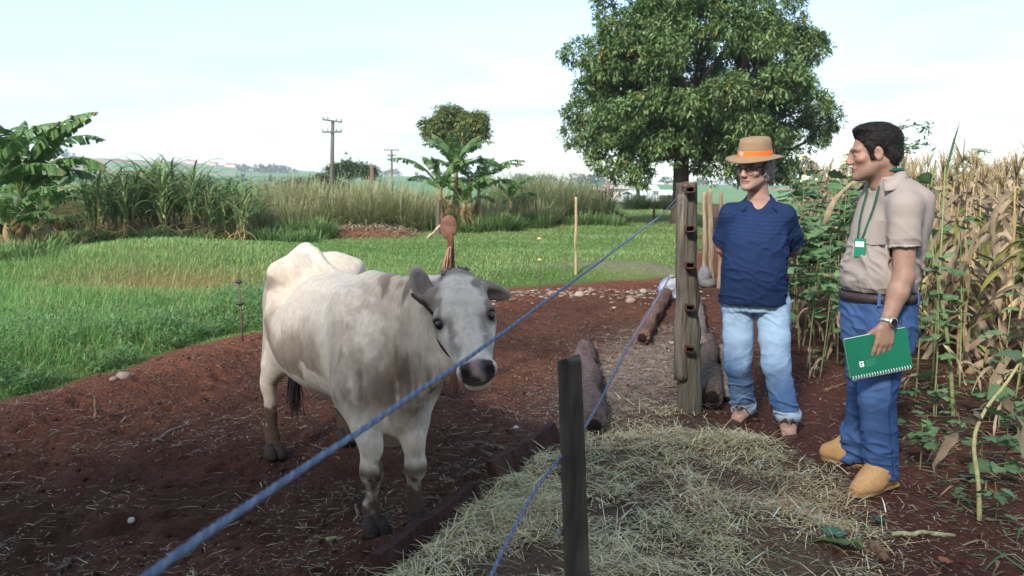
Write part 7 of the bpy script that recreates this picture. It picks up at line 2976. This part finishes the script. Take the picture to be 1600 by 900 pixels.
TALLW = [(1232, 7.0, 1.35), (1252, 7.4, 1.55), (1264, 6.7, 1.25), (1276, 7.8, 1.75), (1290, 7.2, 1.55), (1302, 8.4, 1.85), (1312, 7.0, 1.35), (1322, 7.9, 1.6), (1246, 8.8, 1.70),
         (1268, 9.4, 1.8), (1285, 6.4, 1.1), (1240, 10.2, 1.75), (1300, 9.8, 1.85), (1335, 8.8, 1.75), (1226, 9.6, 1.5), (1258, 8.0, 1.6), (1222, 11.5, 1.7), (1318, 11.0, 1.9), (1345, 7.4, 1.45), (1216, 8.4, 1.15)]
TW = [weed_proto(400 + i, 1.5, 42, 0.145, 'tall green broad-leaved weed growing in the mass between the two men', 0.13, 'tall weeds between the men', i == 1, 3) for i in range(4)]
rs = np.random.RandomState(5)
for i, (px, Y, h) in enumerate(TALLW):
    b = at_ground(px, Y, 500)
    s_ = h / 1.5
    if i < 4:
        place_first(TW[i], tuple(b), rs.rand() * 6.28, s_)
    else:
        dup(TW[i % 4], tuple(b), rs.rand() * 6.28, None, s_)

# sparse tall weeds at the edge of the corn behind the man in beige
EW = [weed_proto(430 + i, 1.2, 16, 0.10, 'x', 0.10, 'weeds along the corn edge', False, 2) for i in range(2)]
EDGE = [(1432, 5.9, 1.1, 'green weed just right of the beige shirt in the corn edge'), (1462, 5.3, 1.15, 'weed with thick green stalk right of the notebook'), (1500, 6.2, 1.3, 'leafy weed in front of the corn right of centre'),
        (1565, 5.0, 1.0, 'weed with large dark leaves at the right edge'), (1588, 5.8, 1.25, 'tall weed touching the right edge of the picture'), (1415, 6.8, 1.2, 'weed partly hidden by the elbow of the man in beige'), (1530, 7.0, 1.35, 'tall weed standing among the front corn plants')]
for i, (px, Y, h, lab) in enumerate(EDGE):
    b = at_ground(px, Y, 600)
    if i < 2:
        place_first(EW[i], tuple(b), i * 1.3, h / 1.2)
        EW[i]['label'] = lab
    else:
        dup(EW[i % 2], tuple(b), i * 1.7, lab, h / 1.2)

# low weeds on the soil at right
LW = [weed_proto(450 + i, 0.22, 11, 0.085, 'x', 0.07, 'low weeds on the soil at right') for i in range(3)]
LOW = [(1437, 735, 1.15, 'low leafy weed behind the tan boots'), (1450, 700, 0.9, 'small weed above the low weed by the boots'), (1530, 752, 1.3, 'bushy low weed below the curved pale stem'), (1570, 742, 1.15, 'low weed near the right edge beside the pale stem'),
       (1498, 690, 0.8, 'little weed in the trash right of the jeans'), (1274, 575, 0.75, 'seedling on the red path between the men'), (1185, 585, 0.55, 'tiny seedling behind the legs of the hat man'), (1555, 812, 0.8, 'weed tuft on the soil at lower right'),
       (1496, 795, 0.5, 'very small seedling right of the front boot'), (1462, 655, 1.0, 'weed below the green notebook spine'), (1545, 660, 1.2, 'weed among the dry leaves at right'), (1590, 690, 1.2, 'weed cut by the right edge above the low ones'), (1300, 520, 0.8, 'small weed at the foot of the tall weed mass'), (1420, 640, 0.8, 'weed just behind the knee of the man in beige')]
for i, (px, py, s_, lab) in enumerate(LOW):
    b = GP(px, py)
    if i < 3:
        place_first(LW[i], tuple(b), i * 1.1, s_)
        LW[i]['label'] = lab
    else:
        dup(LW[i % 3], tuple(b), i * 2.1, lab, s_)


# pale curved stem and thick green stalk at right
def stem_plant(pts, r0, r1, label, col, leaves, ls, seed, name='weed_stalk', dry=()):
    rs = np.random.RandomState(seed)
    b = vec(pts[0])
    root = thing(name, label, 'weed', tuple(b), 'stalks at right')
    cv = catmull([vec(p) - b for p in pts], 8)
    m = MB()
    m.tube(list(cv), list(np.linspace(r0, r1, len(cv))), 8, col, noise=0.08, seed=seed)
    child('stem', m.mesh('stalk'), mk('stalk_skin', attr=True, rough=0.7, nscale=30, namt=0.35, bump=0.3), root)
    for t in leaves:
        p = cv[int(t * (len(cv) - 1))]
        a = rs.rand() * 6.28
        child('leaf', WLEAF[rs.randint(4)], M_WEED, root, tuple(p), (rs.randn() * 0.3, 0.2 * rs.randn(), a), (ls * (0.7 + 0.6 * rs.rand()),) * 3)
    for t in dry:
        p = cv[int(t * (len(cv) - 1))]
        child('dry_leaf', CLEAF[rs.randint(0, 9)], M_DRY, root, tuple(p), (0, 0, rs.rand() * 6.28), (0.8,) * 3)
    return root


g = GP(1531, 812)
stem_plant([tuple(g - Vector((0, 0, 0.03))), P(1529, 760, g.y), P(1522, 690, g.y + 0.05), P(1540, 640, g.y + 0.1), P(1575, 595, g.y + 0.15), P(1606, 545, g.y + 0.2)], 0.011, 0.006, 'pale bent stem curving to the right edge above the low weeds', (0.36, 0.33, 0.16), (0.75, 0.85, 0.95, 0.6), 0.12, 3, dry=(0.55, 0.7))
g = GP(1490, 650)
stem_plant([tuple(g - Vector((0, 0, 0.03))), P(1484, 560, g.y), P(1470, 460, g.y), P(1458, 400, g.y), P(1452, 320, g.y + 0.05), P(1462, 250, g.y + 0.05)], 0.014, 0.005, 'thick knobbly green stalk rising beside the beige sleeve', (0.15, 0.19, 0.075), (0.3, 0.4, 0.5, 0.55, 0.62, 0.7, 0.76, 0.82, 0.88, 0.94), 0.10, 4)
g = GP(1305, 540)
stem_plant([tuple(g), P(1302, 500, g.y), P(1296, 455, g.y), P(1280, 410, g.y)], 0.012, 0.006, 'pale arching weed stem at the foot of the weed mass', (0.38, 0.34, 0.18), (0.8, 0.95), 0.09, 5)
g = GP(1438, 560)
stem_plant([P(1425, 462, g.y - 0.3), P(1470, 515, g.y - 0.25), P(1530, 548, g.y - 0.2), GP(1560, 590)], 0.010, 0.012, 'long fallen pale stalk slanting down right of the belt', (0.40, 0.36, 0.19), (), 0.1, 6)

# upright spear leaf above the corn
b = at_ground(1462, 6.3, 500)
V, Q = ribbon(0.42, 0.055, 1.45, 1.2, 6, 0.2, 0.3, lambda q: max(0.02, math.sin(PI * min(1, 0.15 + 0.85 * q)) ** 0.8))
m = MB()
zt = P(1463, 262, 6.3).z - b.z
m.tube([(0, 0, -0.05), (0.01, 0, zt * 0.5), (0.0, 0, zt)], [0.010, 0.009, 0.006], 6, (0.12, 0.17, 0.07))
sp = thing('green_corn_shoot', 'single green spear leaf sticking up above the dry corn', 'plant', tuple(b))
child('stem', m.mesh('shoot_stem'), M_WSTEM, sp)
m = MB()
m.add(V + np.array((0, 0, zt - 0.05)), Q, None, (0.10, 0.16, 0.07))
child('leaf', m.mesh('spear_leaf'), M_CANE, sp)


# fallen leaves at the bottom right
for px, py, s_, rz_, ti, lab, col in ((1345, 868, 0.21, 2.6, -0.5, 'large yellow-green leaf lying at the bottom right', 0), (1290, 846, 0.13, 0.4, -0.2, 'bluish green leaf on the soil left of the large leaf', 1), (1372, 826, 0.10, 1.2, -0.3, 'dull green leaf by the cut stem', 1), (1468, 889, 0.07, 0.3, 0, 'orange dead leaf at the bottom right edge', 2)):
    b = GP(px, py)
    V, q, t, C = mesh_arrays(WLEAF[0])
    m = MB()
    cc = ((0.20, 0.27, 0.09), (0.07, 0.15, 0.10), (0.42, 0.14, 0.06))[col]
    m.add(V * np.array((1, 0.62, 1.0)), q, None, cc)
    o = link('fallen_leaf', m.mesh('fallen_leaf'), M_WEED, None, (b.x, b.y, b.z + 0.035))
    o.scale = (s_,) * 3
    o.rotation_euler = (0.25, ti * 0.3, rz_)
    tag(o, lab, 'leaf', 'fallen leaves')

# green litter and grass sprigs on the right soil
n_ = 1500
_y = 2.9 + 4.5 * RS.rand(n_)
_x = 1.45 + (_y - 3.0) * 0.22 + 2.4 * RS.rand(n_) ** 0.8
k = (np.abs(_x - 1.75 - (_y - 4.5) * 0.25) > 0.42) & (n2(_x, _y, 1.8, 2, 121) > 0.42)
_x, _y = _x[k], _y[k]
n_ = len(_x)
col = mixc((0.30, 0.23, 0.14), (0.15, 0.10, 0.06), RS.rand(n_))
gq = RS.rand(n_) < 0.30
col[gq] = np.array((0.08, 0.16, 0.06))
tag(strands('dry_litter', np.stack([_x, _y, gh(_x, _y) + 0.006 + 0.015 * RS.rand(n_)], 1), 0.04 + 0.22 * RS.rand(n_) ** 2, 0.006 + 0.012 * RS.rand(n_), RS.rand(n_) * 2 * PI,
            0.3 * (RS.rand(n_) - 0.2), -0.5 * RS.rand(n_), col, M_STRAW, 3), 'dry stalks and leaf litter on the red soil at right', 'litter', kind='stuff')


# feathery saplings over the corn
def sapling(px, py, Y, size, label, seed):
    rs = np.random.RandomState(seed)
    b = at_ground(px + 4, Y, 500)
    root = thing('sapling', label, 'tree', tuple(b), 'feathery saplings')
    top = vec(P(px, py, Y)) - vec(b)
    m = MB()
    m.tube(list(catmull([(0, 0, -0.1), top * 0.5 + np.array((0.05, 0, 0)), top], 5)), list(np.linspace(0.03, 0.008, 11)), 6, (0.2, 0.2, 0.1))
    tips = []
    for i in range(9):
        a = rs.rand() * 6.28
        s0 = top * (0.80 + 0.2 * rs.rand())
        e = s0 + np.array((math.cos(a) * size, math.sin(a) * size, size * (0.35 * rs.rand() - 0.05)))
        m.tube([s0, lerp(s0, e, 0.5) + (0, 0, 0.06), e], [0.007, 0.005, 0.002], 5, (0.16, 0.2, 0.08))
        tips.append((s0, e))
    child('trunk', m.mesh('sapling_trunk'), M_WSTEM, root)
    B, Dr = [], []
    for s0, e in tips:
        for j in range(42):
            t = 0.35 + 0.65 * rs.rand()
            B.append(lerp(s0, e, t) + (0, 0, 0.05 * math.sin(t * 3)) + rs.randn(3) * 0.04 * size / 0.4)
            Dr.append(rs.randn(3) * (1, 1, 0.3) + (0, 0, -0.3))
    n = len(B)
    V, T, C = leaf_cloud(np.array(B), np.array(Dr), 0.05 + 0.05 * rs.rand(n), 0.022 + 0.01 * rs.rand(n), mixc((0.07, 0.14, 0.05), (0.14, 0.21, 0.09), rs.rand(n)), 0.2, seed)
    child('crown', np_mesh('sapling_crown', V, None, T, C), M_LEAF, root)


sapling(1408, 196, 10.0, 0.32, 'feathery sapling top against the sky right of the beige man', 1)
sapling(1519, 236, 12.0, 0.26, 'smaller feathery sapling top over the corn at right', 2)

# ================================================================== far things
def utility_pole(px, py_top, Y, arms, label, lean=0.0):
    t = P(px, py_top, Y)
    b = Vector((P(px + lean, py_top + 60, Y).x, Y, 0))
    b.z = gz(b.x, b.y)
    root = thing('utility_pole', label, 'utility pole', tuple(b), 'utility poles')
    tv = vec(t) - vec(b)
    m = MB()
    m.tube([np.array((0, 0, -0.3)), tv * 0.5, tv], [0.17, 0.15, 0.12], 10, (0.12, 0.10, 0.085))
    child('pole', m.mesh('pole'), mk('pole_wood', (0.115, 0.095, 0.08), rough=0.9, nscale=9, namt=0.3, stretch=(1, 1, 0.2)), root)
    for dz, w, tilt in arms:
        c = tv * (1 - dz / tv[2])
        a = MB()
        a.box(c + np.array((0, -0.16, 0)), (w, 0.10, 0.12), rotm(0, tilt, 0), (0.12, 0.10, 0.085))
        arm = child('crossarm', a.mesh('crossarm', False), MATS['pole_wood'], root)
        for q in (-0.46, -0.22, 0.22, 0.46):
            i_ = MB()
            p = c + np.array((q * w, -0.16, 0.06)) - np.array((0, 0, math.sin(tilt) * q * w))
            i_.tube([p, p + (0, 0, 0.06), p + (0, 0, 0.10), p + (0, 0, 0.16)], [0.02, 0.05, 0.06, 0.03], 7, (0.2, 0.17, 0.15))
            child('insulator', i_.mesh('pole_insulator'), mk('brown_porcelain', (0.16, 0.12, 0.10), rough=0.4, namt=0.1), arm)
    return root


utility_pole(520, 188, 62, ((0.05, 1.45, 0.14), (0.85, 1.45, -0.02)), 'nearer utility pole with two crossarms left of the round tree', -4)
utility_pole(612, 234, 108, ((0.05, 1.9, 0.0), (0.75, 1.0, 0.0)), 'farther small utility pole near the round tree')

# bird in the air by the pole
m = MB()
m.ball((0, 0, 0), (0.16, 0.06, 0.05), 8, 6, (0.03, 0.03, 0.03))
m.ball((-0.17, 0, 0.02), (0.05, 0.035, 0.035), 7, 5, (0.03, 0.03, 0.03))
for q in (1, -1):
    m.add([(-0.08, 0, 0.03), (0.08, 0, 0.03), (0.02, q * 0.32, 0.13), (-0.06, q * 0.20, 0.11)], [(0, 1, 2, 3)], None, (0.03, 0.03, 0.03))
m.add([(0.12, 0.0, 0), (0.30, 0.05, 0.01), (0.30, -0.05, 0.01)], None, [(0, 1, 2)], (0.03, 0.03, 0.03))
o = link('bird', m.mesh('bird', False), mk('bird_black', (0.03, 0.03, 0.032), rough=0.7, namt=0), None, tuple(P(541, 240, 70)))
o.rotation_euler = (0.3, 0, 0.5)
tag(o, 'small dark bird flying right of the nearer utility pole', 'bird')


def shed(px0, px1, py_ridge, py_eave, Y, wall_h, label, roofc, wallc, depth=14):
    a, b = P(px0, py_eave, Y), P(px1, py_eave, Y)
    L_ = b.x - a.x
    cx = (a.x + b.x) / 2
    gzv = gz(cx, Y)
    ez = a.z
    rz_ = P(px0, py_ridge, Y).z
    root = thing('shed', label, 'shed', (cx, Y, gzv), 'far sheds')
    m = MB()
    z0 = -0.5
    z1 = ez - gzv - 0.02
    m.box((0, depth / 2, (z0 + z1) / 2), (L_ * 0.96, depth * 0.94, z1 - z0), None, wallc)
    child('wall', m.mesh('wall', False), mk('wall_' + label[:9].strip().replace(' ', '_'), wallc, rough=0.9, nscale=2, namt=0.15), root)
    m = MB()
    e, r = ez - gzv, rz_ - gzv
    V = [(-L_ / 2, -0.4, e), (L_ / 2, -0.4, e), (L_ / 2, depth / 2, r), (-L_ / 2, depth / 2, r), (-L_ / 2, depth + 0.4, e), (L_ / 2, depth + 0.4, e)]
    V2 = [(x, y, z + 0.12) for x, y, z in V]
    Q = [(0, 1, 2, 3), (3, 2, 5, 4), (6, 9, 8, 7), (9, 10, 11, 8), (0, 6, 7, 1), (4, 5, 11, 10), (0, 3, 9, 6), (3, 4, 10, 9), (1, 7, 8, 2), (2, 8, 11, 5)]
    m.add(V + V2, [q[::-1] for q in Q], None, roofc)
    child('roof', m.mesh('roof', False), mk('roof_' + label[:9].strip().replace(' ', '_'), roofc, rough=0.7, nscale=3, namt=0.15), root)
    for i in range(3):
        x = -L_ * 0.32 + i * L_ * 0.3
        m = MB()
        m.box((x, depth * 0.03 - 0.03, z1 * 0.55), (L_ * 0.09, 0.06, max(0.5, z1 * 0.4)), None, (0.06, 0.06, 0.06))
        child('opening', m.mesh('opening', False), mk('shed_opening', (0.06, 0.055, 0.05), rough=0.9, namt=0.2), root)


shed(948, 992, 290, 295, 170, 3, 'pale tiled shed roof far behind the tan post', (0.52, 0.42, 0.38), (0.55, 0.5, 0.45))
shed(922, 947, 294, 298, 150, 3, 'pinkish low building at the left of the far sheds', (0.45, 0.30, 0.25), (0.5, 0.36, 0.3), 8)
shed(990, 1062, 299, 305, 86, 3, 'long white low shed seen below the big tree', (0.80, 0.82, 0.85), (0.75, 0.76, 0.78), 10)
shed(1018, 1030, 291, 298, 80, 3, 'small white cabin beside the tree trunk', (0.78, 0.80, 0.83), (0.78, 0.80, 0.82), 3)

# hedge in front of the white shed
thicket('hedge_scrub', 'dark low scrub in front of the white shed', [(985, 1065, 44, 47, 1.0, 1.0)], 2500, 0.9, ((0.03, 0.055, 0.022), (0.06, 0.09, 0.03), (0.06, 0.09, 0.03), (0.10, 0.12, 0.05)), 12)

# lines of far trees on the slopes
rs = np.random.RandomState(31)
B, Dr, Ls, Cc = [], [], [], []
for (x0, y0, x1, y1, n, h) in ((-640, 1050, -560, 1080, 12, 9), (-330, 980, -260, 1000, 14, 8), (-300, 420, -120, 450, 26, 3.5), (-90, 520, 60, 560, 24, 5), (60, 700, 330, 760, 40, 6), (-250, 1120, -150, 1130, 14, 8)):
    for i in range(n):
        t = rs.rand()
        x, y = lerp(x0, x1, t) + rs.randn() * 3, lerp(y0, y1, t) + rs.randn() * 5
        z = gz(x, y)
        hh = h * (0.6 + 0.6 * rs.rand())
        for j in range(34):
            u = rs.randn(3)
            u /= np.linalg.norm(u)
            B.append((x + u[0] * hh * 0.55, y + u[1] * hh * 0.5, z + hh * 0.5 + u[2] * hh * 0.45))
            Dr.append(rs.randn(3))
            Ls.append(hh * 0.55)
            Cc.append(np.array((0.030, 0.070, 0.030)) * (0.7 + 0.6 * rs.rand()))
n = len(B)
V, T, C = leaf_cloud(np.array(B), np.array(Dr), np.array(Ls), np.array(Ls) * 0.6, np.array(Cc), 0.2, 3)
tag(link('far_trees', np_mesh('far_trees', V, None, T, C), M_LEAF), 'dark lines of far trees across the distant fields', 'trees', kind='stuff')

# far settlement on the skyline
for i in range(6):
    x = -455 + i * 24 + rs.randn() * 8
    y = 1180 + rs.randn() * 10
    z = gz(x, y)
    w, h = 7 + 6 * rs.rand(), 3 + 1.5 * rs.rand()
    root = thing('far_house', 'tiny pale house on the skyline above the cane', 'house', (x, y, z), 'houses on the skyline')
    m = MB()
    m.box((0, 0, h / 2 - 1), (w, 8, h + 2), None, (0.6, 0.55, 0.5))
    child('wall', m.mesh('far_wall', False), mk('far_wall', (0.55, 0.48, 0.43), rough=0.9, namt=0.1), root)
    m = MB()
    m.add([(-w / 2 - .5, -4.5, h), (w / 2 + .5, -4.5, h), (w / 2 + .5, 0, h + 2), (-w / 2 - .5, 0, h + 2), (w / 2 + .5, 4.5, h), (-w / 2 - .5, 4.5, h)], [(0, 1, 2, 3), (3, 2, 4, 5), (0, 5, 4, 1)], [(0, 3, 5), (1, 4, 2)], (0.35, 0.18, 0.12))
    child('roof', m.mesh('far_roof', False), mk('far_roof', (0.36, 0.20, 0.14), rough=0.9, namt=0.1), root)

# ---------------- the hazy air
HB = MB()
HB.box((0, 690, 57), (3000, 1500, 124), None, (1, 1, 1))
hz_ = link('haze', HB.mesh('haze', False), None)
hm = bpy.data.materials.new('haze_air')
hm.use_nodes = True
hm.node_tree.nodes.clear()
_o = hm.node_tree.nodes.new('ShaderNodeOutputMaterial')
_v = hm.node_tree.nodes.new('ShaderNodeVolumePrincipled')
_v.inputs['Color'].default_value = (0.86, 0.93, 1.0, 1)
_v.inputs['Density'].default_value = 0.00042
hm.node_tree.links.new(_v.outputs['Volume'], _o.inputs['Volume'])
hz_.data.materials.append(hm)
tag(hz_, 'thin pale morning haze over the fields', 'haze', kind='stuff')
